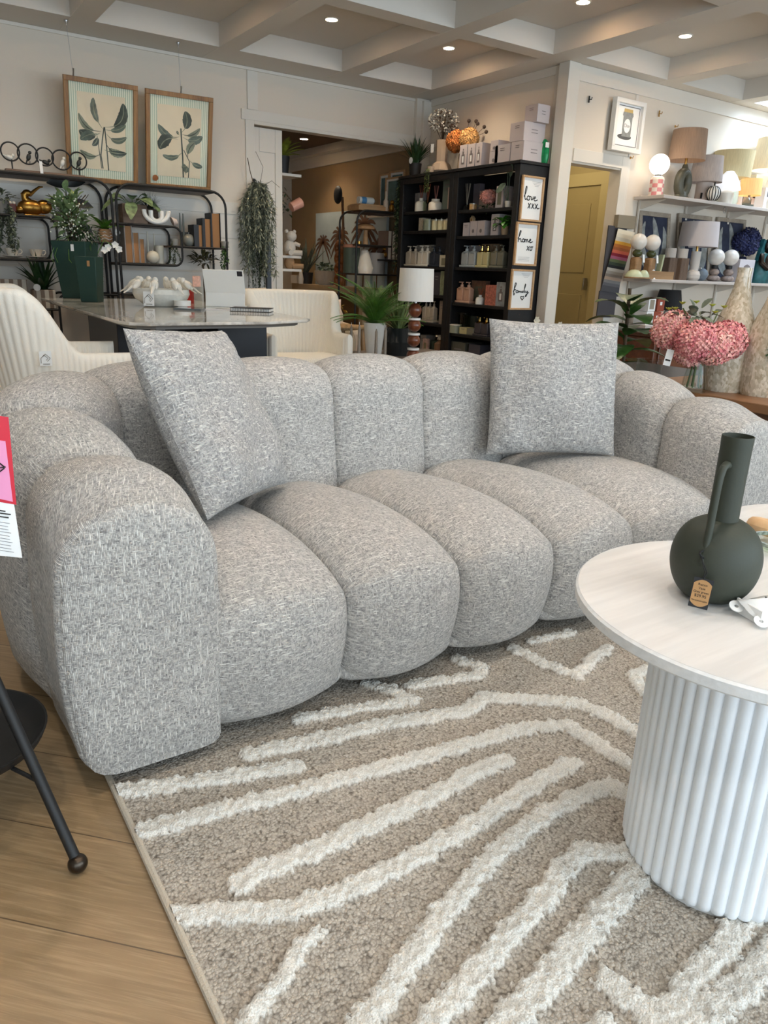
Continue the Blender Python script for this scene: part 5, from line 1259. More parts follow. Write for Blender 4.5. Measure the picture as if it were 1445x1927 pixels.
pumps('pale grey-blue pair of pump bottles on the third shelf of the right bookcase',(866,462,895,504),ZR[2],GB,GB)
pumps('straw-coloured pair with bright gold pumps on the third shelf of the right bookcase',(895.5,461,919,504),ZR[2],YL,GLDP)
pumps('sage-grey pair of pump bottles at the right of the third shelf, right bookcase',(921,461,948,505),ZR[2],OL,OL)
pumps('blush pink pair of pump bottles on the fourth shelf of the right bookcase',(857,530,885,572),ZR[3],PKB,PKB)
pumps('charcoal pair with gold pumps low in the right bookcase beside the cushion',(890,596,918,640),ZR[4],CHR,GLDP)
pumps('taupe trio of pump bottles in the left bookcase, right of the wooden-ball lamp',(793,566,817,606),ZL[4],TP,TP,3)
pumps('ivory pair of pump bottles half hidden behind the wooden-ball lamp',(761,565,775,606),ZL[4],IV,IV)
# left bookcase shelf 1: diffusers
def diffuser(label,px,z,m,reedm,neck=.35,X=None,reed=.12):
    X=X or BX0+.09; c,w,h=slotx(X,*px,z); t=thing('reed_diffuser',label,'diffuser',(X,c[1],z),0,'reed diffusers in the bookcases'); r=w/2
    G().lathe([(.001,0),(r,0),(r*1.0,h*.55),(r*.85,h*.72),(r*neck,h*.8),(r*neck,h),(.001,h-.002)],n=22).build('bottle',m,t)
    g=G()
    for k in range(7): g.tube([(0,0,h*.6),(.03*math.cos(k*.9)*.6,.03*math.sin(k*.9),h+reed)],.0018,5)
    g.build('reeds',reedm,t); return t
RUST=mat('rust_reed',(150,78,48),.7)
c,w,h=slotx(4.80,775,361,795,396,ZL[0]); 
carton('pale art-print carton standing behind the white diffuser, top shelf of left bookcase',(775,363,797,396),ZL[0],mat('photo_carton',(150,146,146),.6,var=.3,vs=12),.03,None,4.78)
diffuser('white bottle reed diffuser at the left of the top shelf, left bookcase',(785,373,798,396.5),ZL[0],IV,RUST)
diffuser('clear greenish bottle reed diffuser on the top shelf, left bookcase',(799,371,809,396),ZL[0],glassm('green_glass',(228,236,222)),RUST)
diffuser('round cream jar reed diffuser on the top shelf of the left bookcase',(811,375,827,395),ZL[0],CREAM,mat('pink_reed',(176,120,110),.7),.6)
carton('sage green tall carton with photo side, right on the top shelf of left bookcase',(831,336,850,393),ZL[0],mat('sage_carton',(112,124,114),.6),.12,'lines',4.73)
carton('blush carton with mushroom-like print at the right of the top shelf, left bookcase',(841,352,851,393),ZL[0],mat('blush_carton',(186,160,146),.6),.04,'oval',4.67)
# left shelf 2
carton('pale floral carton at the left of the second shelf, left bookcase',(787,410,795,433.5),ZL[1],mat('floral_carton',(176,168,150),.6,var=.25,vs=60),.10,None)
def jar(label,px,z,m,lidm=None,X=None,group='candle jars in the bookcases',knob=False):
    X=X or BX0+.07; c,w,h=slotx(X,*px,z); t=thing('candle_jar',label,'jar',(X,c[1],z),0,group); r=w/2
    G().lathe([(.001,0),(r,0),(r,h*.8),(r*.92,h*.8),(r*.9,.008),(.001,.008)],n=22).build('jar',m,t)
    if lidm: 
        G().lathe([(.001,h*.8),(r*1.02,h*.8),(r*1.02,h*.9),(.001,h*.92)],n=22).build('lid',lidm,t)
        if knob: G().ball((0,0,h*.96),r*.22,10,7).build('knob',lidm,t)
    return t
GRG=glassm('grey_green_glass',(222,228,216)); CW=mat('candle_cream',(206,198,160),.6)
c,w,h=slotx(4.69,800,409,813,433,ZL[1])
jar('rounded smoky green jar in the middle of the second shelf, left bookcase',(800,411,813,433),ZL[1],mat('smoky_green',(120,128,110),.25),mat('smoky_lid',(130,138,118),.3))
for i,(a,b) in enumerate(((815,824),(825.5,834),(836,844))):
    jar('small cream lidded candle jar, %s of three on the second shelf, left bookcase'%('first','second','third')[i],(a,411,b,432),ZL[1],CW,mat('silver_lid',(170,170,160),.3,.6),None,'candle jars in the bookcases',True)
# left shelf 3 extra
carton('large dark grey carton behind the navy pair, third shelf of left bookcase',(817,447,843,501),ZL[2],mat('dark_carton',(70,68,70),.6),.10,None,4.80)
carton('pale floral gift carton behind the ivory pump pair in the left bookcase',(768,461,814,498),ZL[2],mat('floral_gift',(176,168,156),.6,var=.25,vs=30),.04,None,4.83)
t=carton('cream arched box with round corners at the right of the third shelf, left bookcase',(826,480,842,503),ZL[2],mat('cream_box',(188,184,164),.5),.03,'panel',4.66)
# left shelf 4
carton('dark slate carton right of the white lampshade in the left bookcase',(814,512,826,552),ZL[3],mat('slate_carton',(70,66,72),.6),.14,'lines')
carton('green carton with floral sprig right of the white lampshade, left bookcase',(826.5,510,838,554),ZL[3],mat('sprig_carton',(146,152,120),.6,var=.25,vs=30),.14,None)
# left shelf 5
carton('tall taupe carton at the right end of the fifth shelf, left bookcase',(825,566,834,608),ZL[4],mat('taupe_carton',(140,128,118),.6),.14,'lines')
# left shelf 6
def spray(label,px,z,m,X=None):
    X=X or BX0+.07; c,w,h=slotx(X,*px,z); t=thing('spray_bottle',label,'bottle',(X,c[1],z)); r=w/2
    G().lathe([(.001,0),(r,0),(r,h*.6),(r*.35,h*.72),(r*.35,h*.78)],n=18).build('bottle',m,t); G().lathe([(r*.3,h*.78),(r*.3,h*.9),(.001,h)],n=12).box((-.02,0,h*.95),(.05,r*.5,h*.07)).tube([(-.02,0,h*.9),(-.03,0,h*.8)],.004,6).build('trigger',IV,t); return t
spray('cream pump bottle low in the left bookcase, left of the wooden-ball lamp',(754,627,765,666),ZL[5],TP)
spray('spray bottle with white trigger low at the right of the left bookcase',(820,630,832,668),ZL[5],mat('bottle_brown',(110,84,64),.4))
carton('dark green gift carton low in the left bookcase beneath the taupe trio',(804,641,824,668),ZL[5],mat('dark_green_carton',(54,66,54),.6),.14,None,4.72)
carton('grey carton leaning low in the left bookcase right of the lamp base',(789,630,800,667),ZL[5],GRC,.12,'lines',4.74)
carton('pale carton with warm picture low in the left bookcase right of the lamp base',(794,637,803,668),ZL[5],mat('picture_carton',(178,150,140),.6,var=.2,vs=30),.03,'panel',4.66)
# right shelf 1
diffuser('dark glass reed diffuser with long pale reeds on the top shelf, right bookcase',(873,383,883,396),ZR[0],glassm('smoke_glass',(206,210,206)),mat('pale_reed',(150,144,130),.7),.4,None,.17)
jar('small bottle with amber flame motif on the top shelf, right bookcase',(885,382,894,396),ZR[0],mat('amber_jar',(176,140,92),.3,var=.4,vs=60),mat('silver_lid',(170,170,160),.3,.6))
carton('tall mauve-grey tube carton at the back of the top shelf, right bookcase',(886,346,900,395),ZR[0],mat('mauve_carton',(112,104,110),.6),.06,'lines',4.82)
carton('pale pink carton behind the pink flower on the top shelf, right bookcase',(900,358,928,393),ZR[0],mat('pale_pink_carton',(170,150,142),.6),.06,None,4.82)
c=at_x(918,378,4.70); t=thing('pink_flower','pink artificial hydrangea on the top shelf of the right bookcase','flowers',(4.70,c[1],ZR[0])); florets(170,(0,0,.105),.062,mat('pink_petal',(214,150,136),.7,var=.3,vs=30),t,.026,6,'bloom',.8); bush(14,(.05,.06,.02),.05,.03,3,(0,0,.03),.1,.4,-.1).build('leaves',GREEN2,t); G().tube([(0,0,0),(0,0,.08)],.004,6).build('stem',GREEN2,t)
carton('tall pale carton with green panel at the right of the top shelf, right bookcase',(931,350,945,394),ZR[0],LIL,.20,'panel')
t=thing('velvet_plant','broad veined grey-green leaves leaning out at the top right of the right bookcase','plant',(4.665,at_x(950,392,4.66)[1]-.03,ZR[0])); G().lathe([(.001,0),(.025,0),(.03,.05),(.025,.05),(.001,.04)],n=16).build('pot',CREAM,t); g=G()
for (y,z,dy,dz,L,W_) in ((.02,.19,.5,-.5,.10,.07),(-.03,.24,-.45,.8,.12,.08),(.0,.27,.1,.9,.10,.07),(.05,.16,.8,-.3,.07,.05)): g.tube([(0,0,.04),(-.02,y*.5,z*.6),(-.03,y,z)],.003,5); g.oval((-.03,y,z),(-.25,dy,dz),L,W_,(-1,0,.2),.1,6,.12)
g.build('leaves',mat('velvet_leaf',(78,96,78),.6,var=.35,vs=40),t)
# right shelf 2
for i,(a,b,y0) in enumerate(((870,882,419),(883,896,416),(896.5,911,415))):
    carton('small lilac carton with round motif, %s of three on the second shelf, right bookcase'%('left','middle','right')[i],(a,y0,b,444),ZR[1],LIL,.16,'oval' if i else 'lines',None,'motif cartons on the second shelf')
t=thing('house_ornament','little wooden house ornament standing on the lilac cartons, right bookcase','ornament',(4.72,at_x(889,417,4.72)[1],ZR[1]+.128)); G().prism([(-.022,0),(.022,0),(.022,.03),(0,.052),(-.022,.03)],-.015,.015,Matrix(((0,0,1),(1,0,0),(0,1,0)))).build('house',wood('house_wood',(170,140,100),(200,176,140),.6),t); G().box((-.0158,0,.016),(.001,.014,.022)).build('door_mark',mat('amber_mark',(150,100,50),.6),t)
carton('tall lilac carton with bottle drawing on the second shelf, right bookcase',(922,403,937,443),ZR[1],LIL,.16,'bottle')
t=potp('potted_pothos','glossy bright green plant in a tan pot at the right of the second shelf',at_x(950,442,4.68)[1],ZR[1],4.675,.034,.075,mat('tan_pot2',(172,146,116),.7),bush(26,(.05,.06,.04),.07,.05,8,(-.01,.02,.11),.4,.4,.2,True),mat('pothos_green',(54,112,30),.35,var=.3,vs=30))
# right shelf 3 extra
carton('pale grey printed gift carton behind the grey-blue pair, right bookcase',(858,462,902,501),ZR[2],mat('grey_gift',(170,164,166),.6,var=.2,vs=30),.05,None,4.81)
carton('tan patterned gift carton behind the straw-coloured pair, right bookcase',(903,459,936,501),ZR[2],mat('tan_gift',(140,120,96),.6,var=.3,vs=30),.05,None,4.81)
# right shelf 4
carton('brown photo carton with dark red blossom on the fourth shelf, right bookcase',(884,528,912,573),ZR[3],mat('brown_photo_carton',(130,98,78),.6,var=.35,vs=14),.05,'panel',4.80)
diffuser('small white bottle diffuser with amber reeds on the fourth shelf, right bookcase',(897,555,908,574),ZR[3],WHITE,RUST,.35,None,.06)
carton('coral patterned carton on the fourth shelf of the right bookcase',(911,536,932,575),ZR[3],mat('coral_carton',(184,112,94),.6,var=.35,vs=60),.12,None)
carton('pale blue photo carton with pump bottle picture, right end of fourth shelf',(931,531,949,577),ZR[3],mat('blue_photo_carton',(150,158,164),.6,var=.2,vs=24),.12,'bottle')
# right shelf 5
jar('pale sage jar with cream lid at the left of the fifth shelf, right bookcase',(847,608,863,632),ZR[4],mat('sage_jar',(142,144,124),.4),CREAM)
for i,(a,b,y0,y1,m) in enumerate(((863,877,616,634,'straw'),(877.5,890,618,636,'sage'))):
    carton(('straw-coloured small carton' if i==0 else 'olive small carton')+' beside the sage jar on the fifth shelf, right bookcase',(a,y0,b,y1),ZR[4],bottlem(m,(0,0,0)),.10,'lines')
carton('tall dark green-grey carton behind the jars on the fifth shelf, right bookcase',(868,594,892,632),ZR[4],mat('green_grey_carton',(84,86,76),.6),.08,None,4.81)
t=jar('glass cloche jar at the back of the fifth shelf, right bookcase',(864,583,879,632),ZR[4],GRG,GRG,4.75)
# right bottom
carton('large grey-green storage box at the bottom left of the right bookcase',(846,643,874,676),.08,mat('storage_box',(92,92,82),.6),.22,'lines')
carton('large slate-blue storage box at the bottom of the right bookcase',(880,648,902,676),.08,mat('slate_box',(72,72,84),.6),.22,None)
# ---------------------------------------------------------------- the three framed words on the bookcase side
OAKF=wood('light_oak_frame',(176,138,98),(204,166,124),.5,2.,'z')
def chaikin(P,n=2):
    P=[np.array(p,float) for p in P]
    for _ in range(n):
        Q=[P[0]]
        for a,b in zip(P[:-1],P[1:]): Q+=[a*.75+b*.25,a*.25+b*.75]
        P=Q+[P[-1]]
    return P
def circ(x,y,rx,ry,a0=0.,a1=2*PI,n=10): return [(x+rx*math.cos(a),y+ry*math.sin(a)) for a in np.linspace(a0,a1,n)]
LOVE=[[(-.02,.25),(.10,.55),(.16,.95),(.10,1.05),(.04,.8),(.03,.35),(.08,.03),(.2,.12)],circ(.32,.18,.11,.16,PI*.6,PI*2.6),[(.42,.30),(.52,.32),(.56,.04),(.66,.14),(.68,.34)],[(.70,.16),(.84,.2),(.86,.32),(.77,.33),(.74,.12),(.82,.0),(1.02,.12)]]
XXX=[[(.0,.0),(.22,.34)],[(.02,.34),(.2,0.)],[(.3,.0),(.52,.34)],[(.32,.34),(.5,0.)],[(.6,.0),(.82,.34)],[(.62,.34),(.8,.0),(.98,.08)]]
HOME=[[(-.02,.3),(.1,.6),(.17,.95),(.11,1.02),(.05,.7),(.02,.0)],[(.02,.15),(.12,.34),(.2,.25),(.2,.05),(.28,.05)],circ(.37,.17,.08,.14,PI*.6,PI*2.6),[(.45,.3),(.48,.02)],[(.47,.2),(.54,.33),(.58,.02)],[(.57,.2),(.65,.33),(.69,.04),(.75,.1)],[(.75,.16),(.87,.2),(.88,.31),(.80,.32),(.78,.1),(.86,.0),(1.02,.12)]]
XO=[[(.0,.0),(.3,.36)],[(.04,.36),(.28,0.)],circ(.48,.17,.12,.16),[(.58,.3),(.7,.34)]]
FAM=[[(.0,.1),(.1,.55),(.17,.85),(.1,.95),(.05,.6),(.03,-.1),(.06,-.25),(.1,.0)],[(.02,.25),(.16,.3)],circ(.24,.12,.07,.11,0,PI*2),[(.31,.24),(.33,.02),(.4,.2),(.44,.03),(.5,.2),(.54,.03),(.58,.12)],[(.6,.22),(.61,.03),(.66,.08)],[(.66,.1),(.74,.5),(.78,.8),(.73,.85),(.70,.4),(.72,.04),(.78,.1)],[(.8,.24),(.82,.06),(.9,.08),(.94,.26),(.92,-.1),(.84,-.35),(.78,-.28),(.9,-.05),(1.02,.06)]]
HEART=[[(.0,.25),(-.16,.42),(-.1,.55),(.0,.45),(.1,.57),(.18,.42),(0,.18)]]
def word(parent,strokes,x,y,s,z,r,sy,name='lettering'):
    for sk in strokes:
        P=chaikin(sk); G().tube([(x+p[0]*s,y+p[1]*sy,z) for p in P],r,6,flat=.4).build(name,INK,parent)
YF_=4.985
def wordframe(label,corners,lines,fine):
    TL,TR,BL=[at_y(q[0],q[1],YF_) for q in corners]; zt_,zb_=(TL[2]+TR[2])/2,BL[2]; xl=(TL[0]+BL[0])/2; TL=np.array([xl,YF_,zt_]); BL=np.array([xl,YF_,zb_]); TR=np.array([TR[0],YF_,zt_])
    t,w,h=framed('framed_word',label,'picture',TL,TR,BL,.016,.022,OAKF,group='framed words on the bookcase side')
    G().box((0,h/2,-.006),(w-.02,h-.02,.004)).build('backing_board',PAPER,t)
    for st_,x,y,s,q in lines: word(t,st_,-w/2+x*w,y*h,s*w,-.0025,.0042,q*h)
    for k in range(fine[2]): G().box((fine[0]*w,h*(fine[1]-.03*k),-.0036),(w*(.42-.08*k if fine[3] else .5),.0022,.001)).build('fine_print_line',mat('pale_print',(150,150,150),.7),t)
    return t
wordframe("light oak frame reading love xxx, topmost of the three on the bookcase side",((983,329),(1025,334),(977,415)),[(LOVE,.16,.46,.60,.30),(XXX,.36,.29,.54,.34)],(.18,.88,4,True))
wordframe("light oak frame reading home xo, middle one on the bookcase side",((973,417),(1015,421),(965,499)),[(HOME,.13,.54,.64,.27),(XO,.54,.36,.40,.28)],(-.05,.2,4,False))
wordframe("light oak frame reading family above a heart, lowest one on the bookcase side",((964,506),(1006,508),(956,583)),[(FAM,.15,.42,.68,.27),(HEART,.56,.19,.50,.28)],(.16,.90,4,True))
# small flowers beside the cushion, at the foot of the bookcase side
t=thing('flower_sprig','small white and yellow flower sprigs showing above the right-hand cushion','flowers',(4.80,4.70,0)); G().lathe([(.001,0),(.07,0),(.09,.45),(.08,.45),(.001,.43)],n=20).build('planter',mat('pale_planter',(190,184,172),.6),t)
g=G()
for a,b,z in ((-.12,.03,.70),(-.06,-.02,.62),(.10,-.03,.66),(.15,.02,.63),(.02,.0,.6)): g.tube([(0,0,.43),(a*.5,b,.56),(a,b,z)],.003,5)
g.build('stems',GREEN2,t)
for i,(a,b,z) in enumerate(((-.12,.03,.70),(.10,-.03,.66),(.15,.02,.63),(-.06,-.02,.62))):
    g=G()
    for k in range(6): an=PI/3*k; g.oval((a,b,z),(math.cos(an),-.5,math.sin(an)),.045,.03,(0,-1,0),.1,4)
    g.build('bloom',mat('sprig_white',(226,218,196),.6),t)
# ---------------------------------------------------------------- wall shelves on the right wall
SHW=mat('pale_shelf_board',(196,186,178),.5)
YF2=4.56
sh=thing('display_shelving','pale wall shelving on white uprights along the right wall, lamps on its top shelf','shelf',(7.4,4.73,0))
for z in (1.785,1.072,.66): G().b2((5.93,YF2,z-.028),(9.0,YR-.015,z)).build('shelf_board',SHW,sh,w=True,bevel=.003)
for x in (6.02,6.72,7.42,8.12,8.82):
    G().b2((x-.014,YR-.03,.02),(x+.014,YR-.012,1.80)).build('upright',TRIM,sh,w=True)
    for z in (1.757,1.044,.632):
        g=G(); g.prism([(YF2+.04,z-.004),(YR-.03,z-.004),(YR-.03,z-.075),(YR-.06,z-.07)],x-.006,x+.006,Matrix(((0,0,1),(1,0,0),(0,1,0)))); g.build('bracket',TRIM,sh,w=True)
for z in (1.700,):
    G().tube([(6.95+.025*math.cos(a),YF2+.06,z+.025*math.sin(a)+.03) for a in np.linspace(0,2*PI,17)[:-1]],.004,6,closed=True).build('ring_hook',STEEL,sh,w=True)
ZT1,ZT2,ZT3=1.785,1.072,.66
def glow(name,col,e,a=.0): return mat(name,col,.7,emit=e)
def lamplight(x,y,z,e,col=(1,.80,.56)):
    l=bpy.data.lights.new('bulb_light','POINT'); l.energy=e*.15; l.color=col; l.shadow_soft_size=.03
    o=bpy.data.objects.new('bulb_light',l); COL.objects.link(o); o.location=(x,y,z); return o
def drum(t,r0,r1,z0,z1,m,inner=None):
    G().lathe([(r0,z0),(r1,z1),(r1-.003,z1),(r0-.003,z0),(r0,z0)],n=40).build('lamp_shade',m,t,ang=60)
def shade_mat(name,col,emit):
    m,nt,b=nm(name); co=COORD(nt,'Object',(1,1,.05)); f=NOISE(nt,co,160,2); c=MIX(nt,f,lin([q*.8 for q in col]),lin(col)); nt.links.new(c,b.inputs['Base Color']); b.inputs['Roughness'].default_value=.9
    nt.links.new(c,b.inputs['Emission Color']); b.inputs['Emission Strength'].default_value=emit; MATS[name]=m; return m
def place(px,z,Y=4.72): 
    c,w,h=sloty(Y,*px,z); return c,w,h
# 1 globe lamp on pink check base
c,w,h=place((1215,301,1251,366),ZT1); t=thing('table_lamp','small lamp with glowing white globe on a pink checked cylinder, leftmost on the top shelf','lamp',c)
g1=mat('pink_check_a',(222,140,140),.5); g2=mat('pink_check_b',(236,220,206),.5)
rb=.062; 
for k,m in ((0,g1),(1,g2)):
    g=G()
    for i in range(8):
        for j in range(4):
            if (i+j)%2!=k: continue
            a0,a1=2*PI*i/8,2*PI*(i+1)/8; z0,z1=.034*j,.034*(j+1); P=[]
            for a in np.linspace(a0,a1,5): P.append((rb*math.cos(a),rb*math.sin(a)))
            n=len(g.V); g.V+=[(x,y,z0) for x,y in P]+[(x,y,z1) for x,y in P]; g.F+=[(n+q,n+q+1,n+q+6,n+q+5) for q in range(4)]
    g.build('checked_base',m,t)
G().lathe([(rb,.136),(rb*.9,.155),(rb*.5,.168),(.001,.168)],n=24).build('base_top',g2,t); G().cyl((0,0,.165),.028,.02,18).build('collar',BLACK,t)
G().ball((0,0,.262),.088,24,16).build('globe',mat('lit_globe',(255,248,236),.3,emit=3.5),t); lamplight(c[0],c[1]-.13,c[2]+.27,1.2)
# 2 sculptural green lamp with brown shade
c,w,h=place((1251,251,1311,367),ZT1); t=thing('table_lamp','lamp with brown woven drum shade and dark green looped ceramic base on the top shelf','lamp',c)
loop=[(.060*math.cos(a)*(1+.10*math.sin(a)),0,.135+.095*math.sin(a)) for a in np.linspace(0,2*PI,33)[:-1]]
G().tube(loop,.044,14,closed=True).lathe([(.001,0),(.085,0),(.09,.02),(.07,.05),(.001,.05)],n=24,sy=.6).lathe([(.045,.22),(.03,.27),(.02,.30),(.001,.30)],n=18).build('base',mat('olive_ceramic',(78,76,62),.45,bump=.15,bs=60),t)
G().cyl((0,0,.29),.012,.06,12).build('neck',mat('brass',(180,140,80),.3,1.),t)
drum(t,.165,.148,.33,.585,shade_mat('brown_linen',(156,128,106),.14)); lamplight(c[0],c[1],c[2]+.44,3.0)
# 3 mushroom-grey lamp
c,w,h=place((1296,299,1347,375),ZT1); t=thing('table_lamp','pale putty lamp with flared grey shade and fat column base on the top shelf','lamp',c)
MUSH=mat('mushroom_plaster',(196,182,174),.8)
G().lathe([(.001,0),(.078,0),(.078,.17),(.05,.18),(.001,.18)],n=28).build('column_base',MUSH,t); drum(t,.150,.130,.175,.40,shade_mat('mushroom_linen',(186,172,164),.10))
flat_tag('price_tag',(-.10,-.05,.05),.03,.05,INK,t,0,0)
# 4 straw drum shade
c,w,h=place((1343,292,1403,386),ZT1); t=thing('table_lamp','lamp with straw-coloured raffia drum shade and pale green pot base on the top shelf','lamp',(c[0],4.76,c[2]))
G().lathe([(.001,0),(.08,0),(.10,.05),(.095,.13),(.06,.19),(.02,.20),(.001,.20)],n=26).build('base',mat('pale_celadon',(212,216,196),.4),t); G().cyl((0,0,.195),.012,.07,10).build('neck',mat('brass',(180,140,80),.3,1.),t)
drum(t,.175,.185,.255,.495,shade_mat('raffia',(214,196,152),.16)); lamplight(c[0],4.76,c[2]+.36,2.2)
# 5 scalloped white jar lamp and striped pumpkin
c,w,h=place((1335,319,1376,383),ZT1,4.66); t=thing('table_lamp','glowing white scalloped lamp behind the black and white striped pumpkin','lamp',(c[0]+.05,4.645,c[2]))
G().lathe([(.001,0),(.06,0),(.065,.10),(.04,.12),(.001,.12)],n=24).build('base',CREAM,t); G().lathe([(.125,.125),(.105,.19),(.07,.25),(.035,.29),(.001,.292)],n=48,wob=.05).build('lamp_shade',mat('lit_white_shade',(246,248,252),.6,emit=.55),t)
c,w,h=place((1329,345,1353,382),ZT1,4.58); t=thing('striped_pumpkin','white ceramic pumpkin with black vertical stripes near the front of the top shelf','ornament',(c[0],4.59,c[2])); R_=.062
G().ball((0,0,R_*1.1),(R_,R_,R_*1.1),28,14).build('body',WHITE,t); g=G()
for k in range(14):
    a=2*PI*k/14; g.tube([(R_*1.003*math.sin(q)*math.cos(a),R_*1.003*math.sin(q)*math.sin(a),R_*1.1-R_*1.103*math.cos(q)) for q in np.linspace(.35,PI-.3,11)],[.0005]+[.0045]*9+[.0005],6)
b_=g.build('stripes',INK,t); G().tube([(0,0,.132),(.0,0,.15),(.004,0,.165)],[.010,.007,.009],8).build('stalk',INK,t)
# 6 small orange-lit lamp
c,w,h=place((1389,338,1423,389),ZT1,4.64); t=thing('table_lamp','small lamp with glowing orange shade on a grey glass base, right part of top shelf','lamp',c)
G().lathe([(.001,0),(.05,0),(.055,.03),(.03,.075),(.012,.09),(.012,.11),(.001,.11)],n=22).build('base',mat('smoky_glass_base',(110,116,104),.15),t); drum(t,.105,.098,.105,.255,shade_mat('amber_linen',(236,182,118),.7)); lamplight(c[0],c[1],c[2]+.17,1.6)
G().box((-.02,-.06,.05),(.045,.002,.06)).build('picture_tag',mat('peach_card',(232,196,170),.6),t)
# 7 big cream shade at the right edge
c,w,h=place((1410,265,1470,402),ZT1,4.66); t=thing('table_lamp','large lamp with cream drum shade cut by the right edge on the top shelf','lamp',c)
G().lathe([(.001,0),(.09,0),(.10,.06),(.06,.2),(.03,.30),(.02,.36),(.001,.36)],n=26).build('base',mat('ivory_ceramic',(222,212,196),.4),t); drum(t,.21,.19,.37,.66,shade_mat('cream_linen',(238,222,188),.22)); lamplight(c[0],c[1],c[2]+.5,4.)
c,w,h=place((1432,358,1452,392),ZT1,4.62); t=thing('lamp_carton','white lamp carton with a dark lamp printed on it, right end of the top shelf','box',c); G().box((0,.05,.10),(.14,.1,.20)).build('box_body',PAPER,t); G().box((0,-.001,.14),(.06,.001,.05)).lathe([(.001,0),(.012,0),(.006,.05),(.001,.05)],(0,-.002,.05),10,None,1,.1).build('printed_lamp',SEPIA,t)
for i,(a,b,y0,y1,lb) in enumerate(((1378,1392,340,364,'beige square cushion box standing behind the orange-lit lamp'),(1412,1436,330,358,'cream leaf-print box behind the orange-lit lamp'),(1402,1432,355,392,'peach-lit carton right of the orange-lit lamp'))):
    c,w,h=sloty(4.82,a,y0,b,y1,ZT1); o=G().box((0,0,h/2),(w,.08,h)).build('display_box',mat('beige_box_%d'%i,((206,186,166),(214,204,176),(226,196,168))[i],.7),None,(c[0],4.82,ZT1)); tag(o,lb,'box')
# hooks and bare wall bolts
for i,(x,y,lb) in enumerate(((1108,187,'small black hook on the white wall between pillar and jar picture'),(1240,214,'small brass hook on the white wall right of the jar picture'),(1186,297,'two-armed brass hook on the wall below the jar picture'),(1270,238,'small bolt left in the wall above the brown lamp shade'))):
    c=at_y(x,y,YR-.012); t=thing('wall_hook',lb,'hook',c); G().box((0,-.003,0),(.012,.006,.05 if i<2 else .02)).build('plate',BLACK if i in (0,) else mat('brass',(180,140,80),.3,1.),t); G().tube([(0,-.004,.0),(0,-.03,-.005),(0,-.034,.012)],.004,6).build('arm',BLACK if i==0 else mat('brass',(180,140,80),.3,1.),t)
# jar picture
TL=at_y(1158,182,4.84); TR=at_y(1213,198,4.84); BL=at_y(1147,286,4.84); BL[0]=TL[0]; TR[2]=TL[2]; BL[2]=2.122
jp,w,h=framed('framed_print','white box-framed print of a grey jar with gold lid on the right wall','picture',TL,TR,BL,.035,.05,mat('white_frame',(232,230,226),.4))
G().box((0,h/2,-.005),(w-.06,h-.06,.004)).build('mount',PAPER,jp)
for a,b,c_,d in ((-.5,.0,.004,1),(.5,0,.004,1)): G().box((a*(w-.10),h/2,-.002),(.005,h-.10,.003)).build('inner_line',SEPIA,jp)
for q in (.05,h-.05): G().box((0,q,-.002),(w-.10,.005,.003)).build('inner_line',SEPIA,jp)
jw,jh=.115,.19; zc=h*.30
def ell(x,y,rx,ry,z,m,nm_,n=28): return G().prism([(x+rx*math.cos(a),y+ry*math.sin(a)) for a in np.linspace(0,2*PI,n+1)[:-1]],z,z+.0004).build(nm_,m,jp)
JG=mat('printed_jar_grey',(140,142,140),.8,var=.15,vs=40); JD=mat('printed_shadow',(90,90,90),.8)
ell(-.02,zc-.002,.09,.022,-.0028,JD,'printed_shadow')
G().prism([(-jw/2,zc),(jw/2,zc),(jw/2*1.02,zc+jh*.8),(jw/2*1.2,zc+jh*.88),(jw/2*1.1,zc+jh),(-jw/2*1.1,zc+jh),(-jw/2*1.2,zc+jh*.88),(-jw/2*1.02,zc+jh*.8)],-.0024,-.0018).build('printed_jar',JG,jp)
G().prism([(-jw/2,zc+jh),(jw/2,zc+jh),(jw/2*.96,zc+jh*1.14),(-jw/2*.96,zc+jh*1.14)],-.0022,-.0016).build('printed_lid',mat('printed_gold',(200,172,110),.7),jp)
ell(0,zc+jh*.45,.042,.055,-.0017,PAPER,'printed_label'); textmesh('Dior',.040,'lettering',SEPIA,jp,(0,zc+jh*.45,-.0010),(0,0,0),.0002)
# ---------------------------------------------------------------- lower wall shelf
BLU=mat('navy_print',(40,46,66),.8,var=.3,vs=10); PLM=mat('pale_palm_print',(140,144,142),.8,var=.3,vs=18); GFR=wood('greige_frame',(138,126,112),(168,156,140),.6,2,'z')
for i,(a,b,y0,lb) in enumerate(((1203,1262,396,'navy and silver palm print behind the green-stemmed globe lamps on the lower shelf'),(1277,1340,401,'navy palm print mostly hidden behind the white drum lamp on the lower shelf'),(1350,1404,408,'navy and silver palm print leaning behind the right pair of globe lamps'))):
    c1=at_y(a,510,4.86); TL=at_y(a,y0,4.875); TR=at_y(b,y0,4.875); xl=TL[0]; w_=TR[0]-TL[0]; zt_=min(1.70,TL[2])
    t,w,h=framed('framed_print',lb,'picture',(xl,4.875,zt_),(xl+w_,4.875,zt_),(xl,4.80,ZT2+.002),.04,.02,GFR,group='navy palm prints on the lower shelf')
    G().box((0,h/2,-.004),(w-.06,h-.06,.004)).build('print',BLU,t)
    for k,(p,q,bd,wd) in enumerate((((.5,.1),(.45,.92),-.1,.10),((.5,.1),(.15,.85),.2,.09),((.5,.1),(.85,.8),-.2,.09),((.5,.1),(.95,.5),-.2,.07),((.5,.1),(.06,.5),.2,.07))):
        v,f=leafshape(curve(((p[0]-.5)*w*.85,p[1]*h),((q[0]-.5)*w*.85,q[1]*h),bd),wd*w,-.0015+.0002*k); G().add(v,f).build('printed_leaf',PLM,t)
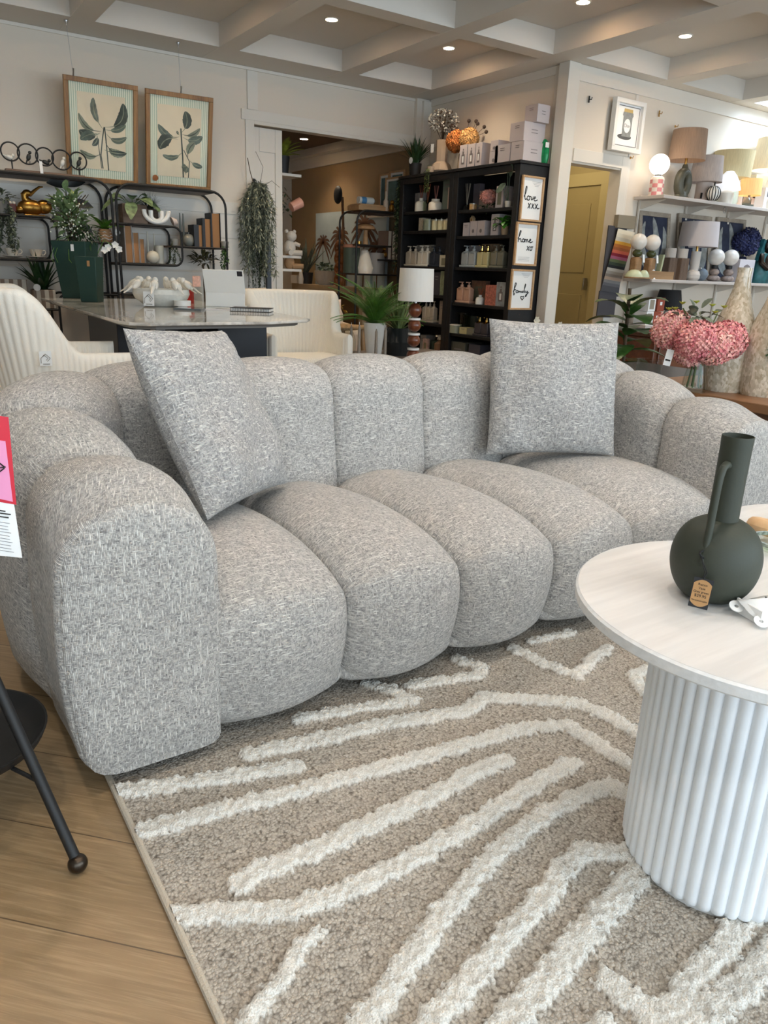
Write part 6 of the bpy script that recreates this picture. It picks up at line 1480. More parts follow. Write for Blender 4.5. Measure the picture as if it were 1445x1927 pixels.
def globelamp(px,label,basefn,r=.072,Y=4.68):
    c=at_y(px[0],px[1],Y); t=thing('globe_lamp',label,'lamp',(c[0],Y,ZT2),0,'unlit globe lamps on the lower shelf'); zg=c[2]-ZT2
    G().ball((0,0,zg),r,24,16).build('globe',mat('opal_globe',(226,220,212),.25,sub=.1),t); basefn(t,zg-r); return t
BRS=mat('olive_glass',(70,76,44),.2); WDB=wood('oak_block',(136,104,70),(168,132,94),.6,2.)
def base1(t,z):
    G().ball((0,0,z-.025),(.045,.045,.034),18,10).build('stem_ball',BRS,t); G().box((0,0,(z-.058)/2),(.085,.085,z-.058)).build('wood_block',WDB,t,bevel=.02)
    flat_tag('price_tag',(.03,-.055,z-.07),.035,.07,PAPER,t,.2,10)
globelamp((1202,455),'left globe lamp of the pair with green glass stem balls on the lower shelf',base1); globelamp((1228,457),'right globe lamp of the pair with green glass stem balls on the lower shelf',base1)
STN=mat('grey_pink_stone',(140,124,116),.7,var=.4,vs=24,bump=.3,bs=40)
def base2(t,z):
    G().cyl((0,0,z-.03),.03,.03,16).build('collar',BLACK,t); G().ball((0,0,(z-.03)*.72),(.05,.05,(z-.03)*.30),14,9).build('upper_stone',STN,t); G().ball((0,0,(z-.03)*.25),(.075,.06,(z-.03)*.27),14,9).build('lower_stone',STN,t)
globelamp((1348,484),'left of the two globe lamps on stacked stone bases on the lower shelf',base2,.078); globelamp((1375,485),'right of the two globe lamps on stacked stone bases on the lower shelf',base2,.078)
# small things at the left end
for i,(x,y0,y1,xa,xb,lb) in enumerate(((1192,508,523,1181,1203,'larger pale green domed jar at the left end of the lower shelf'),(1211,510,524,1203,1217,'smaller pale green domed jar beside the larger one on the lower shelf'))):
    c,w,h=sloty(4.62,xa,y0,xb,y1,ZT2); t=thing('domed_jar',lb,'jar',(c[0],4.62,ZT2)); G().lathe([(w/2,0),(w/2,.01),(w*.48,.03),(w*.36,.055),(w*.2,.072),(.001,.076)],n=24).build('dome',mat('pale_lime_glass',(196,204,172),.25),t); G().cyl((0,0,0),w/2+.006,.012,24).build('wood_foot',WDB,t)
t=G().box((0,0,.055),(.09,.06,.10),.5).build('navy_box',mat('navy_box',(30,34,52),.5),None,(at_y(1215,523,4.70)[0]+.04,4.72,ZT2+.07)); tag(t,'dark navy tilted box between the two green-stemmed globe lamps','box'); t.location[2]=ZT2+.006
t=G().box((0,0,.035),(.36,.10,.07)).build('wood_tray_box',WDB,None,(at_y(1233,523,4.62)[0],4.63,ZT2)); tag(t,'low rustic wooden box at the front left of the lower shelf','box'); t.location[0]+=.03
for i,(x,lb) in enumerate(((1255,'left one of two pale lamps on fluted brown wooden blocks on the lower shelf'),(1277,'right one of two pale lamps on fluted brown wooden blocks on the lower shelf'))):
    Y=4.74-.05*i; c=at_y(x,522,Y); t=thing('block_lamp',lb,'lamp',(c[0],Y,ZT2)); g=G()
    for k in range(9): g.tube([(-.05+.0125*k,-.045,.0),(-.05+.0125*k,-.045,.20)],.0065,6)
    g.box((0,0,.10),(.115,.09,.20)).build('fluted_block',wood('taupe_block',(96,78,66),(122,102,88),.6,2,'z'),t); G().cyl((0,0,.20),.052,.085,22).build('lamp_shade',mat('pale_fabric',(190,182,174),.8),t)
t=G().box((0,0,.11),(.022,.05,.22)).build('green_book',mat('pale_green_card',(176,182,146),.6),None,(at_y(1243,520,4.66)[0],4.70,ZT2)); t.rotation_euler=(0,math.radians(8),0); t.location[2]=ZT2+.002; tag(t,'thin pale green board leaning beside the left fluted-block lamp','board')
# white drum lamp
c,w,h=place((1271,425,1333,525),ZT2,4.68); t=thing('table_lamp','white lamp with wide drum shade and column on rounded foot, centre of the lower shelf','lamp',c)
G().lathe([(.001,0),(.05,0),(.078,.025),(.085,.055),(.07,.085),(.048,.095),(.045,.10),(.045,.27),(.001,.27)],n=30).build('base',mat('chalk_white',(214,206,198),.7),t); G().cyl((0,0,.27),.012,.05,10).build('neck',mat('brass',(180,140,80),.3,1.),t); drum(t,.185,.168,.31,.535,mat('grey_white_linen',(198,190,190),.8))
# blue ball, box, yogi figure, blue flowers
c,w,h=place((1307,508,1329,528),ZT2,4.62); t=thing('blue_ball','small textured grey-blue ball ornament right of the white drum lamp','ornament',c); G().ball((0,0,.058),.06,18,12).build('ball',mat('grey_blue_texture',(110,122,134),.7,bump=.6,bs=60),t); G().ball((-.03,0,.115),.014,8,6).build('knob',STEEL,t)
c,w,h=place((1386,488,1414,531),ZT2,4.66); t=thing('display_carton','pale carton printed with a mushroom lamp, right of the stone-based globe lamps','box',c); G().box((0,.06,h/2),(w,.12,h)).build('box_body',mat('pale_lilac_box',(206,200,204),.6),t); G().lathe([(.001,0),(.07,0),(.05,.04),(.001,.055)],(0,-.001,h*.55),20,None,1,.02).build('printed_shade',SEPIA,t); G().box((.01,-.001,h*.38),(.05,.001,.05)).build('printed_base',mat('tan_print',(170,140,110),.7),t)
c,w,h=place((1408,440,1452,531),ZT2,4.68); t=thing('seated_figure','teal and bronze seated figure statue at the right end of the lower shelf','statue',c)
TL_=mat('teal_bronze',(40,92,96),.4,.2,var=.4,vs=20); BZ=mat('dark_bronze',(52,42,34),.35,.7)
G().lathe([(.001,0),(.14,0),(.16,.05),(.15,.16),(.12,.24),(.09,.30),(.001,.30)],n=24,sy=.6).build('robe',TL_,t); G().ball((0,-.04,.20),(.085,.08,.10),18,12).build('belly',BZ,t); G().ball((0,-.03,.375),(.062,.066,.075),18,12).ball((-.058,-.03,.37),(.012,.02,.034),8,6).ball((.058,-.03,.37),(.012,.02,.034),8,6).ball((0,-.095,.365),(.012,.014,.016),8,6).build('head',BZ,t)
g=G().prism([(-.15,.22),(-.09,.44),(-.04,.42),(-.06,.25)],-.02,.02,Matrix(((1,0,0),(0,0,-1),(0,1,0)))); g.build('collar_fin',TL_,t)
for s_ in (-1,1): G().tube([(s_*.10,-.02,.28),(s_*.14,-.06,.2),(s_*.08,-.11,.14)],[.03,.028,.022],10).build('arm',BZ,t)
for k in range(6): G().ball((-.012+.024*(k%2),-.10,.07+.02*(k//2)),.009,8,6).build('gold_bead',GLDP,t)
c=at_y(1415,455,4.78); t=thing('blue_flowers','dark blue hydrangea bunch on the lower shelf above the teal seated figure','flowers',(c[0]-.1,4.80,ZT2)); G().lathe([(.001,0),(.05,0),(.06,.2),(.04,.26),(.035,.26),(.001,.24)],n=20).build('vase',mat('dark_blue_glass',(30,36,60),.15),t)
for k,(a,b,z) in enumerate(((-.10,-.02,.40),(.04,-.02,.46),(.14,0,.42),(.0,-.06,.36))): florets(90,(a,b,z),.085,mat('navy_petal',(36,42,84),.7,var=.5,vs=26),t,.03,20+k)
G().tube([(0,0,.2),(.02,-.02,.42)],.006,6).build('stem',GREEN2,t)
# ---------------------------------------------------------------- fabric swatches hanging beside the doorway
SW=at_y(1177,416,4.86); t=thing('swatch_hanger','fan of fabric swatches from cream through rust to black hanging beside the doorway','swatches',(5.83,4.87,1.56)); 
SWC=[(232,220,196),(224,214,192),(206,200,184),(214,160,60),(176,104,44),(150,84,44),(190,92,66),(122,24,40),(150,80,104),(88,96,62),(52,62,48),(28,32,34),(176,172,164),(150,146,138),(128,120,112),(160,140,124),(118,118,118),(92,92,96),(74,74,78)]
sx_=-.030
G().box((0,.0,-.0),(.24,.05,.11)).build('header_board',mat('taupe_board',(136,126,108),.7),t)
z=-.08
for i,cc in enumerate(SWC):
    dz=(.034 if i<3 else .026); o=G().box((0,0,0),(.235,.0035,.055)).build('fabric_swatch',mat('swatch_%d'%i,cc,.9,bump=.2,bs=200),t,bevel=.0012); o.location=(sx_*i*.2,-.014-.0012*(len(SWC)-i)*.6,z-.02); o.rotation_euler=(math.radians(6),math.radians(5),0); z-=dz
G().box((-.075,.012,z/2-.05),(.25,.012,-z+.02)).build('back_board',mat('grey_felt',(70,68,72),.9),t); G().box((-.11,-.0,z-.13),(.24,.012,.24)).build('large_sample',mat('charcoal_felt',(74,72,76),.95,bump=.3,bs=150),t)
# ---------------------------------------------------------------- third shelf, buffet, plant
for i,(a,b,y0,y1,lb) in enumerate(((1212,1225,573,597,'cream lattice carton, upper of the stacked pair on the bottom wall shelf'),(1208,1221,597,618,'cream lattice carton, lower of the stacked pair on the bottom wall shelf'))):
    c,w,h=sloty(4.62,a,y0,b,y1); z_=ZT3+(.125 if i==0 else 0); t=thing('lattice_carton',lb,'box',(c[0],4.66,z_)); G().box((0,0,.062),(w,.14,.122)).build('box_body',PAPER,t); G().box((0,-.0705,.062),(w*.62,.001,.085)).build('lattice_print',mat('lattice_grey',(150,140,124),.7),t)
for i,(a,b) in enumerate(((1225,1238),(1221,1234))):
    c,w,h=sloty(4.62,a,600,b,620); z_=ZT3+(.125 if i==0 else 0); t=thing('rust_carton','rust-red carton, %s of the pair beside the lattice cartons'%('upper','lower')[i],'box',(c[0]+.01,4.66,z_)); G().box((0,0,.062),(w,.13,.122)).build('box_body',mat('rust_card',(150,70,48),.6),t); G().box((0,-.0655,.07),(w*.3,.001,.03)).build('white_print',PAPER,t)
c,w,h=sloty(4.70,1241,550,1275,590,ZT3); t=thing('table_lamp','small lamp with black tapered shade on the bottom wall shelf behind the pink hydrangea','lamp',(c[0],4.72,ZT3)); G().lathe([(.001,0),(.06,0),(.05,.08),(.02,.13),(.001,.13)],n=20).build('base',CREAM,t); drum(t,.135,.10,.13,.32,mat('black_shade',(20,20,22),.8))
c,w,h=sloty(4.70,1172,600,1198,620,ZT3); t=G().box((0,0,.055),(.12,.1,.11)).build('low_carton',mat('pale_grey_carton',(190,184,176),.6),None,(6.06,4.70,ZT3)); tag(t,'low pale carton at the left end of the bottom wall shelf behind the plant','box')
t=thing('small_figure','tiny white figurine with flared base at the left front corner of the lower shelf','figurine',(5.985,4.60,ZT2)); G().lathe([(.001,0),(.026,0),(.012,.03),(.008,.06),(.012,.075),(.001,.085)],n=14).build('body',PAPER,t)
BUF=wood('red_brown_timber',(74,38,22),(112,62,36),.4,1.,'x',.2)
t=thing('sideboard','dark red-brown timber sideboard under the right wall shelves','sideboard',(6.5,4.45,0))
G().box((0,0,.30),(1.7,.46,.56)).build('carcass',BUF,t,bevel=.006); G().box((0,-.0,.60),(1.76,.50,.035)).build('top',wood('dark_top_timber',(52,30,20),(80,46,28),.4),t,bevel=.004); 
for x in (-.55,0,.55): o=G().box((x,-.24,.30),(.50,.02,.48)).build('door',BUF,t,bevel=.006); G().box((x+.2,-.26,.36),(.02,.02,.09)).build('handle',BLACK,o)
for a in (-1,1):
    for b in (-1,1): G().box((a*.78,b*.18,.012),(.06,.06,.03)).build('foot',BUF,t)
FID=mat('fiddle_leaf',(52,86,36),.35,var=.35,vs=14)
c=at_d(1170,690,5.6); t=thing('fiddle_leaf_plant','big glossy fiddle-leaf plant behind the right-hand cushion, below the swatches','plant',(c[0],c[1],0)); 
G().lathe([(.001,0),(.13,0),(.16,.26),(.15,.26),(.001,.23)],n=26).build('pot',mat('dark_basket',(60,44,32),.8,bump=.4,bs=60),t); G().tube([(0,0,.2),(.01,0,.5),(0,.02,1.0)],.012,8).build('trunk',STEM,t)
g=G(); r_=random.Random(21)
for i in range(26):
    a=i*2.4+r_.uniform(-.4,.4); z=.34+.60*i/26; e=.05+.6*i/26+r_.uniform(-.2,.2); d=Vector((math.cos(a)*math.cos(e),math.sin(a)*math.cos(e),math.sin(e))); g.oval((.01*math.cos(a),.01*math.sin(a),z),d,.32,.18,(0,0,1),.45,7,.12)
g.build('leaves',FID,t)
# ---------------------------------------------------------------- timber bench with pearl vases and hydrangea
BEN=wood('warm_bench_timber',(112,76,48),(150,108,72),.45,1.,'y')
ZBN=.60
t=thing('bench_table','warm brown timber bench top with the pearl vases at the right edge behind the sofa','table',(3.42,1.56,0))
G().box((0,0,ZBN-.02),(1.06,1.5,.04)).build('top',BEN,t,bevel=.004); G().box((0,0,ZBN-.10),(1.0,1.44,.12)).build('apron',wood('darker_bench_timber',(84,54,34),(112,76,48),.5,1.,'y'),t)
for a in (-1,1):
    for b in (-1,1): G().box((a*.46,b*.68,(ZBN-.16)/2),(.07,.07,ZBN-.16)).build('leg',BEN,t)
def pearl():
    m,nt,b=nm('mother_of_pearl'); co=COORD(nt,'Object',(1,1,.6)); v=N(nt,'ShaderNodeTexVoronoi'); v.inputs['Scale'].default_value=120; nt.links.new(co,v.inputs['Vector'])
    n=NOISE(nt,co,9,3); sx=N(nt,'ShaderNodeSeparateColor'); nt.links.new(v.outputs['Color'],sx.inputs[0])
    c=MIX(nt,sx.outputs[0],lin((172,158,134)),lin((222,212,194))); c=MIX(nt,MA(nt,'MULTIPLY',RAMP(nt,n,.4,.7),.4),c,lin((176,150,112)))
    nt.links.new(c,b.inputs['Base Color']); b.inputs['Roughness'].default_value=.22; b.inputs['Coat Weight'].default_value=.6; BUMP(nt,b,MA(nt,'ADD',sx.outputs[1],n),.5,.004); return m
PRL=pearl()
def pearlvase(px,py,label,s=1.):
    c=at_z(px,py,ZBN); c=out(c,.07); t=thing('pearl_vase',label,'vase',c,0,'mother-of-pearl bottle vases')
    H=.50*s; t_=[(.001,0),(.085,0),(.092,.02),(.098,.10),(.102,.17),(.098,.23),(.082,.29),(.056,.36),(.036,.43),(.028,.49),(.030,.52),(.024,.52),(.022,.49),(.001,.47)]
    G().lathe([(a*s,b*s) for a,b in t_],n=36,wob=.02).build('body',PRL,t); return t
v1=pearlvase(1361,738,'mother-of-pearl bottle vase with slender neck behind the pink hydrangea',1.0)
v2=pearlvase(1432,747,'mother-of-pearl bottle vase draped with green trailing leaves at the right edge',1.03)
t=thing('trailing_greenery','green trailing sprig draped down the right-hand pearl vase','plant',tuple(Vector(v2.location)+Vector((0,0,.50))))
fwd_=Vector((-CF[0],-CF[1],0)).normalized(); rt_=Vector((CI[0],CI[1],0)).normalized()
g=G(); r_=random.Random(5)
for i in range(9):
    k0=.03*r_.uniform(-1,1); P=[]
    for q in np.linspace(0,1,24):
        rr=.030+.082*smooth(.1,.6,q); P.append(fwd_*(rr*.9)+rt_*(k0+.035-.07*q*(1 if i<6 else .4)+.012*math.sin(5*q+i))+Vector((0,0,.02-.42*q*(.7+.3*i/9))))
    g.tube(P,.0015,4)
    for p in P:
        for _ in range(4): g.oval(p,(r_.uniform(-1,1),r_.uniform(-1,1),r_.uniform(-.8,.4)),.022,.013,(0,0,1),.1,3)
g.build('foliage',mat('sprig_green',(58,104,66),.5,var=.35,vs=40),t)
# pink hydrangea in a clear vase
c=at_d(1302,745,3.5); c[2]=ZBN; hv=thing('hydrangea_vase','clear glass vase of coral-pink hydrangeas standing behind the right sofa arm','flowers',(c[0],c[1],ZBN))
dep=(Vector(hv.location)-Vector(CP)).dot(Vector(CF)); k_=dep/FPX
G().lathe([(.001,.004),(.045,.004),(.05,.0),(.052,.02),(.040,.10),(.026,.17),(.022,.21),(.034,.235),(.032,.235),(.020,.21),(.023,.17),(.037,.10),(.048,.02),(.001,.012)],n=36).build('glass_vase',glassm('vase_glass',(246,250,249)),hv)
def petal(name,c1,c2):
    m,nt,b=nm(name); co=COORD(nt); f=NOISE(nt,co,75,2,.6); f2=NOISE(nt,co,22,1); k=MA(nt,'MULTIPLY_ADD',f,.6,MA(nt,'MULTIPLY',f2,.4))
    nt.links.new(MIX(nt,RAMP(nt,k,.38,.62),lin(c1),lin(c2)),b.inputs['Base Color']); b.inputs['Roughness'].default_value=.75; b.inputs['Subsurface Weight'].default_value=.15; b.inputs['Subsurface Radius'].default_value=(.01,.005,.005); return m
def rel(px,py,d=0.): 
    q=at_d(px,py,math.hypot(c[0],c[1])+d); return Vector(q)-Vector((c[0],c[1],ZBN))
PNKP=petal('coral_petal',(246,200,182),(216,122,128)); PNK2=petal('rose_petal',(242,182,170),(204,104,116))
for i,(px,py,r_px,m,d) in enumerate(((1266,622,38,PNKP,.04),(1312,640,37,PNK2,-.05),(1345,652,34,PNKP,-.02),(1366,640,36,PNK2,.03),(1300,660,30,PNKP,.0))):
    p=rel(px,py,d); florets(330,p,r_px*k_,m,hv,.017,40+i,'bloom',.92)
g=G()
for i,(px,py) in enumerate(((1266,640),(1312,655),(1345,665),(1366,655),(1300,670),(1285,580),(1350,590))):
    a=2*PI*i/7; g.tube([(.03*math.cos(a),.03*math.sin(a),.02),(.008*math.cos(a),.008*math.sin(a),.20),tuple(rel(px,py,.02))],.0032,6)
g.build('stems',mat('stem_green',(78,92,48),.5),hv)
g=G()
for px,py in ((1258,584),(1270,583),(1284,573),(1310,571),(1340,577),(1362,580),(1345,590)):
    p=rel(px,py,.03)
    for j in range(7): an=2*PI*j/7; g.oval(p,(math.cos(an),math.sin(an)*.6,.6),.022,.014,(0,0,1),.1,4)
g.build('green_buds',mat('lime_bud',(180,184,70),.6),hv)
bush(26,(.14,.07,.03),.06,.035,7,tuple(rel(1315,592,.05)),.2,.3,.3,True).build('eucalyptus',GREEN3,hv)
q=rel(1258,673,-.03); tg_=G().box((0,0,0),(13*k_,.0012,30*k_)).build('price_tag',PAPER,hv); tg_.location=q; tg_.rotation_euler=(0,math.radians(8),CAMYAW-.5)
G().box((0,-.001,-.011),(9*k_,.0012,3*k_)).build('printed_price',INK,tg_); G().tube([tuple(q+Vector((0,0,14*k_))),tuple(rel(1266,650,.0))],.0008,4).build('tag_string',PAPER,hv)
# granite-topped low table with glass jar behind the sofa
gt=thing('granite_table','dark granite-topped low table behind the right end of the sofa','table',(3.62,2.82,0))
GRA=mat('dark_granite',(66,62,62),.25,var=.6,vs=120)
G().box((0,0,.53),(1.0,.72,.035)).build('top',GRA,gt,bevel=.003); G().box((0,0,.26),(.8,.5,.50)).build('plinth',wood('plinth_timber',(60,36,24),(92,58,38),.5),gt)
c=at_z(1218,712,.548); t=thing('glass_jar','wide clear glass jar on the dark granite table behind the sofa','jar',(c[0],c[1],.548)); dep2=(Vector(t.location)-Vector(CP)).dot(Vector(CF)); R_=23*dep2/FPX; H_=34*dep2/FPX
G().lathe([(.001,.003),(R_*.96,.0),(R_,.006),(R_,H_),(R_+.003,H_+.003),(R_-.003,H_+.003),(R_-.003,.010),(.001,.010)],n=40).build('body',glassm('jar_glass',(244,247,247)),t)
# ---------------------------------------------------------------- low display table behind the sofa: fern, lamp, candlesticks
ZL_=.45
lt=thing('display_table','low dark display table behind the sofa carrying the fern pot and the wooden-ball lamp','table',(3.31,4.60,0))
G().box((0,0,ZL_-.02),(.94,.92,.04)).build('top',mat('grey_brown_top',(112,102,94),.4,var=.2,vs=10),lt,bevel=.004)
for a in (-1,1):
    for b in (-1,1): G().box((a*.43,b*.42,(ZL_-.04)/2),(.05,.05,ZL_-.04)).build('leg',BLKW,lt)
c=at_d(703,668,5.55); c[2]=ZL_
t=thing('potted_fern','lush green fern in a tall white tapered pot behind the centre of the sofa','plant',c)
k=((c-CP)@CF)/FPX; hp=62*k
G().lathe([(.001,0),(14*k,0),(20.5*k,hp),(18.5*k,hp),(.001,hp-.03)],n=40).build('pot',mat('white_pot',(232,228,220),.2),t)
fern(44,100*k,.055,hp-.01,1.28,.058,3,30).build('fronds',mat('fern_green',(74,116,40),.5,var=.4,vs=24),t)
c=at_d(748,665,5.75); c[2]=ZL_; t=thing('potted_palm','smaller spiky palm in a dark glass pot between the fern and the wooden-ball lamp','plant',c)
G().lathe([(.001,0),(.10,0),(.13,.10),(.09,.20),(.085,.20),(.001,.16)],n=24).build('pot',mat('dark_glass_pot',(40,42,42),.08),t); grass(46,.36,.024,1.0,.3,8,.18,.03).build('leaves',mat('palm_olive',(104,120,70),.5,var=.45,vs=24),t)
# stacked-ball lamp
c=at_d(777,668,5.35); c[2]=ZL_; k=((c-CP)@CF)/FPX; t=thing('table_lamp','lamp of stacked dark wooden balls and white rings with white drum shade behind the sofa','lamp',c)
BALL=wood('turned_walnut',(84,40,24),(128,70,42),.3,1.5,'z',.3); r_b=12.2*k
zs=[ (668-y)*k*1.05 for y in (662,629,613,602,0)]
z0=0.
for i in range(4):
    zc=r_b*.9+i*27.2*k; G().ball((0,0,zc),(r_b,r_b,r_b*(1.08 if i==3 else .98)),26,16).build('wooden_ball',BALL,t)
    if i<3: G().lathe([(.001,zc+r_b*.80),(11.2*k,zc+r_b*.80),(11.2*k,zc+r_b*1.10),(.001,zc+r_b*1.10)],n=26).build('white_ring',mat('white_acrylic',(236,234,230),.2),t)
ztop=r_b*.9+3*27.2*k+r_b; G().cyl((0,0,ztop-.005),.012,12*k,12).build('neck',STEEL,t)
drum(t,32.5*k,31*k,ztop+4*k,ztop+4*k+57*k,mat('white_pleated_shade',(232,228,220),.85,bump=.3,bs=60,stretch=(1,1,.05)))
G().lathe([(.001,ztop+58*k),(31*k,ztop+60*k)],n=30).build('shade_top',mat('white_pleated_shade',(232,228,220),.85),t)
# grey candlesticks
for i,(x,y0,lb) in enumerate(((660,611,'grey taper candle left of the white fern pot, farther one'),(675,606,'grey taper candle touching the left side of the white fern pot'),(707,613,'grey taper candle at the right edge of the white fern pot'),(724,610,'grey taper candle between white pot and dark palm pot'))):
    c=at_d(x,668,5.38 if i else 5.5); c[2]=ZL_; k=((c-CP)@CF)/FPX; t=thing('taper_candle',lb,'candle',c,0,'grey taper candles round the fern pot'); h=(668-y0)*k
    G().lathe([(.022,0),(.022,.006),(.012,.012),(.012,.03),(.001,.03)],n=16).build('holder',STEEL,t); G().lathe([(.012,.012),(.010,h*.9),(.004,h),(.001,h+.003)],n=14).build('wax',mat('taupe_wax',(138,126,112),.5),t); G().tube([(0,0,h),(0,0,h+.02)],.0016,5).build('wick',PAPER,t)
c=at_d(612,664,5.6); c[2]=ZL_; t=thing('glass_cloche','clear glass cloche on the left end of the low display table','cloche',(2.93,4.95,ZL_)); G().lathe([(.075,.0),(.078,.09),(.06,.15),(.02,.18),(.001,.182)],n=30).build('dome',glassm('cloche_glass',(246,248,246)),t); G().ball((0,0,.195),.012,10,7).build('knob',glassm('cloche_glass',(246,248,246)),t)
# timber stool
STO=wood('pale_stool_timber',(140,110,72),(176,144,104),.6,2.,'z')
cs=at_d(645,608,6.35); t=thing('wooden_stool','pale timber stool with cross rails between the ribbed chair and the fern pot','stool',(cs[0],cs[1],0),.35); zs_=at_d(645,612,6.35)[2]
G().box((0,0,zs_-.015),(.36,.30,.03)).build('seat',STO,t,bevel=.01)
for a in (-1,1):
    for b in (-1,1): G().tube([(a*.13,b*.10,zs_-.03),(a*.165,b*.135,0)],.018,10).build('leg',STO,t)
for b in (-1,1): G().box((0,b*.125,zs_*.45),(.30,.025,.045)).build('rail',STO,t)
for a in (-1,1): G().box((a*.15,0,zs_*.36),(.025,.24,.035)).build('rail',STO,t)
# beige lounge chair behind
BEI=mat('beige_boucle',(206,188,166),.95,bump=.5,bs=90); TPC=mat('taupe_boucle',(176,158,142),.95,bump=.4,bs=90)
c=at_d(630,640,6.9); t=thing('lounge_chair','low beige lounge chair with loose cushions behind the fern','chair',(3.25,6.2,0),-.3)
G().box((0,0,.22),(.80,.70,.36)).build('seat_base',BEI,t,bevel=.08); G().box((0,.30,.42),(.82,.20,.62)).build('backrest',BEI,t,bevel=.09)
for a in (-1,1): G().box((a*.38,-.02,.33),(.16,.70,.50)).build('armrest',BEI,t,bevel=.07)
for a in (-1,1):
    for b in (-1,1): G().cyl((a*.32,b*.27,0),.02,.06,10).build('foot',BLACK,t)
def plump(name,label,c,yaw,lean,w,h,th,m,group=None):
    t=thing(name,label,'cushion',c,yaw,group); n=18
    g=G()
    for s_ in (1,-1):
        rows=[]
        for i in range(n+1):
            row=[]
            for j in range(n+1):
                x=2*i/n-1;y=2*j/n-1; q=th*((1-abs(x)**2.4)*(1-abs(y)**2.4))**.5; row.append((x*w/2*(1-.05*(1-y*y)),-s_*q*1.0,h/2+y*h/2*(1-.05*(1-x*x))))
            rows.append(row)
        g=grid(rows if s_>0 else rows[::-1],None,g)
    o=g.build('cover',m,t,ang=70); o.rotation_euler=(-lean,0,0); return t
plump('cushion','pale pink-beige cushion with dark edge on the beige lounge chair',(3.28,5.98,.42),-.3,.35,.42,.40,.07,mat('blush_linen',(222,200,184),.9))
plump('cushion','cream ribbed cushion slumped at the left of the beige lounge chair',(2.93,6.05,.41),.5,.5,.40,.36,.08,mat('cream_linen_c',(222,212,194),.9))
# taupe sofa behind the ribbed chair, seen between tablet and chair
t=thing('settee','taupe upholstered settee behind the tablet, mostly hidden by the ribbed chair','sofa',(2.50,5.95,0),0)
G().box((0,0,.24),(.36,.7,.40)).build('seat_base',TPC,t,bevel=.08); G().box((0,.27,.45),(.36,.2,.72)).build('backrest',TPC,t,bevel=.09)
for b in (-1,1): G().box((0,b*.25,.02),(.2,.04,.045)).build('foot',BLACK,t)
plump('cushion','soft greige cushion showing between the tablet and the ribbed chair',(2.42,5.62,.55),-.2,.3,.36,.36,.08,mat('greige_velvet',(196,182,168),.9))
plump('cushion','small burnt orange cushion peeping over the ribbed chair back',(2.64,5.60,.60),.1,.3,.30,.30,.06,mat('burnt_orange',(186,96,54),.9))
# ---------------------------------------------------------------- the next room
NAT=wood('rattan_weave',(136,112,82),(170,146,112),.8,3.,'z'); RAT=mat('woven_rattan',(164,142,112),.85,bump=.8,bs=70,stretch=(1,1,2.5))
XD=4.55
c1=at_x(535,532,XD); c2=at_x(668,532,XD)
t=thing('console_table','woven rattan waterfall console against the tan wall in the next room','table',(4.70,8.05,0))
ztc=at_x(600,537,4.45)[2]
ya_,yb_=7.35,8.95
g=G().prism([(-.8,0),(-.8,ztc-.10)]+[(-.8+.10-.10*math.cos(a),ztc-.10+.10*math.sin(a)) for a in np.linspace(.2,PI/2,5)]+[(.8-.10+.10*math.sin(a),ztc-.10+.10*math.cos(a)) for a in np.linspace(0,PI/2-.2,5)]+[(.8,ztc-.1),(.8,0),(.72,0),(.72,ztc-.13),(.68,ztc-.07),(-.68,ztc-.07),(-.72,ztc-.13),(-.72,0)],-.2,.2,Matrix(((0,0,1),(1,0,0),(0,1,0)))); g.build('waterfall_body',RAT,t,ang=50)
def onc(x,Y0=None): return at_x(x,535,4.62)[1]
# palm canvas
TLc=at_x(595,402,4.90); 
t=thing('palm_canvas','tall canvas of brown palms over a pale blue sky leaning on the tan wall','picture',(4.90,8.36,.98))
yl=at_x(595,450,4.90)[1]; yr=at_x(728,430,4.90)[1]; w=yl-yr; zt_=at_x(640,398,4.90)[2]; h=zt_-.78
t.location=(4.91,(yl+yr)/2,.78)
G().box((0,0,h/2),(.035,w,h)).build('canvas',mat('pale_sky_print',(176,190,192),.8,var=.08,vs=3),t)
PT=mat('brown_palm_print',(104,74,54),.8,var=.3,vs=16)
def flat(v): return [(-.0186-.0006*v_,y,z) for (y,z,v_) in v]
g_=[]
for k,(py,pz,hgt_,s) in enumerate(((.38,.62,.62,.85),(.12,.70,.70,1.),(-.22,.80,.80,1.2),(-.40,.55,.55,.9))):
    y=py*w; z=pz*h
    v=[(-.0188-.0004*k,y-.012*s,.02),(-.0188-.0004*k,y+.012*s,.02),(-.0188-.0004*k,y+.007*s,z),(-.0188-.0004*k,y-.007*s,z)]; G().add(v,[(3,2,1,0)]).build('painted_trunk',PT,t)
    g=G()
    for j in range(11):
        a=PI*j/10*1.35-.5; L=.27*s*h
        P=[(y+L*q*math.cos(a),z+L*q*math.sin(a)-L*.55*q*q) for q in np.linspace(0,1,6)]
        P=[(min(max(p[0],-w/2+.01),w/2-.01),min(max(p[1],.01),h-.01)) for p in P]
        vv,ff=leafshape(P,.020*s,0); g.add([(-.0190-.0004*k,a_,b_) for a_,b_,_ in vv],ff)
    g.build('painted_fronds',PT,t)
for i,(y,cc) in enumerate(((.3,(150,166,176)),(.2,(176,96,90)),(.02,(110,124,130)),(-.12,(186,160,150)),(-.33,(120,150,160)))):
    G().box((-.0195,y*w,.12*h),(.001,.05,.22*h)).build('painted_stripe',mat('stripe_paint_%d'%i,cc,.8),t)
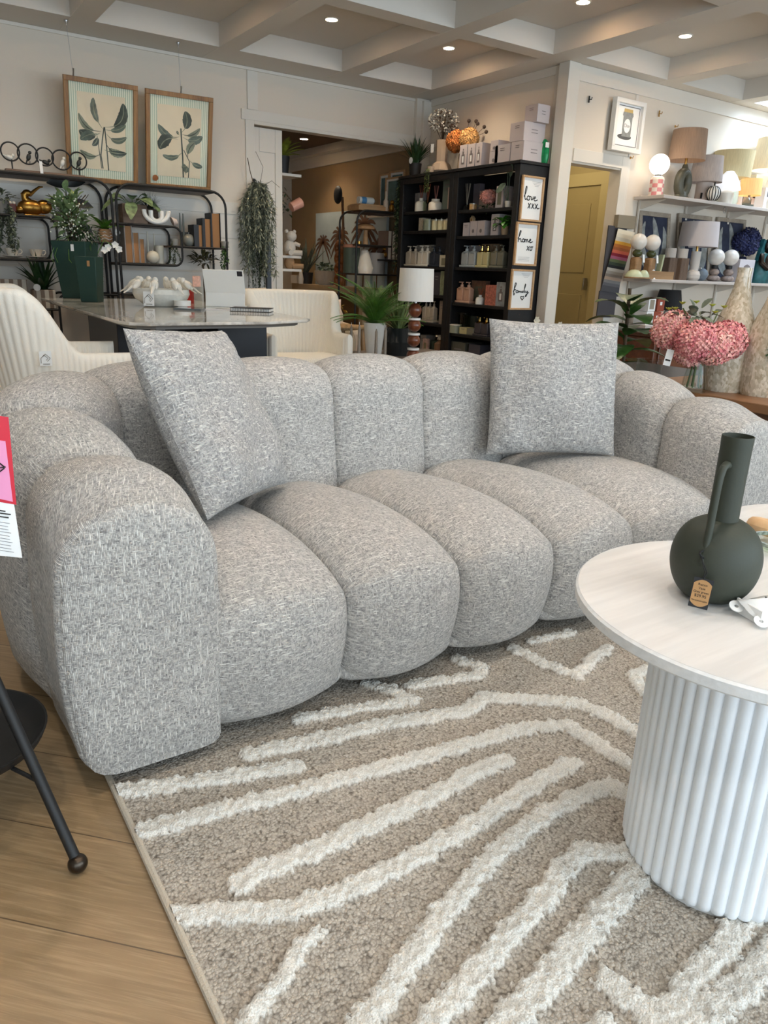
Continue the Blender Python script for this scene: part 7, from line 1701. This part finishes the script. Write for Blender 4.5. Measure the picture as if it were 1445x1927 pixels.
# agave, stone pot plant, brown ring sculpture, white books
def std(name,label,cat,x,y,X=4.66): 
    c=at_x(x,y,X); return thing(name,label,cat,(X,c[1],ztc)),((c-CP)@CF)/FPX
t,k=std('agave_plant','spiky agave in a dark pot on the rattan console in the next room','plant',576,534); G().lathe([(.001,0),(.075,0),(.09,.14),(.08,.14),(.001,.12)],n=22).build('pot',mat('charcoal_pot',(44,42,42),.6),t); grass(26,.44,.06,.7,.15,4,.12,.02).build('leaves',mat('agave_grey',(92,98,82),.6,var=.35,vs=20),t)
t,k=std('succulent_bowl','white stone pot of small round-leaved greenery on the rattan console','plant',613,534); G().lathe([(.001,0),(.09,0),(.135,.08),(.14,.17),(.125,.17),(.001,.14)],n=26,wob=.02).build('pot',mat('white_stone_pot',(188,180,166),.8,bump=.3,bs=30),t); bush(60,(.13,.12,.05),.055,.045,3,(0,0,.21),.4,.3,.4,True).build('leaves',mat('silver_green',(100,116,92),.6,var=.3,vs=20),t)
t,k=std('ring_sculpture','tall amber-brown sculpture of stacked rings on the rattan console','sculpture',638,534,4.56); BRN2=wood('amber_wood',(112,64,26),(158,98,48),.4,2.)
for i in range(4): G().tube([(0,.055*math.cos(a),.075+.118*i+.055*math.sin(a)) for a in np.linspace(0,2*PI,21)[:-1]],.036,10,closed=True).build('ring',BRN2,t)
t,k=std('dried_branch','long dried brown branch standing behind the ring sculpture in the next room','branch',643,534,4.74); G().lathe([(.001,0),(.05,0),(.05,.2),(.04,.2),(.001,.18)],n=16).build('vase',BRN2,t); G().tube([(0,0,.1),(.01,.0,.6),(0,.02,1.0)],.016,8).build('branch',wood('branch_brown',(96,66,40),(130,92,58),.8),t); g=G(); g.ball((-.06,.02,1.02),(.03,.09,.10),14,9); g.build('seed_head',BLACK,t)
t,k=std('storage_box','small stack of white boxes at the left end of the rattan console','box',560,534); G().box((0,0,.05),(.12,.16,.10)).build('box_body',CREAM,t); 
t,k=std('white_figurine','slim white figurine between the white boxes and the agave','figurine',566,534,4.52); G().lathe([(.001,0),(.03,0),(.035,.06),(.022,.13),(.012,.17),(.001,.18)],n=16).build('body',CREAM,t)
# gold-topped glass vase in front
c=at_d(586,575,7.2); t=thing('gold_leaf_vase','small glass vase with gilded flowers in front of the rattan console','vase',(3.84,6.64,0)); zb_=.42
G().lathe([(.001,0),(.16,0),(.16,.42),(.001,.42)],n=26).build('pedestal',RAT,t); G().lathe([(.001,.425),(.05,.42),(.06,.50),(.03,.56),(.028,.56),(.05,.50),(.001,.43)],n=20).build('vase',glassm('vase_glass',(246,250,249)),t); G().tube([(0,0,.45),(.01,0,.66)],.004,5).build('stem',STEM,t); bush(18,(.09,.05,.03),.05,.025,6,(0,0,.68),.2).build('gilded_leaves',mat('gilt',(190,158,80),.35,.8),t)
# black tube shelf in the next room
YSb=7.02
def tubeshelf():
    xa,xb=at_y(652,450,7.35)[0],at_y(752,450,7.35)[0]
    t=thing('shelving_unit','black tube shelving unit inside the next room beside the bookcases','shelf',((xa+xb)/2,7.3,0))
    zt_=at_y(700,398,7.2)[2]; r=.12
    for y in (7.14,7.50):
        o=[(xa,0),(xa,zt_-r)]+arc2((xa+r,zt_-r),r,PI,PI/2)+arc2((xb-r,zt_-r),r,PI/2,0)+[(xb,0)]
        G().tube([(x,y,z) for x,z in o],.011,8).build('arch_frame',BLACK,t,w=True)
    bs=[(xa+.08,xb-.08,zt_),(xa,xb-.25,at_y(690,460,7.14)[2]),(xa+.28,xb,at_y(720,488,7.14)[2]),(xa,xb-.15,at_y(690,515,7.14)[2])]
    for x0,x1,z in bs:
        G().b2((x0,7.15,z-.018),(x1,7.49,z)).build('shelf_board',DKW,t,w=True)
        G().tube([(x0,7.14,z-.008),(x1,7.14,z-.008)],.009,6).build('shelf_rail',BLACK,t,w=True)
    return t,xa,xb,[b[2] for b in bs]
tsu,xa,xb,zz_=tubeshelf()
def onb(x,Y=7.28): return at_y(x,450,Y)[0]
t=thing('lap_tray','pale wooden tray box on top of the black shelf in the next room','box',(onb(690),7.3,zz_[0])); G().box((0,0,.03),(.34,.24,.05)).box((0,0,.062),(.30,.22,.016)).build('box_body',wood('pale_tray',(150,116,80),(184,150,110),.6),t,bevel=.003)
t=thing('baby_bottle','clear bottle with blue label lying on the pale tray box','bottle',(onb(690),7.28,zz_[0]+.0715)); G().lathe([(.001,-.12),(.036,-.12),(.036,.06),(.02,.08),(.001,.08)],(0,0,.038),20,Matrix.Rotation(PI/2,3,'Y')).build('body',mat('frosted',(206,214,214),.3),t); G().lathe([(.0365,-.09),(.0365,-.03)],(0,0,.038),20,Matrix.Rotation(PI/2,3,'Y')).build('blue_label',mat('blue_label',(70,130,180),.5),t)
t=thing('bottle','slim pale bottle beside the gold figure on the black shelf top','bottle',(onb(722),7.26,zz_[0])); G().lathe([(.001,0),(.028,0),(.028,.12),(.010,.15),(.010,.22),(.001,.22)],n=16).build('body',CREAM,t)
t=thing('gold_figure','small gold bird-like figure on the black shelf top','figurine',(onb(729),7.22,zz_[0])); G().ball((0,0,.05),(.03,.03,.05),12,8).ball((0,-.01,.11),.022,10,7).build('body',GLD,t)
t=thing('mushroom_ornament','pale wooden mushroom ornament on the second shelf of the far black unit','ornament',(onb(686),7.26,zz_[1])); G().lathe([(.001,0),(.03,0),(.02,.16),(.001,.16)],n=16).lathe([(.03,.15),(.10,.16),(.095,.185),(.05,.205),(.001,.21)],n=22).build('body',wood('pale_tray',(150,116,80),(184,150,110),.6),t)
t=thing('tealight','small gold tealight cup at the left of the second shelf, far black unit','candle',(onb(668),7.2,zz_[1])); G().cyl((0,0,0),.03,.03,16).build('cup',GLD,t)
t=thing('ornament','white rounded ornament on the lowest visible shelf of the far black unit','ornament',(onb(683),7.24,zz_[3])); G().lathe([(.001,0),(.09,0),(.10,.06),(.06,.18),(.04,.24),(.001,.26)],n=20).build('body',CREAM,t)
t=thing('storage_basket','grey lidded tub on the lowest visible shelf of the far black unit','tub',(onb(705),7.26,zz_[3])); G().cyl((0,0,0),.11,.22,22).build('tub',mat('grey_tub',(128,126,124),.6),t)
t=thing('planter','dark green planter with terracotta rim left on the far black unit','planter',(onb(664),7.3,zz_[3])); G().cyl((0,0,0),.09,.26,22).build('body',mat('moss_tub',(70,80,68),.6),t); G().cyl((0,0,.262),.092,.03,22).build('rim',mat('terracotta',(170,116,92),.7),t)
for i in range(3):
    t=thing('book','taupe upright book, %s of three on the third shelf of the far black unit'%('left','middle','right')[i],'book',(onb(726)+.055*i,7.3,zz_[2]),0,'taupe books in the next room'); G().box((0,0,.15),(.046,.2,.30)).build('cover',mat('taupe_book',(124,106,98),.7),t); G().box((0,-.0,.15),(.036,.202,.29)).build('pages',CREAM,t)
t=thing('gold_ornament','pair of small gilded ornaments on the third shelf of the far black unit','ornament',(onb(716),7.2,zz_[2])); G().ball((0,0,.05),.04,12,8).ball((-.05,0,.035),.03,10,7).ball((0,0,.11),.02,8,6).build('body',GLD,t)
# framed coastal prints high on the tan wall
for i,(a,b,y0,y1,X,lb) in enumerate(((715,733,327,398,4.955,'oak-framed teal coastal print, left one on the tan wall'),(734,762,321,392,4.955,'oak-framed coastal print at the back on the tan wall next to the bookcase'),(726,757,333,400,4.90,'smaller oak-framed teal print standing in front of the other two'))):
    TL=at_x(a,y0,X); TR=at_x(b,y0,X); BL=at_x(a,y1,X); z1=(TL[2]+TR[2])/2
    t,w,h=framed('framed_print',lb,'picture',(X,TL[1],z1),(X,TR[1],z1),(X,TL[1],max(BL[2],1.66)),.018,.02,OAKF,group='coastal prints in the next room')
    G().box((0,h/2,-.004),(w-.02,h-.02,.004)).build('mount',PAPER,t); G().box((0,h/2,-.0015),(w*.66,h*.78,.003)).build('print',mat('teal_sea_print',(82,116,122),.8,var=.5,vs=5),t)
t=thing('picture_ledge','narrow ledge carrying the coastal prints in the next room','shelf',(4.93,7.45,1.655)); G().box((0,0,-.012),(.10,.72,.022)).build('ledge',TRIM,t)
# vine hanging down the left side of the bookcases
t=thing('trailing_plant','dark green trailing vine hanging down the far side of the left-hand bookcase','plant',(4.64,6.80,1.95)); G().tube([(0,0,.0),(.05,-.03,.03),(.1,-.06,.025)],.004,6).build('stem',STEM,t); strands(12,.95,.03,.05,31,.0,30,.5,3).build('foliage',mat('vine_dark',(52,66,40),.6,var=.35,vs=20),t)
# small shelves with toys at the left of the next room
t=thing('toy_shelves','narrow white shelf column with toys just inside the next room','shelf',(3.50,7.23,0))
G().box((-.10,.02,1.0),(.02,.24,2.0)).build('upright',TRIM,t)
ZTS=[1.945,1.185,1.02]; ZTS=[at_y(545,y,7.12)[2] for y in (327,481,506)]
for z in ZTS+[.55]: G().box((.03,0,z-.012),(.26,.26,.024)).build('shelf_board',TRIM,t)
t=potp('potted_fern','yellow-green fern in a black pot on the top toy shelf by the opening',7.2,ZTS[0],3.50,.075,.16,mat('black_pot',(22,22,24),.6),fern(16,.24,.14,.15,1.1,.05,5),mat('lime_fern',(128,134,44),.5,var=.35,vs=20))
def plush(label,z,y,m,s=1.):
    t=thing('soft_toy',label,'toy',(3.56,y,z)); G().ball((0,0,.075*s),(.06*s,.06*s,.08*s),14,10).build('body',m,t); G().ball((.01,-.02,.185*s),(.052*s,.05*s,.05*s),14,10).ball((-.035*s,0,.23*s),.02*s,8,6).ball((.05*s,0,.23*s),.02*s,8,6).build('head',m,t)
    for a,b,c_ in ((.05,-.05,.03),(-.02,-.07,.03)): G().tube([(a*.5,b*.5,.03*s),(a*2*s,b*1.6*s,.028*s)],[.028*s,.026*s],10).build('leg',m,t)
    G().tube([(.04*s,-.02*s,.12*s),(.09*s,-.05*s,.10*s)],[.02*s,.018*s],8).build('arm',m,t); return t
plush('white soft toy sitting on the middle toy shelf in the next room',ZTS[1],7.16,mat('plush_white',(206,198,186),.95,bump=.4,bs=80)); plush('tan teddy sitting on the lower toy shelf in the next room',ZTS[2]-.0,7.16,mat('plush_tan',(176,138,100),.95,bump=.4,bs=80),.8) if False else None
t=thing('soft_toy','tan teddy bear sitting on the lower toy shelf in the next room','toy',(3.62,7.05,.55)); m=mat('plush_tan',(176,138,100),.95,bump=.4,bs=80); zt0=ZTS[2]-.55
t.location=(3.56,7.17,ZTS[2]); G().ball((0,0,.06),(.055,.05,.065),14,10).build('body',m,t); G().ball((.005,-.01,.145),(.045,.043,.042),14,10).ball((-.03,0,.18),.016,8,6).ball((.04,0,.18),.016,8,6).build('head',m,t)
for b in (-.05,.03): G().tube([(.03,b*.5,.03),(.12,b-.03,.03)],[.026,.024],10).build('leg',m,t)
c=at_y(556,385,7.15); t=thing('pink_lantern','blush pink cylindrical glass ornament hanging among greenery inside the opening','ornament',(c[0],7.12,c[2])); G().lathe([(.045,-.07),(.05,.05),(.02,.07),(.001,.07)],(0,0,0),20,Matrix.Rotation(1.1,3,'Y')).build('shade',mat('blush_glass',(216,160,140),.25),t); G().tube([(-.06,0,.03),(-.12,.02,.10),(-.16,.02,.10)],.005,6).build('arm',STEM,t); bush(24,(.05,.05,.12),.05,.025,4,(-.10,.02,.0),.3).build('greenery',GREEN2,t)
